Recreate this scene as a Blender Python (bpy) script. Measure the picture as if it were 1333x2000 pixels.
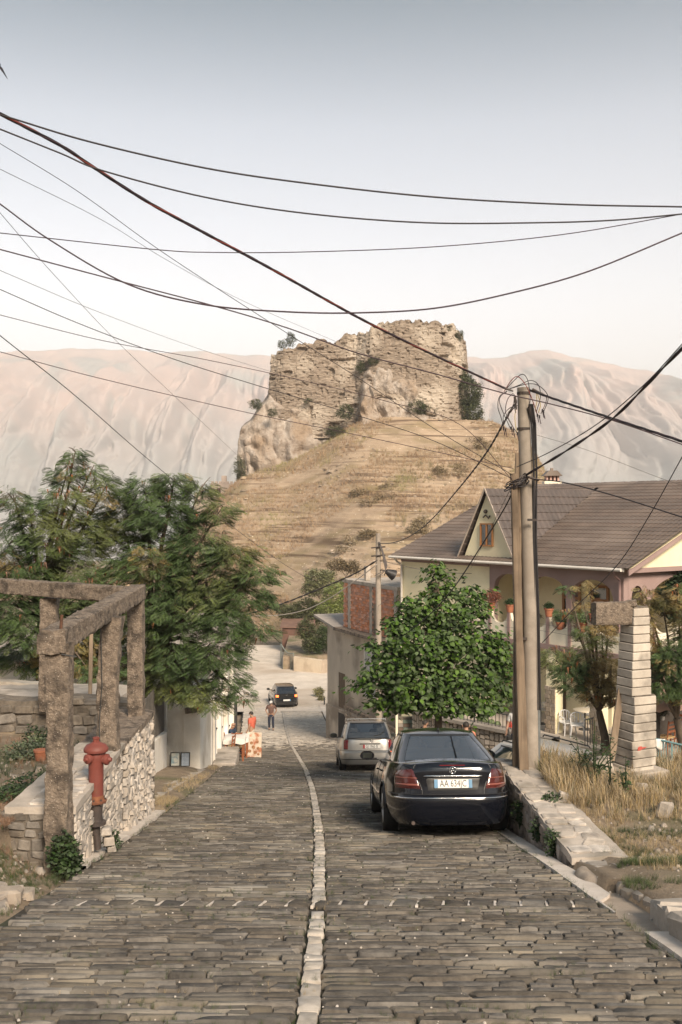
import bpy, bmesh, math, random
import numpy as np
from mathutils import Vector, Matrix, Euler
from mathutils.bvhtree import BVHTree
R = math.radians
random.seed(7)
rng = np.random.default_rng(11)
scene = bpy.context.scene
for o in list(bpy.data.objects):
    bpy.data.objects.remove(o)

# ---------------------------------------------------------------- camera, sky, sun, exposure
FPX, CX, HY = 1944.4, 666.5, 1000.0          # focal length and centre in photograph pixels
cam_d = bpy.data.cameras.new('camera')
cam_d.sensor_fit = 'VERTICAL'; cam_d.sensor_height = 36; cam_d.sensor_width = 24
cam_d.lens = 35; cam_d.clip_start = 0.1; cam_d.clip_end = 20000
cam = bpy.data.objects.new('camera', cam_d)
scene.collection.objects.link(cam)
cam.location = (0, 0, 0); cam.rotation_euler = (R(90), 0, 0)
scene.camera = cam

HAZE = 0.00030
SUN_EL, SUN_AZ = 34.0, 157.0                 # azimuth clockwise from the view direction: from the right and a bit behind
world = bpy.data.worlds.new('World'); scene.world = world; world.use_nodes = True
wt = world.node_tree; wt.nodes.clear()
w_out = wt.nodes.new('ShaderNodeOutputWorld'); w_bg = wt.nodes.new('ShaderNodeBackground')
w_sky = wt.nodes.new('ShaderNodeTexSky'); w_sky.sky_type = 'NISHITA'; w_sky.sun_disc = False
w_sky.sun_elevation = R(SUN_EL); w_sky.sun_rotation = R(SUN_AZ)
w_sky.air_density = 1.0; w_sky.dust_density = 1.6; w_sky.ozone_density = 1.0; w_sky.altitude = 300
w_hs = wt.nodes.new('ShaderNodeHueSaturation'); w_hs.inputs['Saturation'].default_value = 0.55
w_mul = wt.nodes.new('ShaderNodeMix'); w_mul.data_type = 'RGBA'; w_mul.blend_type = 'MULTIPLY'
w_mul.inputs[0].default_value = 1.0; w_mul.inputs[7].default_value = (1.0, 0.935, 0.865, 1)
wt.links.new(w_sky.outputs[0], w_hs.inputs['Color']); wt.links.new(w_hs.outputs[0], w_mul.inputs[6])
# thick valley air brightens the sky towards the horizon, the same all round
w_tc = wt.nodes.new('ShaderNodeTexCoord'); w_sep = wt.nodes.new('ShaderNodeSeparateXYZ'); w_ramp = wt.nodes.new('ShaderNodeValToRGB')
for _e, _p, _c in ((0, 0.0, (.91, .80, .75)), (1, 0.46, (.12, .20, .245))):
    w_ramp.color_ramp.elements[_e].position = _p; w_ramp.color_ramp.elements[_e].color = (*_c, 1)
_e = w_ramp.color_ramp.elements.new(.20); _e.color = (.72, .68, .655, 1)
_e = w_ramp.color_ramp.elements.new(.36); _e.color = (.465, .485, .495, 1)
w_gr = wt.nodes.new('ShaderNodeMix'); w_gr.data_type = 'RGBA'; w_gr.blend_type = 'MULTIPLY'; w_gr.inputs[0].default_value = 1.0
wt.links.new(w_tc.outputs['Generated'], w_sep.inputs[0]); wt.links.new(w_sep.outputs['Z'], w_ramp.inputs[0])
wt.links.new(w_mul.outputs[2], w_gr.inputs[6]); wt.links.new(w_ramp.outputs[0], w_gr.inputs[7])
wt.links.new(w_gr.outputs[2], w_bg.inputs['Color']); wt.links.new(w_bg.outputs[0], w_out.inputs['Surface'])
w_bg.inputs['Strength'].default_value = 0.14
sun_d = bpy.data.lights.new('sun', 'SUN'); sun_d.energy = 2.5; sun_d.angle = R(18.0); sun_d.color = (1.0, 0.83, 0.65)
sun = bpy.data.objects.new('sun', sun_d); scene.collection.objects.link(sun)
_sd = Vector((math.sin(R(SUN_AZ)) * math.cos(R(SUN_EL)), math.cos(R(SUN_AZ)) * math.cos(R(SUN_EL)), math.sin(R(SUN_EL))))
sun.rotation_euler = _sd.to_track_quat('Z', 'Y').to_euler()
scene.view_settings.view_transform = 'Standard'; scene.view_settings.look = 'None'
scene.view_settings.exposure = 1.85; scene.view_settings.gamma = 1.0
scene.view_settings.use_curve_mapping = False
scene.render.engine = 'CYCLES'
scene.cycles.max_bounces = 6; scene.cycles.transparent_max_bounces = 8
scene.cycles.volume_bounces = 0

# ---------------------------------------------------------------- numeric helpers
def smooth(a, b, x):
    t = np.clip((np.asarray(x, float) - a) / (b - a), 0, 1); return t * t * (3 - 2 * t)
def _hash(ix, iy, iz):
    n = (ix * 374761393 + iy * 668265263 + iz * 2147483647 // 3 * 7 + iz * 1274126177) & 0xFFFFFFFF
    n = ((n ^ (n >> 13)) * 1274126177) & 0xFFFFFFFF
    n = n ^ (n >> 16)
    return (n & 0xFFFFFF) / float(0xFFFFFF)
def vnoise(x, y, z=0.0, seed=0):
    x, y, z = np.broadcast_arrays(np.asarray(x, float), np.asarray(y, float), np.asarray(z, float))
    ix, iy, iz = np.floor(x).astype(np.int64), np.floor(y).astype(np.int64), np.floor(z).astype(np.int64)
    fx, fy, fz = x - ix, y - iy, z - iz
    fx, fy, fz = [f * f * (3 - 2 * f) for f in (fx, fy, fz)]
    iz = iz + seed * 57
    r = 0
    for dx in (0, 1):
        for dy in (0, 1):
            for dz in (0, 1):
                w = (fx if dx else 1 - fx) * (fy if dy else 1 - fy) * (fz if dz else 1 - fz)
                r = r + w * _hash(ix + dx, iy + dy, iz + dz)
    return r * 2 - 1
def fbm(x, y, z=0.0, oct=4, seed=0):
    r, a, f = 0, 0.5, 1.0
    for k in range(oct):
        r = r + a * vnoise(np.asarray(x) * f + 3.1 * k, np.asarray(y) * f + 7.7 * k, np.asarray(z) * f + 1.3 * k, seed + k); a *= .5; f *= 2.03
    return r
def at(px, py, Y):
    """point of the place seen at photograph pixel (px, py) when it stands Y metres ahead"""
    return Vector(((px - CX) / FPX * Y, Y, (HY - py) / FPX * Y))

# ---------------------------------------------------------------- materials
MATS = {}
def mat(name, c1, c2=None, scale=3.0, rough=0.85, bump=0.0, bscale=None, metallic=0.0, island=0.0, stretch=(1, 1, 1),
        spots=None, spec=0.5, c3=None, s3=0.6, detail=6, transl=0.0, coat=0.0, bdist=0.02, emit=None):
    """procedural material: two-tone noise, optional third tone, speckle, per-piece variation and fine relief"""
    if name in MATS: return MATS[name]
    m = bpy.data.materials.new(name); MATS[name] = m; m.use_nodes = True
    nt = m.node_tree; N = nt.nodes.new; L = nt.links.new
    p = nt.nodes['Principled BSDF']
    p.inputs['Roughness'].default_value = rough; p.inputs['Metallic'].default_value = metallic
    p.inputs['Specular IOR Level'].default_value = spec
    p.inputs['Coat Weight'].default_value = coat
    c2 = c2 or tuple(x * .82 for x in c1)
    geo = N('ShaderNodeNewGeometry'); mp = N('ShaderNodeMapping'); mp.inputs['Scale'].default_value = stretch
    L(geo.outputs['Position'], mp.inputs['Vector'])
    n1 = N('ShaderNodeTexNoise'); n1.inputs['Scale'].default_value = scale; n1.inputs['Detail'].default_value = detail
    n1.inputs['Roughness'].default_value = 0.62
    L(mp.outputs[0], n1.inputs['Vector'])
    ramp = N('ShaderNodeMapRange'); ramp.inputs[1].default_value = .35; ramp.inputs[2].default_value = .65
    L(n1.outputs['Fac'], ramp.inputs[0])
    mx = N('ShaderNodeMix'); mx.data_type = 'RGBA'
    mx.inputs[6].default_value = (*c1, 1); mx.inputs[7].default_value = (*c2, 1)
    L(ramp.outputs[0], mx.inputs[0]); col = mx.outputs[2]
    if c3:
        n3 = N('ShaderNodeTexNoise'); n3.inputs['Scale'].default_value = s3; n3.inputs['Detail'].default_value = 5
        L(geo.outputs['Position'], n3.inputs['Vector'])
        r3 = N('ShaderNodeMapRange'); r3.inputs[1].default_value = .5; r3.inputs[2].default_value = .64
        L(n3.outputs['Fac'], r3.inputs[0])
        m3 = N('ShaderNodeMix'); m3.data_type = 'RGBA'; m3.inputs[7].default_value = (*c3, 1)
        L(r3.outputs[0], m3.inputs[0]); L(col, m3.inputs[6]); col = m3.outputs[2]
    if spots:
        sc_, thr, sco = spots
        v = N('ShaderNodeTexVoronoi'); v.inputs['Scale'].default_value = sc_
        L(geo.outputs['Position'], v.inputs['Vector'])
        rv = N('ShaderNodeMapRange'); rv.inputs[1].default_value = thr; rv.inputs[2].default_value = thr * .6
        L(v.outputs['Distance'], rv.inputs[0])
        mv = N('ShaderNodeMix'); mv.data_type = 'RGBA'; mv.inputs[7].default_value = (*sco, 1)
        L(rv.outputs[0], mv.inputs[0]); L(col, mv.inputs[6]); col = mv.outputs[2]
    if island:
        oi = N('ShaderNodeObjectInfo'); ad = N('ShaderNodeMath'); ad.operation = 'ADD'
        L(oi.outputs['Random'], ad.inputs[0]); L(geo.outputs['Random Per Island'], ad.inputs[1])
        fr = N('ShaderNodeMath'); fr.operation = 'FRACT'; L(ad.outputs[0], fr.inputs[0])
        mr = N('ShaderNodeMapRange'); mr.inputs[3].default_value = 1 - island; mr.inputs[4].default_value = 1 + island
        L(fr.outputs[0], mr.inputs[0])
        hs = N('ShaderNodeHueSaturation'); L(mr.outputs[0], hs.inputs['Value']); L(col, hs.inputs['Color'])
        m2 = N('ShaderNodeMath'); m2.operation = 'MULTIPLY_ADD'; m2.inputs[1].default_value = island * .35; m2.inputs[2].default_value = .5 - island * .17
        f2 = N('ShaderNodeMath'); f2.operation = 'MULTIPLY'; f2.inputs[1].default_value = 7.31
        f3 = N('ShaderNodeMath'); f3.operation = 'FRACT'
        L(fr.outputs[0], f2.inputs[0]); L(f2.outputs[0], f3.inputs[0]); L(f3.outputs[0], m2.inputs[0])
        sm = N('ShaderNodeMapRange'); sm.inputs[3].default_value = 1 - island; sm.inputs[4].default_value = 1 + island * .6
        L(f3.outputs[0], sm.inputs[0]); L(sm.outputs[0], hs.inputs['Saturation'])
        col = hs.outputs[0]
    L(col, p.inputs['Base Color'])
    if bump:
        nb = N('ShaderNodeTexNoise'); nb.inputs['Scale'].default_value = bscale or scale * 5; nb.inputs['Detail'].default_value = 8
        nb.inputs['Roughness'].default_value = .65
        L(mp.outputs[0], nb.inputs['Vector'])
        b = N('ShaderNodeBump'); b.inputs['Strength'].default_value = bump; b.inputs['Distance'].default_value = bdist
        L(nb.outputs['Fac'], b.inputs['Height']); L(b.outputs[0], p.inputs['Normal'])
    if transl:
        tr = N('ShaderNodeBsdfTranslucent'); L(col, tr.inputs['Color']); ms = N('ShaderNodeMixShader'); ms.inputs[0].default_value = transl
        L(p.outputs[0], ms.inputs[1]); L(tr.outputs[0], ms.inputs[2]); L(ms.outputs[0], nt.nodes['Material Output'].inputs['Surface'])
    if emit:
        p.inputs['Emission Color'].default_value = (*emit[0], 1); p.inputs['Emission Strength'].default_value = emit[1]
    return m
def glass_mat(name, tint, rough=0.03, mixf=0.35):
    m = bpy.data.materials.new(name); MATS[name] = m; m.use_nodes = True
    nt = m.node_tree; nt.nodes.clear(); N = nt.nodes.new; L = nt.links.new
    out = N('ShaderNodeOutputMaterial'); g = N('ShaderNodeBsdfGlossy'); g.inputs['Roughness'].default_value = rough
    g.inputs['Color'].default_value = (.9, .92, .95, 1)
    t = N('ShaderNodeBsdfTransparent'); t.inputs['Color'].default_value = (*tint, 1)
    f = N('ShaderNodeFresnel'); f.inputs['IOR'].default_value = 1.5
    a = N('ShaderNodeMath'); a.operation = 'MULTIPLY_ADD'; a.inputs[1].default_value = 1.0; a.inputs[2].default_value = mixf; a.use_clamp = True
    L(f.outputs[0], a.inputs[0]); ms = N('ShaderNodeMixShader'); L(a.outputs[0], ms.inputs[0]); L(t.outputs[0], ms.inputs[1]); L(g.outputs[0], ms.inputs[2])
    L(ms.outputs[0], out.inputs['Surface'])
    return m

# ---------------------------------------------------------------- mesh builder
class MB:
    def __init__(s): s.v = []; s.f = []
    def add(s, vs, fs):
        n = len(s.v); s.v.extend([tuple(v) for v in vs]); s.f.extend([tuple(i + n for i in f) for f in fs]); return s
    def box(s, c, size, rot=None, bev=0.0, taper=1.0):
        hx, hy, hz = [k / 2 for k in size]
        if bev <= 0:
            vs = [Vector((sx * hx * (taper if sz > 0 else 1), sy * hy * (taper if sz > 0 else 1), sz * hz)) for sz in (-1, 1) for sx, sy in ((-1, -1), (1, -1), (1, 1), (-1, 1))]
            fs = [(3, 2, 1, 0), (4, 5, 6, 7), (0, 1, 5, 4), (1, 2, 6, 5), (2, 3, 7, 6), (3, 0, 4, 7)]
        else:
            vs, fs = _bevbox(hx, hy, hz, min(bev, hx * .9, hy * .9, hz * .9), taper)
        m = Matrix.Translation(c) @ (Euler(rot).to_matrix().to_4x4() if rot is not None else Matrix())
        return s.add([m @ v for v in vs], fs)
    def tube(s, pts, r, n=8, cap=True):
        pts = [Vector(p) for p in pts]; rs = r if hasattr(r, '__len__') else [r] * len(pts)
        rings = []; up = Vector((0, 0, 1)); a = None
        for i, p in enumerate(pts):
            d = (pts[min(i + 1, len(pts) - 1)] - pts[max(i - 1, 0)])
            if d.length < 1e-9: d = Vector((0, 0, 1))
            d.normalize()
            if a is None: a = d.cross(up if abs(d.z) < .95 else Vector((1, 0, 0))).normalized()
            else:
                a = (a - d * a.dot(d)); a = a.normalized() if a.length > 1e-6 else d.orthogonal().normalized()
            b = d.cross(a)
            rings.append([p + (a * math.cos(2 * math.pi * k / n) + b * math.sin(2 * math.pi * k / n)) * rs[i] for k in range(n)])
        vs = [v for ring in rings for v in ring]; fs = []
        for i in range(len(pts) - 1):
            for k in range(n):
                fs.append((i * n + k, i * n + (k + 1) % n, (i + 1) * n + (k + 1) % n, (i + 1) * n + k))
        if cap: fs.append(tuple(range(n - 1, -1, -1))); fs.append(tuple((len(pts) - 1) * n + k for k in range(n)))
        return s.add(vs, fs)
    def lathe(s, prof, c=(0, 0, 0), n=20, axis='Z', cap=True):
        c = Vector(c); vs = []; fs = []
        for (r, h) in prof:
            for k in range(n):
                a = 2 * math.pi * k / n; x, y = r * math.cos(a), r * math.sin(a)
                vs.append(c + (Vector((x, y, h)) if axis == 'Z' else Vector((h, x, y)) if axis == 'X' else Vector((y, h, x))))
        for i in range(len(prof) - 1):
            for k in range(n):
                fs.append((i * n + k, i * n + (k + 1) % n, (i + 1) * n + (k + 1) % n, (i + 1) * n + k))
        if cap: fs.append(tuple(range(n - 1, -1, -1))); fs.append(tuple((len(prof) - 1) * n + k for k in range(n)))
        return s.add(vs, fs)
    def prism(s, poly, d):
        """polygon of 3-D points extruded by vector d"""
        n = len(poly); d = Vector(d); vs = [Vector(p) for p in poly] + [Vector(p) + d for p in poly]
        fs = [tuple(range(n - 1, -1, -1)), tuple(range(n, 2 * n))] + [(i, (i + 1) % n, n + (i + 1) % n, n + i) for i in range(n)]
        return s.add(vs, fs)
    def grid(s, P, wrap=False):
        P = np.asarray(P, float); a, b = P.shape[:2]; vs = P.reshape(-1, 3)
        fs = [(i * b + j, i * b + (j + 1) % b, (i + 1) * b + (j + 1) % b, (i + 1) * b + j) for i in range(a - 1) for j in range(b if wrap else b - 1)]
        return s.add(vs, fs)
    def mesh(s, name, fix=True):
        me = bpy.data.meshes.new(name); me.from_pydata(s.v, [], s.f)
        if fix:
            bm = bmesh.new(); bm.from_mesh(me); bmesh.ops.recalc_face_normals(bm, faces=bm.faces); bm.to_mesh(me); bm.free()
        return me
    def build(s, name, m, parent=None, world=True, sm=False, fix=True, **tags):
        return obj(name, s.mesh(name, fix), m, parent, world, sm, **tags)
def _bevbox(hx, hy, hz, b, taper):
    vs = []; idx = {}
    for sx in (-1, 1):
        for sy in (-1, 1):
            for sz in (-1, 1):
                t = taper if sz > 0 else 1
                for ax in range(3):
                    p = [sx * hx * t, sy * hy * t, sz * hz]
                    for o in range(3):
                        if o != ax: p[o] -= (sx, sy, sz)[o] * b
                    idx[(sx, sy, sz, ax)] = len(vs); vs.append(Vector(p))
    fs = []
    q = ((-1, -1), (1, -1), (1, 1), (-1, 1))
    for ax in range(3):
        for sg in (-1, 1):
            f = []
            for a, c in q:
                k = [0, 0, 0]; k[ax] = sg; k[(ax + 1) % 3] = a; k[(ax + 2) % 3] = c; f.append(idx[(*k, ax)])
            fs.append(tuple(f) if sg > 0 else tuple(f[::-1]))
    for sx in (-1, 1):
        for sy in (-1, 1):
            for sz in (-1, 1): fs.append(tuple(idx[(sx, sy, sz, a)] for a in range(3)))
    for ax in range(3):
        o1, o2 = (ax + 1) % 3, (ax + 2) % 3
        for a in (-1, 1):
            for c in (-1, 1):
                k0 = [0, 0, 0]; k0[ax] = -1; k0[o1] = a; k0[o2] = c; k1 = list(k0); k1[ax] = 1
                fs.append((idx[(*k0, o1)], idx[(*k0, o2)], idx[(*k1, o2)], idx[(*k1, o1)]))
    return vs, fs
def setmat(me, m):
    me.materials.clear()
    for x in (m if isinstance(m, (list, tuple)) else [m]): me.materials.append(x)
def obj(name, me, m, parent=None, world=True, sm=False, **tags):
    if m is not None: setmat(me, m)
    if sm:
        me.polygons.foreach_set('use_smooth', [True] * len(me.polygons))
        if sm != True: me.set_sharp_from_angle(angle=R(sm))
    o = bpy.data.objects.new(name, me); scene.collection.objects.link(o)
    if parent is not None:
        o.parent = parent
        if world: o.matrix_parent_inverse = PMI(parent)
    for k, v in tags.items():
        if v is not None: o[k] = v
    return o
def world_m(p):
    m = p.matrix_basis.copy()
    if p.parent: m = world_m(p.parent) @ p.matrix_parent_inverse @ m
    return m
def PMI(p): return world_m(p).inverted()
def thing(name, label, cat, loc=(0, 0, 0), rz=0.0, group=None, rot=None, scale=None):
    o = bpy.data.objects.new(name, None); scene.collection.objects.link(o); o.location = loc; o.rotation_euler = rot or (0, 0, rz)
    if scale: o.scale = (scale,) * 3
    o.empty_display_size = .2
    o['label'] = label; o['category'] = cat
    if group: o['group'] = group
    return o
def tag(o, label, cat, group=None):
    o['label'] = label; o['category'] = cat
    if group: o['group'] = group
    return o
def copy_tree(o, parent=None):
    c = o.copy(); scene.collection.objects.link(c)
    if parent is not None: c.parent = parent; c.matrix_parent_inverse = o.matrix_parent_inverse.copy()
    for ch in [x for x in o.children]: copy_tree(ch, c)
    return c
def np_mesh(name, V, F, sm=False):
    """fast mesh from arrays; F is (n,3) or (n,4)"""
    V = np.ascontiguousarray(V, dtype=np.float32).reshape(-1, 3); F = np.ascontiguousarray(F, dtype=np.int32)
    k = F.shape[1]; me = bpy.data.meshes.new(name)
    me.vertices.add(len(V)); me.vertices.foreach_set('co', V.ravel())
    me.loops.add(F.size); me.loops.foreach_set('vertex_index', F.ravel())
    me.polygons.add(len(F)); me.polygons.foreach_set('loop_start', np.arange(len(F), dtype=np.int32) * k)
    if sm: me.polygons.foreach_set('use_smooth', np.ones(len(F), dtype=bool))
    me.update(calc_edges=True); return me
def heightgrid(xs, ys, fz):
    X, Y = np.meshgrid(xs, ys); Z = fz(X, Y); nx, ny = len(xs), len(ys)
    V = np.stack([X, Y, Z], -1).reshape(-1, 3)
    i = np.arange(ny - 1)[:, None] * nx + np.arange(nx - 1)[None]
    F = np.stack([i, i + 1, i + nx + 1, i + nx], -1).reshape(-1, 4)
    return V, F
def rotmats(yaw, pitch=None, roll=None):
    n = len(yaw); c, s = np.cos(yaw), np.sin(yaw); o, z = np.ones(n), np.zeros(n)
    M = np.stack([c, -s, z, s, c, z, z, z, o], -1).reshape(-1, 3, 3)
    if pitch is not None:
        c, s = np.cos(pitch), np.sin(pitch); M = M @ np.stack([o, z, z, z, c, -s, z, s, c], -1).reshape(-1, 3, 3)
    if roll is not None:
        c, s = np.cos(roll), np.sin(roll); M = M @ np.stack([c, z, s, z, o, z, -s, z, c], -1).reshape(-1, 3, 3)
    return M
def scatter(tv, tf, pos, M, sc):
    tv = np.asarray(tv, float); tf = np.asarray(tf, int); n = len(pos); k = len(tv)
    sc = np.asarray(sc, float); sc = sc[:, None, None] if sc.ndim == 1 else sc[:, None, :]
    V = np.einsum('nij,nkj->nki', M, tv[None] * sc) + np.asarray(pos)[:, None, :]
    F = tf[None] + (np.arange(n) * k)[:, None, None]
    return V.reshape(-1, 3), F.reshape(-1, tf.shape[1])
def join_arrays(lst):
    V = []; F = []; n = 0
    for v, f in lst: V.append(v); F.append(f + n); n += len(v)
    return np.concatenate(V), np.concatenate(F)
def text_mesh(txt, size, depth=0.0015, align='CENTER'):
    cu = bpy.data.curves.new('txt', 'FONT'); cu.body = txt; cu.size = size; cu.extrude = depth; cu.align_x = align; cu.align_y = 'CENTER'
    cu.resolution_u = 3
    ob = bpy.data.objects.new('txt', cu); scene.collection.objects.link(ob)
    dg = bpy.context.evaluated_depsgraph_get(); me = bpy.data.meshes.new_from_object(ob.evaluated_get(dg))
    bpy.data.objects.remove(ob); bpy.data.curves.remove(cu); return me

# ================================================================ palette
m_slate = mat('slate', (.150, .132, .111), (.078, .069, .059), 11, .8, .9, 34, island=.38, spec=.3, bdist=.013, c3=(.185, .165, .135), s3=1.3)
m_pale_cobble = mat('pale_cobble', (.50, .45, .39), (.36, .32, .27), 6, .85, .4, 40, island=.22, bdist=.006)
m_white_sett = mat('white_sett', (.50, .45, .39), (.36, .32, .27), 12, .8, .5, 50, island=.15, bdist=.005)
m_joint = mat('joint_soil', (.060, .052, .040), (.032, .028, .022), 14, .95, .8, 60, c3=(.045, .055, .022), s3=1.1)
m_earth = mat('dry_earth', (.30, .235, .165), (.19, .145, .10), 2.2, .95, .9, 24, c3=(.13, .125, .06), s3=.5, spots=(9, .16, (.48, .43, .36)), bdist=.04)
m_plaza = mat('plaza_paving', (.66, .59, .51), (.52, .46, .39), .8, .9, .6, 7, c3=(.45, .37, .29), s3=.12, bdist=.03)
m_sand = mat('gutter_sand', (.40, .33, .265), (.30, .25, .20), 5, .95, .5, 60, bdist=.01, spots=(40, .2, (.22, .18, .14)))
m_conc_white = mat('lime_concrete', (.66, .60, .54), (.52, .46, .40), 4, .85, .5, 30, bdist=.01)
m_lime = mat('limestone', (.55, .49, .425), (.36, .315, .265), 7, .85, .7, 26, island=.22, bdist=.012, c3=(.30, .27, .24), s3=4)
m_dark_stone = mat('dark_stone', (.22, .19, .155), (.11, .095, .08), 6, .9, .8, 24, island=.3, bdist=.015)
m_mortar = mat('wall_core', (.20, .17, .135), (.10, .085, .07), 9, .95, .6, 40)
m_grass_dry = mat('dry_grass', (.50, .39, .23), (.36, .27, .145), 1.5, .8, island=.35, transl=.25)
m_grass_green = mat('green_grass', (.085, .12, .035), (.05, .075, .022), 2.5, .7, island=.35, transl=.25)
m_weed = mat('weed_leaf', (.055, .09, .03), (.03, .055, .018), 5, .6, island=.35, transl=.2)
m_straw = mat('rust_straw', (.27, .165, .10), (.18, .105, .065), 3, .9, island=.3)

# ================================================================ road line, levels
_ty = np.linspace(-20, 400, 4201)
_rz = np.interp(_ty, [-20, 0, 44, 50, 58, 66, 76, 95, 400], [2.25, -1.75, -10.55, -11.65, -12.7, -13.25, -13.65, -14.2, -14.6])
_k = np.hanning(61); _k /= _k.sum(); _rz = np.convolve(np.pad(_rz, 30, mode='edge'), _k, 'valid')
_cx = np.interp(_ty, [-20, 5, 9, 14, 22.5, 30, 44.6, 58, 67, 80, 95, 400], [-.19, -.19, -.2, -.3, -.65, -1.07, -2.1, -3.2, -3.95, -5.2, -6, -6])
_k = np.hanning(81); _k /= _k.sum(); _cx = np.convolve(np.pad(_cx, 40, mode='edge'), _k, 'valid')
def roadz(Y): return np.interp(Y, _ty, _rz)
def cxr(Y): return np.interp(Y, _ty, _cx)
HL, HR = 2.62, 2.56                           # half widths of the paving
YARD = ([8, 11, 18.3, 18.8, 21, 24, 46, 60, 70], [-3.15, -3.4, -4.07, -3.5, -4.25, -5.6, -9.8, -12, -13.4])
PLOT = ([-10, 0, 8, 10.2, 11.4, 16.6], [.35, -1.6, -3.2, -3.62, -3.92, -3.98])
def ground(X, Y):
    X = np.asarray(X, float); Y = np.asarray(Y, float)
    rz = roadz(Y); c = cxr(Y); base = rz - .12
    # left: bank, yard behind the stone wall, level strip before the white gate
    xl = c - HL
    yard = np.where(Y < 8, rz + .12 + .12 * smooth(0, 3, xl - X), np.interp(Y, *YARD))
    strip = rz + .02 + .1 * smooth(0, 1, xl - X)
    edge = smooth(.15, 1.1, xl - X)
    yl = np.where(Y < 10.6, (rz - .02) * (1 - edge) + yard * edge, np.where(X < xl - .75, yard, rz - .1))
    yl = np.where((Y > 18.0) & (X > -4.95 - .02 * (Y - 18)), strip, yl)
    z = np.where(X < xl - .05, yl, base)
    # right: plot level behind the low wall, then down to the side street and the terrace
    xr = c + HR
    pl = np.interp(Y, *PLOT)
    drop = smooth(15.9, 16.9, Y)
    low = np.minimum(rz, -6.6) ; low = np.where(Y > 26, np.interp(Y, [26, 34, 40, 60, 90], [-6.95, -8.1, -9.4, -12.4, -14]), low)
    right = pl * (1 - drop) + low * drop
    right = np.where(X < xr + .62, np.where(Y < 15.9, np.where(X < xr + .30, rz - .12, np.minimum(pl - .06, rz + .9)), rz - .1), right)
    mixr = smooth(2.5, 4.2, X - xr)
    far_r = rz * (1 - mixr) + right * mixr
    right = np.where(Y > 16.9, far_r, right)
    z = np.where(X > xr + .02, right, z)
    z = np.where(Y > 62, np.minimum(rz, -13.2) - .3, z)
    off = np.maximum(X - xr, xl - X)
    z = z + np.where(off > .6, .05 * fbm(X * .9, Y * .9, 0, 3, 5) + .02 * fbm(X * 4, Y * 4, 0, 2, 9), 0)
    z = np.where(Y > 100, -14.5, z)
    z = np.where(Y < -9, np.interp(Y, [-400, -120, -9], [170, 48, .05]) + .04 * np.abs(X), z)      # unseen slope behind the camera, added to block bright horizon and darken reflections
    # far land falls to the valley, which lies under the mountains
    far = np.sqrt(X ** 2 + Y ** 2)
    z = z - 150 * smooth(260, 1500, far)
    side = smooth(18, 60, np.abs(X)) * (Y < 100) * (Y > -9)
    return z * (1 - side) + np.interp(Y, [-60, 0, 60, 100], [0, -3, -13, -14.3]) * side
xs = np.concatenate([-np.geomspace(9.2, 5000, 34)[::-1], np.arange(-9, 14.1, .12), np.geomspace(14.3, 5000, 32)])
ys = np.concatenate([[-400, -120, -40, -12, -6, -2, 0], np.arange(1, 26, .12), np.arange(26.2, 70, .5), np.arange(71, 130, 2.5), np.geomspace(131, 6500, 26)])
V, F = heightgrid(xs, ys, ground)
obj('ground', np_mesh('ground', V, F, True), m_earth, kind='structure')

# the road: a bed of soil with stones laid in courses across the slope
ys = np.arange(-6, 71, .2); us = np.linspace(0, 1, 14)
P = np.array([[[cxr(y) - HL - .03 + u * (HL + HR + .06), y, roadz(y) - .035] for u in us] for y in ys])
mb = MB().grid(P)
for xx in (0, 13):      # skirts so that the bed is solid
    Q = np.array([[P[i, xx], P[i, xx] - np.array([0, 0, .25])] for i in range(len(ys))]); mb.grid(Q)
road = mb.build('road', m_joint, sm=True, kind='structure')
_a = [(-.5, -.30), (-.45, -.5), (.45, -.5), (.5, -.30), (.5, .30), (.45, .5), (-.45, .5), (-.5, .30)]
ST_V = [(x, y, -.6) for x, y in _a] + [(x, y, .55) for x, y in _a] + [(x * .93, y * .80, .95) for x, y in _a] + [(0, 0, 1.05)]
ST_F = [(r * 8 + k, r * 8 + (k + 1) % 8, (r + 1) * 8 + (k + 1) % 8) for r in (0, 1) for k in range(8)] + \
       [(r * 8 + k, (r + 1) * 8 + (k + 1) % 8, (r + 1) * 8 + k) for r in (0, 1) for k in range(8)] + [(16 + k, 16 + (k + 1) % 8, 24) for k in range(8)]
ST_V = np.array(ST_V)
def stone_arrays(pos, size, yaw, pitch, jit=.07, roll=None):
    n = len(pos); size = np.asarray(size); tv = np.repeat(ST_V[None], n, 0).copy()
    jx = rng.uniform(-jit, jit, (n, 8)); jy = rng.uniform(-jit * 1.8, jit * 1.8, (n, 8))
    for r in range(3): tv[:, r * 8:r * 8 + 8, 0] += jx; tv[:, r * 8:r * 8 + 8, 1] += jy
    tv[:, 8:, 2] += rng.uniform(-.12, .12, (n, 17))
    tv *= size[:, None, :]
    M = rotmats(np.asarray(yaw), np.asarray(pitch), roll)
    V = np.einsum('nij,nkj->nki', M, tv) + np.asarray(pos)[:, None, :]
    return V
STONES = {'slate': [], 'pale': [], 'white': []}
y = 2.6; row = 0; row_band = row_band2 = None; BAND = []
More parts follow.
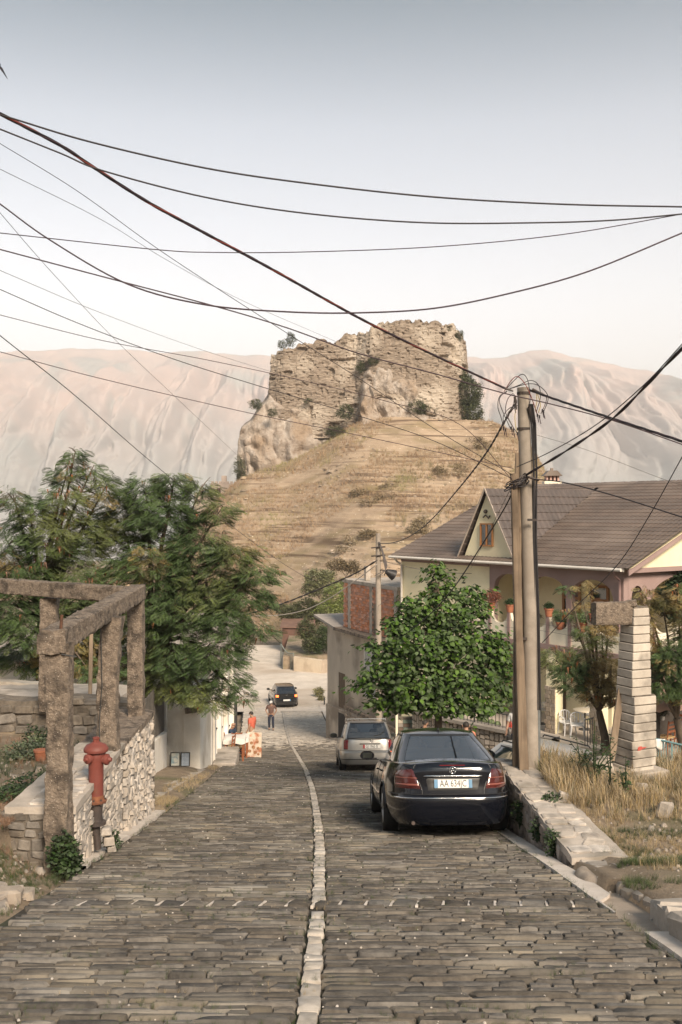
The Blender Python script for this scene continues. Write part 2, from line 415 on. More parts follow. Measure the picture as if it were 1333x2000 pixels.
while y < 70:
    near = y < 25
    pitch_row = random.uniform(.090, .124) if near else random.uniform(.115, .16)
    band = any(abs(y - b) < .14 for b in (9.05, 26.5)) or False
    c = cxr(y); slope = math.atan2(roadz(y + .5) - roadz(y - .5), 1.0); w = pitch_row
    if row_band is None and y > 8.85: row_band = y; w = .26; BAND.append(y)
    if row_band2 is None and y > 27.0: row_band2 = y; w = .3; BAND.append(y)
    if w > .25:
        nB = int((HL + HR) / .235)
        for kb_ in range(nB):
            STONES['slate'].append((c - HL + .235 * (kb_ + .5), y + w / 2, .20, w - .02, .040, slope, R(-9)))
        y += w; row += 1; continue
    x = c - HL + random.uniform(0, .12); ln_c = c
    while x < c + HR - .1:
        L_ = .24 if w > .25 else min(.62, max(.11, random.lognormvariate(-1.35, .42)))
        if x < ln_c - .07 and x + L_ > ln_c - .075: L_ = max(.08, ln_c - .08 - x)
        elif ln_c - .085 <= x < ln_c + .075: x = ln_c + .08; continue
        if x + L_ > c + HR: L_ = c + HR - x
        if L_ > .09:
            xm = x + L_ / 2; wob = .03 * math.sin(xm * 1.3 + row * .05) + .008 * math.sin(xm * 5 + row)
            gap = .004
            ww = w - random.uniform(.020, .042) if near else w - .036
            prob = float(smooth(42, 56, y)) if near or y > 30 else 0  # paler stones mixed in down the road; sunlight there is put into their colour
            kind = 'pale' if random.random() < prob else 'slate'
            h = random.uniform(.030, .044)
            STONES[kind].append((xm, y + w / 2 + wob, L_ - gap, ww, h, slope + random.gauss(-.02, .035), random.gauss(0, .010)))
        x += L_
    y += w; row += 1
y = 2.6                                        # the pale line of setts down the middle
while y < 69.5:
    L_ = random.uniform(.16, .34); c = cxr(y)
    slope = math.atan2(roadz(y + .5) - roadz(y - .5), 1.0)
    if not any(b - .25 < y < b + .2 for b in BAND):
        ang = -math.atan2(cxr(y + .5) - cxr(y - .5), 1)
        STONES['white'].append((c + random.uniform(-.005, .005), y + L_ / 2, random.uniform(.115, .135), L_ - .012, random.uniform(.028, .033), slope, ang))
    y += L_
def stone_size(s): return s[2] * s[3] / max(s[1], 3) ** 3 if s[1] > 5.4 else 0
allst = sorted([(stone_size(s), k, s) for k in STONES for s in STONES[k]], key=lambda t: -t[0])
singles, restst = allst[:300], allst[300:]
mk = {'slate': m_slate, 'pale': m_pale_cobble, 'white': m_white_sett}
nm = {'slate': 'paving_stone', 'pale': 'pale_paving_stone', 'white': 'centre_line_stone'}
for _, k, s in singles:
    z = float(roadz(s[1])) - .03 + random.uniform(-.004, .008)
    V = stone_arrays([(0, 0, 0)], [(s[2], s[3], s[4])], [s[6]], [s[5]])[0]
    me = np_mesh('paving_stone', V, np.array(ST_F)); me.polygons.foreach_set('use_smooth', [True] * len(me.polygons)); me.set_sharp_from_angle(angle=R(50))
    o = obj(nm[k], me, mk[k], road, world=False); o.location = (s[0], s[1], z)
for k in STONES:
    L_ = [s for _, kk, s in restst if kk == k]
    if not L_: continue
    A = np.array(L_); z = roadz(A[:, 1]) - .03 + rng.uniform(-.006, .009, len(A))
    V = stone_arrays(np.stack([A[:, 0], A[:, 1], z], -1), A[:, 2:5], A[:, 6], A[:, 5])
    F = np.array(ST_F)[None] + (np.arange(len(A)) * 25)[:, None, None]
    me = np_mesh('paving', V.reshape(-1, 3), F.reshape(-1, 3)); me.polygons.foreach_set('use_smooth', [True] * len(me.polygons)); me.set_sharp_from_angle(angle=R(50))
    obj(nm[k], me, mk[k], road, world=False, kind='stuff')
# mortar joints of the cross band
mb = MB()
for yb in BAND:
    for i in range(1, int((HL + HR) / .235)):
        x = cxr(yb) - HL + .235 * i; mb.box((x, yb + .13, roadz(yb + .13) - .013), (.026, .25, .03), (R(-11.3), 0, R(-9)), .003)
mb.build('band_joint', m_conc_white, road, kind='stuff')

# verge strips on the right: lime concrete strip, sandy gutter
def strip(name, x0f, x1f, y0, y1, dz, m, thick=.1, n=1.0, wob=.015, xn=3):
    ys_ = np.arange(y0, y1 + .01, .18); P = []
    for i, y in enumerate(ys_):
        a = x0f(y) + wob * float(fbm(y * 1.3, 1, 0, 2)); b = x1f(y) + wob * float(fbm(y * 1.1, 9, 0, 2)); z = roadz(y) + dz
        P.append([(a, y, z - thick)] + [(a + (b - a) * t, y, z + .01 * float(fbm(y * 3, t * 3, 0, 2))) for t in np.linspace(0, 1, xn)] + [(b, y, z - thick)])
    return MB().grid(np.array(P)).build(name, m, sm=40, kind='structure')
strip('gutter', lambda y: cxr(y) + HR + .015, lambda y: cxr(y) + HR + .52, 2.5, 17, -.020, m_sand)
strip('kerb_strip', lambda y: cxr(y) + HR + .01, lambda y: cxr(y) + HR + .01 + .2 * float(smooth(9.1, 9.5, y)) + .01, 8.6, 16, .012, m_conc_white)
strip('kerb_strip', lambda y: cxr(y) + HR + .04, lambda y: cxr(y) + HR + .30, 3.0, 8.0, .012, m_conc_white)
strip('kerb_strip', lambda y: cxr(y) - HL - .26, lambda y: cxr(y) - HL - .02, 11.2, 17.6, .012, m_conc_white, wob=.06)
# the light plaza at the foot of the slope
xs = np.arange(-32, 6.1, .6); ys = np.concatenate([np.arange(66, 104, .8)])
def plz(X, Y):
    z = roadz(Y) + .005
    z = z + .35 * smooth(84, 96, Y) + .03 * fbm(X * .5, Y * .5, 0, 3, 3)
    z = z + .35 * np.exp(-(((X + 3.4) / 3.0) ** 2 + ((Y - 84.0) / 2.0) ** 2)) * (.6 + .5 * fbm(X * .7, Y * .7, 0, 3, 8))
    return z
V, F = heightgrid(xs, ys, plz); obj('plaza', np_mesh('plaza', V, F, True), m_plaza, kind='structure')
# pale path widening on the right of the road's lower end
xs = np.linspace(0, 1, 10); ys = np.arange(50, 72, .5)
P = np.array([[(cxr(y) + HR + .05 + t * min(2.4, .9 + .1 * (y - 50)), y, roadz(y) + .03 + .02 * float(vnoise(y, t * 3))) for t in xs] for y in ys])
mb = MB().grid(P); mb.build('footpath', m_plaza, sm=True, kind='structure')

# ================================================================ hill under the fortress
_hx = [-400, -120, -80, -55, -45, -34, -27.7, -19.6, -12, -7, -2, 3, 10, 27, 34, 37.5, 41, 60, 90, 400]
_hz = [-40, -25, -18, -14, -12.5, -9.5, -4.5, 4.6, 7.8, 9.6, 13.0, 16.6, 17.6, 17.0, 14.2, 8.5, -1, -9, -14, -40]
_hgx = np.linspace(-400, 400, 3201); _k = np.hanning(49); _k /= _k.sum()
_hgz = np.convolve(np.pad(np.interp(_hgx, _hx, _hz), 24, mode='edge'), _k, 'valid')
def hill_raw(X, Y):
    T = np.interp(X, _hgx, _hgz)
    Y0 = 184 - .3 * (np.sqrt(1 + (np.minimum(X - 8, 0)) ** 2) - 1)
    front = .43 * np.maximum(0, Y0 - Y) * (1 + .15 * fbm(X * .03, 5, 0, 2)) - .0010 * np.maximum(0, Y0 - Y) ** 2
    back = .5 * np.maximum(0, Y - 215)
    z = T - front - back
    z = z + 1.5 * fbm(X * .05, Y * .05, 0, 4, 21) * (1 - .75 * smooth(170, 184, Y)) + .4 * fbm(X * .22, Y * .22, 0, 3, 22)
    return z
def hill(X, Y):
    z = hill_raw(X, Y)
    st = .75; dip = .05 * X + 1.5 * fbm(X * .02, Y * .02, 0, 2, 31)
    q = (z + dip) / st; fr = q - np.floor(q)
    band = smooth(-.25, .15, fbm(X * .045, z * .16, 0, 3, 40) + .12)
    step = (np.floor(q) + smooth(.35, .65, fr)) * st - dip
    q2 = (z + dip) / .26; f2 = q2 - np.floor(q2); st2 = (np.floor(q2) + smooth(.25, .75, f2)) * .26 - dip
    z = z + (step - z) * 1.0 * band * (.65 + .35 * vnoise(X * .25, z * 2, 0, 50)) + (st2 - z) * .7 * band
    return z + .06 * fbm(X * 1.2, Y * 1.2, 0, 2, 44)
xs = np.concatenate([np.arange(-130, -45, 2.0), np.arange(-45, 48, .33), np.arange(48, 150, 2.2)])
ys = np.concatenate([np.arange(96, 200, .26), np.arange(200, 270, 2.5)])
V, F = heightgrid(xs, ys, hill)
Vx = V[:, 2]
foot = -15.2
V[:, 2] = np.maximum(Vx, foot)
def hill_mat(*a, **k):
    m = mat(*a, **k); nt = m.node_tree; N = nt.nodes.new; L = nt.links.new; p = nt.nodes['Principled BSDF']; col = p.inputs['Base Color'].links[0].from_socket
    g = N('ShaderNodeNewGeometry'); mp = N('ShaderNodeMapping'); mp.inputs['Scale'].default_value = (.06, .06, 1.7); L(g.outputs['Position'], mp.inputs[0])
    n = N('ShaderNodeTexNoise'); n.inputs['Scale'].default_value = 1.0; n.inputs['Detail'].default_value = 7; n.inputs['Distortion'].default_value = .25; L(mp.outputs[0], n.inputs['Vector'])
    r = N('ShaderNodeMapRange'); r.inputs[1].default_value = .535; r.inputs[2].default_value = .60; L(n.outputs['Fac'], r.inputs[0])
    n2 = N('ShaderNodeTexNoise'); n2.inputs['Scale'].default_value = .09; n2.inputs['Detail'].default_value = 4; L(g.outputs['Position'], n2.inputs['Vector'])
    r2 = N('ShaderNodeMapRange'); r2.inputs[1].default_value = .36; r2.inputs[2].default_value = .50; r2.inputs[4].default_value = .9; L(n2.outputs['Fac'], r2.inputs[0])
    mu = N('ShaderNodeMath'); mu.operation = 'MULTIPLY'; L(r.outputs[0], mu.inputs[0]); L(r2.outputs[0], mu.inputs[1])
    mx = N('ShaderNodeMix'); mx.data_type = 'RGBA'; mx.inputs[7].default_value = (.115, .075, .045, 1); L(mu.outputs[0], mx.inputs[0]); L(col, mx.inputs[6]); L(mx.outputs[2], p.inputs['Base Color']); return m  # brown rock strata lines, with the ledge shadows put into their dark colour
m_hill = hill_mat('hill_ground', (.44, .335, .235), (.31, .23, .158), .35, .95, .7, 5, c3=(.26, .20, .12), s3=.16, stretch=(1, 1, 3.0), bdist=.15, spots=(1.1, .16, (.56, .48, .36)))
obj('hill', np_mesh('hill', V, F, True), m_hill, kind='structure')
# dry grass clumps over the hill (small, uncountable)
BL_V = []; BL_F = []
for k in range(7):
    a = k * .9 + .3; r = .05 + .05 * (k % 3); h = .6 + .4 * ((k * 37) % 10) / 10; lx, ly = math.cos(a), math.sin(a); n = len(BL_V)
    BL_V += [(lx * r - ly * .03, ly * r + lx * .03, 0), (lx * r + ly * .03, ly * r - lx * .03, 0), (lx * (r + .35 * h), ly * (r + .35 * h), h)]
    BL_F.append((n, n + 1, n + 2))
n = 42000
X = rng.uniform(-42, 46, n); Y = rng.uniform(108, 188, n); Z = hill(X, Y)
keep = (fbm(X * .06, Y * .09, 0, 3, 61) > -.10) & (Z > -14.5); X, Y, Z = X[keep], Y[keep], Z[keep]; n = len(X)
V, F = scatter(BL_V, BL_F, np.stack([X, Y, Z - .05], -1), rotmats(rng.uniform(0, 6.28, n)), rng.uniform(.35, .95, n))
obj('hill_grass', np_mesh('hill_grass', V, F), mat('hill_straw', (.42, .30, .185), (.28, .185, .11), .3, .9, island=.3, c3=(.30, .27, .12), s3=.12), kind='stuff')

n = 5200; X = rng.uniform(-36, 42, n); Y = rng.uniform(104, 184, n); Z = hill(X, Y); keep = (fbm(X * .08, Y * .12, 0, 3, 66) > .02) & (Z > -14); X, Y, Z = X[keep], Y[keep], Z[keep]; n = len(X)
RK_V = [(-.5, -.4, -.1), (.5, -.45, -.1), (.45, .4, -.1), (-.4, .5, -.1), (-.3, -.2, .35), (.3, -.25, .4), (.2, .25, .35), (-.2, .2, .4)]; RK_F = [(0, 1, 5), (0, 5, 4), (1, 2, 6), (1, 6, 5), (2, 3, 7), (2, 7, 6), (3, 0, 4), (3, 4, 7), (4, 5, 6), (4, 6, 7)]
V, F = scatter(RK_V, RK_F, np.stack([X, Y, Z], -1), rotmats(rng.uniform(0, 6.28, n)), np.stack([s_ := rng.lognormal(-.95, .5, n), s_ * .7, s_ * .55], -1))
obj('hill_rocks', np_mesh('hill_rocks', V, F), mat('ledge_rock', (.40, .31, .22), (.22, .165, .11), 1.5, .95, .6, 5, island=.3, bdist=.1), kind='stuff')
n = 5200; X = rng.uniform(-38, 42, n); Y = rng.uniform(106, 186, n); Z = hill(X, Y); keep = (fbm(X * .07 + 9, Y * .10, 0, 4, 67) > .14) & (Z > -14.5); X, Y, Z = X[keep], Y[keep], Z[keep]; n = len(X)
V, F = scatter(BL_V, BL_F, np.stack([X, Y, Z - .05], -1), rotmats(rng.uniform(0, 6.28, n)), rng.uniform(.6, 1.35, n))
obj('hill_scrub', np_mesh('hill_scrub', V, F), mat('hill_scrub', (.26, .19, .11), (.20, .19, .09), .25, .9, island=.35), kind='stuff')

# ================================================================ mountains across the valley
def mountain(name, px, py, Yc, seed, foot, per):
    ax = (np.array(px) - CX) / FPX * Yc; az = (HY - np.array(py)) / FPX * Yc
    xs = np.linspace(ax[0], ax[-1], 760); s = np.linspace(0, 1, 200)
    X, S = np.meshgrid(xs, s)
    crest = np.interp(xs, ax, az)[None] + 12 * fbm(X * .006, seed, 0, 3, seed)
    warp = X + 160 * S * fbm(X * .002, S * 2, 0, 2, seed + 3) + 90 * S
    u = warp / per + seed
    ph = (u + .6 * fbm(X * .0035, 3, 0, 3, seed + 9)) ; tri = np.abs((ph % 1) * 2 - 1)       # spur crests
    amp = smooth(.02, .22, S) * (1 - smooth(.45, .85, S))
    prof = np.interp(S, [0, .12, .45, .7, 1.0], [1, .86, .45, .2, 0])
    Z = foot + (crest - foot) * prof
    wq = warp + 60 * fbm(X * .004, S * 4, 0, 4, seed + 11); rg = lambda f, sd: np.minimum(1, np.abs(vnoise(wq * f, S * (1.5 + f * 160), 0, sd)) * 2.6)
    gully = .46 * rg(.0048, seed + 1) + .26 * rg(.011, seed + 2) + .17 * rg(.024, seed + 4) + .11 * rg(.055, seed + 12)
    Yd = Yc - S * (Yc * .42) - amp * (tri ** 1.3 * 170 * (1 - smooth(.3, .75, S)) + gully * 230) - 70 * fbm(X * .006, S * 7, 0, 5, seed + 5) * smooth(0, .1, S)
    Z = Z + amp * (30 * tri ** 1.5 + 16 * gully) + 22 * fbm(X * .012, S * 12, 0, 5, seed + 6) * smooth(0, .1, S) + 6 * fbm(X * .03, S * 5, 0, 3, seed + 8)
    V = np.stack([X, Yd, Z], -1)
    back = V[0:1].copy(); back[..., 1] += 900; back[..., 2] -= 500
    V = np.concatenate([back, V]); mb = np.arange(V.shape[0] - 1)[:, None] * V.shape[1] + np.arange(V.shape[1] - 1)[None]
    F = np.stack([mb, mb + V.shape[1], mb + V.shape[1] + 1, mb + 1], -1).reshape(-1, 4)
    obj(name, np_mesh(name, V.reshape(-1, 3), F, True), m_mount, kind='structure')
m_mount = mat('mountain_rock', (.56, .415, .365), (.42, .345, .325), .006, .95, 0, c3=(.33, .33, .32), s3=.0035, stretch=(1, .6, 1.6), detail=9)
_nt = m_mount.node_tree; _p = _nt.nodes['Principled BSDF']; _c = _p.inputs['Base Color'].links[0].from_socket; _g = _nt.nodes.new('ShaderNodeNewGeometry'); _s = _nt.nodes.new('ShaderNodeSeparateXYZ'); _r = _nt.nodes.new('ShaderNodeMapRange'); _m = _nt.nodes.new('ShaderNodeMix'); _m.data_type = 'RGBA'
_r.inputs[1].default_value = 430; _r.inputs[2].default_value = 90; _r.inputs[4].default_value = .8; _m.inputs[7].default_value = (.30, .33, .33, 1)      # lower slopes: scrub forest, with their blue-grey haze put into the colour
for _a, _b in ((_g.outputs['Position'], _s.inputs[0]), (_s.outputs['Z'], _r.inputs[0]), (_r.outputs[0], _m.inputs[0]), (_c, _m.inputs[6]), (_m.outputs[2], _p.inputs['Base Color'])): _nt.links.new(_a, _b)
mountain('mountain_range', [-900, -300, 0, 60, 150, 250, 330, 400, 470, 530, 620, 760, 900, 1000], [720, 700, 685, 684, 679, 682, 690, 687, 692, 694, 703, 708, 716, 726], 4200, 3, -170, 175)
mountain('mountain_range', [640, 760, 860, 915, 950, 980, 1030, 1070, 1120, 1200, 1260, 1333, 1500, 2300], [735, 722, 706, 698, 698, 696, 686, 683, 696, 712, 724, 744, 770, 800], 4000, 7, -170, 240)

# ================================================================ fortress ruin on its rock
m_ruin = mat('ruin_masonry', (.38, .305, .235), (.20, .16, .125), .9, .95, .8, 3.2, c3=(.50, .43, .35), s3=.12, stretch=(1, 1, 6.5), bdist=.22, spots=(1.6, .2, (.14, .11, .085)))
m_cliff = mat('cliff_rock', (.50, .44, .38), (.27, .215, .17), .5, .95, 1.0, 2.6, c3=(.33, .25, .18), s3=.16, bdist=.4, spots=(.8, .13, (.20, .16, .12)))
m_shrub = mat('shrub_leaf', (.13, .15, .06), (.07, .09, .035), 1.2, .8, island=.35, transl=.2)
fort = thing('fortress_ruin', 'ruined stone fortress wall with ragged top crowning the dry hill', 'fortress', (5, 190, 17))
plan = [(-13.4, 204), (-13.5, 192), (-11, 190.6), (3.0, 189.4), (5.6, 186.6), (16, 185.6), (19.5, 185.8), (22.2, 188.5), (24.2, 193), (24.5, 206)]
def plan_pt(u):
    d = [0]
    for a, b in zip(plan, plan[1:]): d.append(d[-1] + math.dist(a, b))
    d = np.array(d) ; s = u * d[-1]
    return np.interp(s, d, [p[0] for p in plan]), np.interp(s, d, [p[1] for p in plan])
us = np.linspace(0, 1, 420); PX_, PY_ = plan_pt(us)
tx, ty = np.gradient(PX_), np.gradient(PY_); ln = np.hypot(tx, ty); NX, NY = ty / ln, -tx / ln
pxs = CX + PX_ / PY_ * FPX
topy = np.interp(pxs, [520, 528, 540, 546, 575, 600, 625, 640, 662, 668, 672, 690, 722, 727, 740, 780, 820, 850, 880, 890, 903, 908, 915],
                 [702, 697, 690, 683, 677, 671, 664, 668, 668, 662, 655, 652, 648, 636, 630, 627, 625, 629, 634, 636, 650, 668, 690])
topy = np.where(us < .12, np.interp(us, [0, .12], [706, 698]), topy); topy = np.where(us > .88, np.maximum(topy, 676), topy)
ztop = (HY - topy) / FPX * PY_ + .35 * vnoise(us * 130, 0) + .3 * np.sign(vnoise(us * 60, 5)) * .5
vs = np.linspace(0, 1, 150)
U, Vv = np.meshgrid(us, vs); ZT = np.interp(U, us, ztop); ZB = 14.0; Z = ZB + (ZT - ZB) * Vv
X0, Y0 = np.interp(U, us, PX_), np.interp(U, us, PY_); nx, ny = np.interp(U, us, NX), np.interp(U, us, NY)
course = .09 * vnoise(U * 60, Z * 3.6, 0, 2) + .13 * vnoise(U * 150, Z * 6.5, 0, 3) + .30 * fbm(U * 22, Z * .35, 0, 3, 4)
hole = -.7 * smooth(.62, .75, vnoise(U * 34, Z * .9, 0, 8)) - .28 * smooth(.55, .6, vnoise(U * 150, Z * 2.4, 0, 9))
off = course + hole + .08 * (ZT - Z)
P = np.stack([X0 + nx * off, Y0 + ny * off, Z], -1)
capi = np.stack([X0[-1] - nx[-1] * 1.6, Y0[-1] - ny[-1] * 1.6 , ZT[-1] - .4 + .4 * vnoise(us * 70, 3)], -1)
capb = capi.copy(); capb[:, 2] -= 9
P = np.concatenate([P, capi[None], capb[None]])
MB().grid(P).build('wall', m_ruin, fort, sm=35)
# earth fill and dry grass on top
X, Y = np.meshgrid(np.linspace(-12, 23, 90), np.linspace(190.5, 207, 30))
zt = np.interp(X, PX_[20:-20], ztop[20:-20]); Zf = np.minimum(zt - .5, zt - .25 + .1 * (Y - 192)) + .5 * fbm(X * .3, Y * .3, 0, 3, 2)
Zf = np.where(Y > 204, Zf - 3, Zf)
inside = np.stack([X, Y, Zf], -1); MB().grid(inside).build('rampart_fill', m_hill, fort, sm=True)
# lower facing and the big plastered buttress
for (x0, x1, y, z0, z1) in []:
    xs = np.linspace(x0, x1, 40); zs = np.linspace(z0, z1, 60); Xg, Zg = np.meshgrid(xs, zs)
    Yg = y - .25 + .3 * fbm(Xg * .4, Zg * .4, 0, 4, 12) + 2.0 * smooth(.75, 1, np.abs((Xg - (x0 + x1) / 2) / (x1 - x0) * 2)) + .02 * (Zg - z0) + 1.2 * smooth(z1 - 1.5, z1, Zg + fbm(Xg, 1, 0, 2))
    MB().grid(np.stack([Xg, Yg, Zg], -1)).build('rubble_facing', mat('fort_rubble', (.46, .38, .31), (.33, .27, .21), .5, .95, .8, 4, c3=(.5, .38, .30), s3=.2, bdist=.2), fort, sm=40)

# cliff below the walls: outline by photograph silhouette, real thickness
cl = thing('cliff', 'pale limestone cliff carrying the fortress walls', 'cliff', (-4, 188, 10))
def rock(name, x0, x1, y_front, zb, zt_pts, bulge, seed, par, nu=150, nv=80, lean=.25):
    xs = np.linspace(x0, x1, nu); v = np.linspace(0, 1, nv); X, Vq = np.meshgrid(xs, v)
    zt = np.interp(X, [p[0] for p in zt_pts], [p[1] for p in zt_pts]); Z = zb + (zt - zb) * Vq
    e = np.abs((X - (x0 + x1) / 2) / (x1 - x0) * 2)
    rr = fbm(X * .22, Z * .16, seed, 5, seed) * 2.6 + np.abs(vnoise(X * .45, Z * .3, seed, 3)) * 1.5 + .5 * fbm(X * 1.3, Z * .9, 0, 3, seed + 2)
    Y = y_front + lean * (Z - zb) - bulge * np.sqrt(np.clip(1 - e ** 2, 0, 1)) - rr + 12 * smooth(.8, 1.0, e) ** 2 + 5 * smooth(.86, 1, Vq) ** 2
    MB().grid(np.stack([X + .9 * fbm(Z * .25, Y * .1, 0, 3, seed + 7), Y, Z], -1)).build(name, m_cliff, par, sm=50)
rock('rock_face', -19.8, 1.5, 189.6, 2, [(-19.8, 10), (-18.6, 15.5), (-15.8, 21), (-13.6, 24.2), (-11, 22), (-6, 20.5), (-1, 19), (1.5,18)], 3.5, 5, cl, lean=.18)
rock('rock_face', 2.6, 20.5, 186.6, 12, [(2.6, 20), (4.2, 27), (6.5, 29.4), (9, 28.6), (13, 26.5), (16, 26.8), (20.5, 22)], 4.2, 8, cl, lean=.3)
rock('rock_face', 3.2, 7.2, 183.0, 14, [(3.2, 17), (4.6, 23.2), (5.6, 24.2), (7.2, 19)], 1.6, 17, cl, 60, 50, lean=.3)
rock('rock_face', 16.5, 24.5, 191.5, 12, [(16.5, 24), (19, 27.5), (22, 26), (24.5, 20)], 2.8, 23, cl, 80, 60, lean=.3)
rock('rock_face', -20.4, -15.2, 190.5, 3, [(-20.4, 12.5), (-19, 17.2), (-17, 18.8), (-15.2, 15)], 2.4, 29, cl, 60, 60, lean=.05)
# small rocks at the hill's right shoulder
for i, (x, y, z, s) in enumerate([(at(968, 850, 196).x, 196, 14.0, 2.4), (at(998, 885, 196).x, 196, 10.5, 2.2)]):
    th = np.linspace(0, 2 * math.pi, 40); ph = np.linspace(-.3, 1.5, 18); T, Pp = np.meshgrid(th, ph); r = s * (1 + .35 * fbm(np.cos(T) * 1.5 + i * 5, np.sin(T) * 1.5, Pp, 4, 3))
    o = MB().grid(np.stack([x + r * np.cos(T) * np.cos(Pp) * 1.2, y + r * np.sin(T) * np.cos(Pp), z + r * np.sin(Pp)], -1)).build('boulder', m_cliff, sm=50)
    tag(o, ['rugged pale boulder high on the hill right of the fortress', 'rounded pale boulder lower on the hill shoulder behind the pole'][i], 'boulder')

# leaf clusters used for every bush
def leaf_tpl(n=10, r=1.0, w=.16, seed=1):
    rr = random.Random(seed); V = []; F = []
    for k in range(n):
        a = rr.uniform(0, 6.28); e = rr.uniform(-.5, 1.2); d = Vector((math.cos(a) * math.cos(e), math.sin(a) * math.cos(e), math.sin(e)))
        s = d.cross(Vector((0, 0, 1))).normalized() * w; p = d * rr.uniform(.15, .5) * r; q = d * r * rr.uniform(.6, 1); b = len(V); m_ = (p + q) / 2 + Vector((0, 0, .06))
        V += [p, m_ + s, q, m_ - s]; F += [(b, b + 1, b + 2), (b, b + 2, b + 3)]
    return np.array([tuple(v) for v in V]), np.array(F)
LT, LF = leaf_tpl()
def blob_points(blobs, n, hollow=.55):
    """points through a set of ellipsoids (centre, radii); denser near the skin, gaps by noise"""
    vol = np.array([b[1][0] * b[1][1] * b[1][2] for b in blobs]) ** .72; cnt = np.maximum(8, (n * vol / vol.sum()).astype(int)); out = []
    for (c, r), k in zip(blobs, cnt):
        d = rng.normal(size=(k, 3)); d /= np.linalg.norm(d, axis=1)[:, None]; rad = hollow + (1 - hollow) * rng.random(k) ** .5
        rad *= 1 + .38 * vnoise(d[:, 0] * 2.6 + c[0] * 3, d[:, 1] * 2.6 + c[1] * 3, d[:, 2] * 2.6 + c[2] * 3, 3)
        out.append(np.array(c)[None] + d * rad[:, None] * np.array(r)[None])
    return np.concatenate(out)
def bush_arrays(blobs, n, size, tpl=None):
    p = blob_points(blobs, n); k = len(p)
    return scatter(*(tpl or (LT, LF)), p, rotmats(rng.uniform(0, 6.28, k), rng.uniform(-.5, .5, k)), rng.uniform(.6, 1.2, k) * size)
def bush(name, label, cat, blobs, n, size, m, group=None, stem=True, tpl=None):
    c = np.mean([b[0] for b in blobs], 0); zb = min(b[0][2] - b[1][2] for b in blobs)
    t = thing(name, label, cat, (c[0], c[1], zb), group=group)
    o = obj('foliage', np_mesh('foliage', *bush_arrays(blobs, n, size, tpl)), m, t, kind='stuff')
    if stem:
        mb = MB()
        for b in blobs[:6]:
            s = min(b[1]); mb.tube([(c[0] + .1 * s, c[1], zb - .3), ((c[0] + b[0][0]) / 2, c[1], (zb + b[0][2]) / 2), tuple(b[0])], [max(.02, s * .09), max(.015, s * .06), max(.01, s * .03)], 6)
        mb.build('stem', mat('bark', (.19, .145, .11), (.11, .085, .065), 12, .9, .7, 40, stretch=(1, 1, .3), bdist=.01), t)
    return t
def pb(px, py, Y, rpx, rpy, ry=None):
    c = at(px, py, Y); a, b = rpx / FPX * Y, rpy / FPX * Y
    return ((c.x, c.y, c.z), (a, ry or (a + b) / 2, b))
G = 'shrubs growing on the fortress and its cliff'
FS = [('dark evergreen clump hanging down the right end of the fortress', [pb(912, 770, 189, 26, 34), pb(918, 810, 188, 26, 26), pb(900, 740, 190, 14, 18), pb(930, 778, 190, 10, 14)], 1500, .8),
      ('round green bush at the foot of the cliff, left of the big clump', [pb(812, 797, 184.5, 19, 15), pb(828, 800, 184.5, 14, 12)], 420, .6),
      ('low olive bush between the round bush and the big clump', [pb(850, 805, 185.5, 15, 10)], 200, .5),
      ('yellow-green bush in the gap left of the plastered buttress', [pb(676, 806, 184, 18, 14)], 240, .6),
      ('pale bush below the cliff at the left of the mound', [pb(655, 843, 181, 22, 10)], 260, .5),
      ('tall thin shrub on the left end of the wall top', [pb(568, 664, 191, 9, 14)], 160, .5),
      ('low shrub on the far left of the wall top', [pb(552, 674, 191, 9, 9)], 120, .45),
      ('pale shrub leaning out at the upper right corner of the fortress', [pb(897, 655, 189, 9, 12)], 110, .45),
      ('small shrub on the wall ledge under the tower', [pb(730, 706, 186, 11, 9)], 150, .45),
      ('hanging shrub on the broken edge of the upper wall', [pb(706, 718, 187.5, 9, 12)], 150, .45),
      ('dark round shrub on the left cliff', [pb(532, 806, 186, 10, 9)], 130, .4),
      ('shrub at the left edge of the cliff under the wall', [pb(500, 790, 189, 14, 10)], 180, .5),
      ('small shrub on the middle of the left wall', [pb(602, 783, 188, 9, 5)], 80, .35),
      ('dark shrub at the bottom left foot of the cliff', [pb(469, 918, 186, 11, 22), pb(484, 937, 184, 14, 8)], 380, .55),
      ('shrub tuft on the upper right face of the tower', [pb(868, 645, 187, 12, 9)], 110, .4),
      ('olive shrub on the right side wall of the tower', [pb(858, 712, 187.5, 14, 12)], 140, .45)]
for lb, bl, n, s in FS: bush('fortress_shrub', lb, 'shrub', bl, n, s, m_shrub, G, stem=False)
t = thing('stone_hut', 'small pale stone hut foundation on the middle of the hill', 'ruin', tuple(at(685, 992, 160)))
p = at(686, 984, 158); mb = MB(); mb.box((p.x, p.y + 1, p.z), (3.6, 2.4, 1.3), None, .05)
mb.build('wall', mat('hut_stone', (.50, .43, .34), (.36, .29, .22), 1.5, .95, .7, 6, bdist=.1), t)
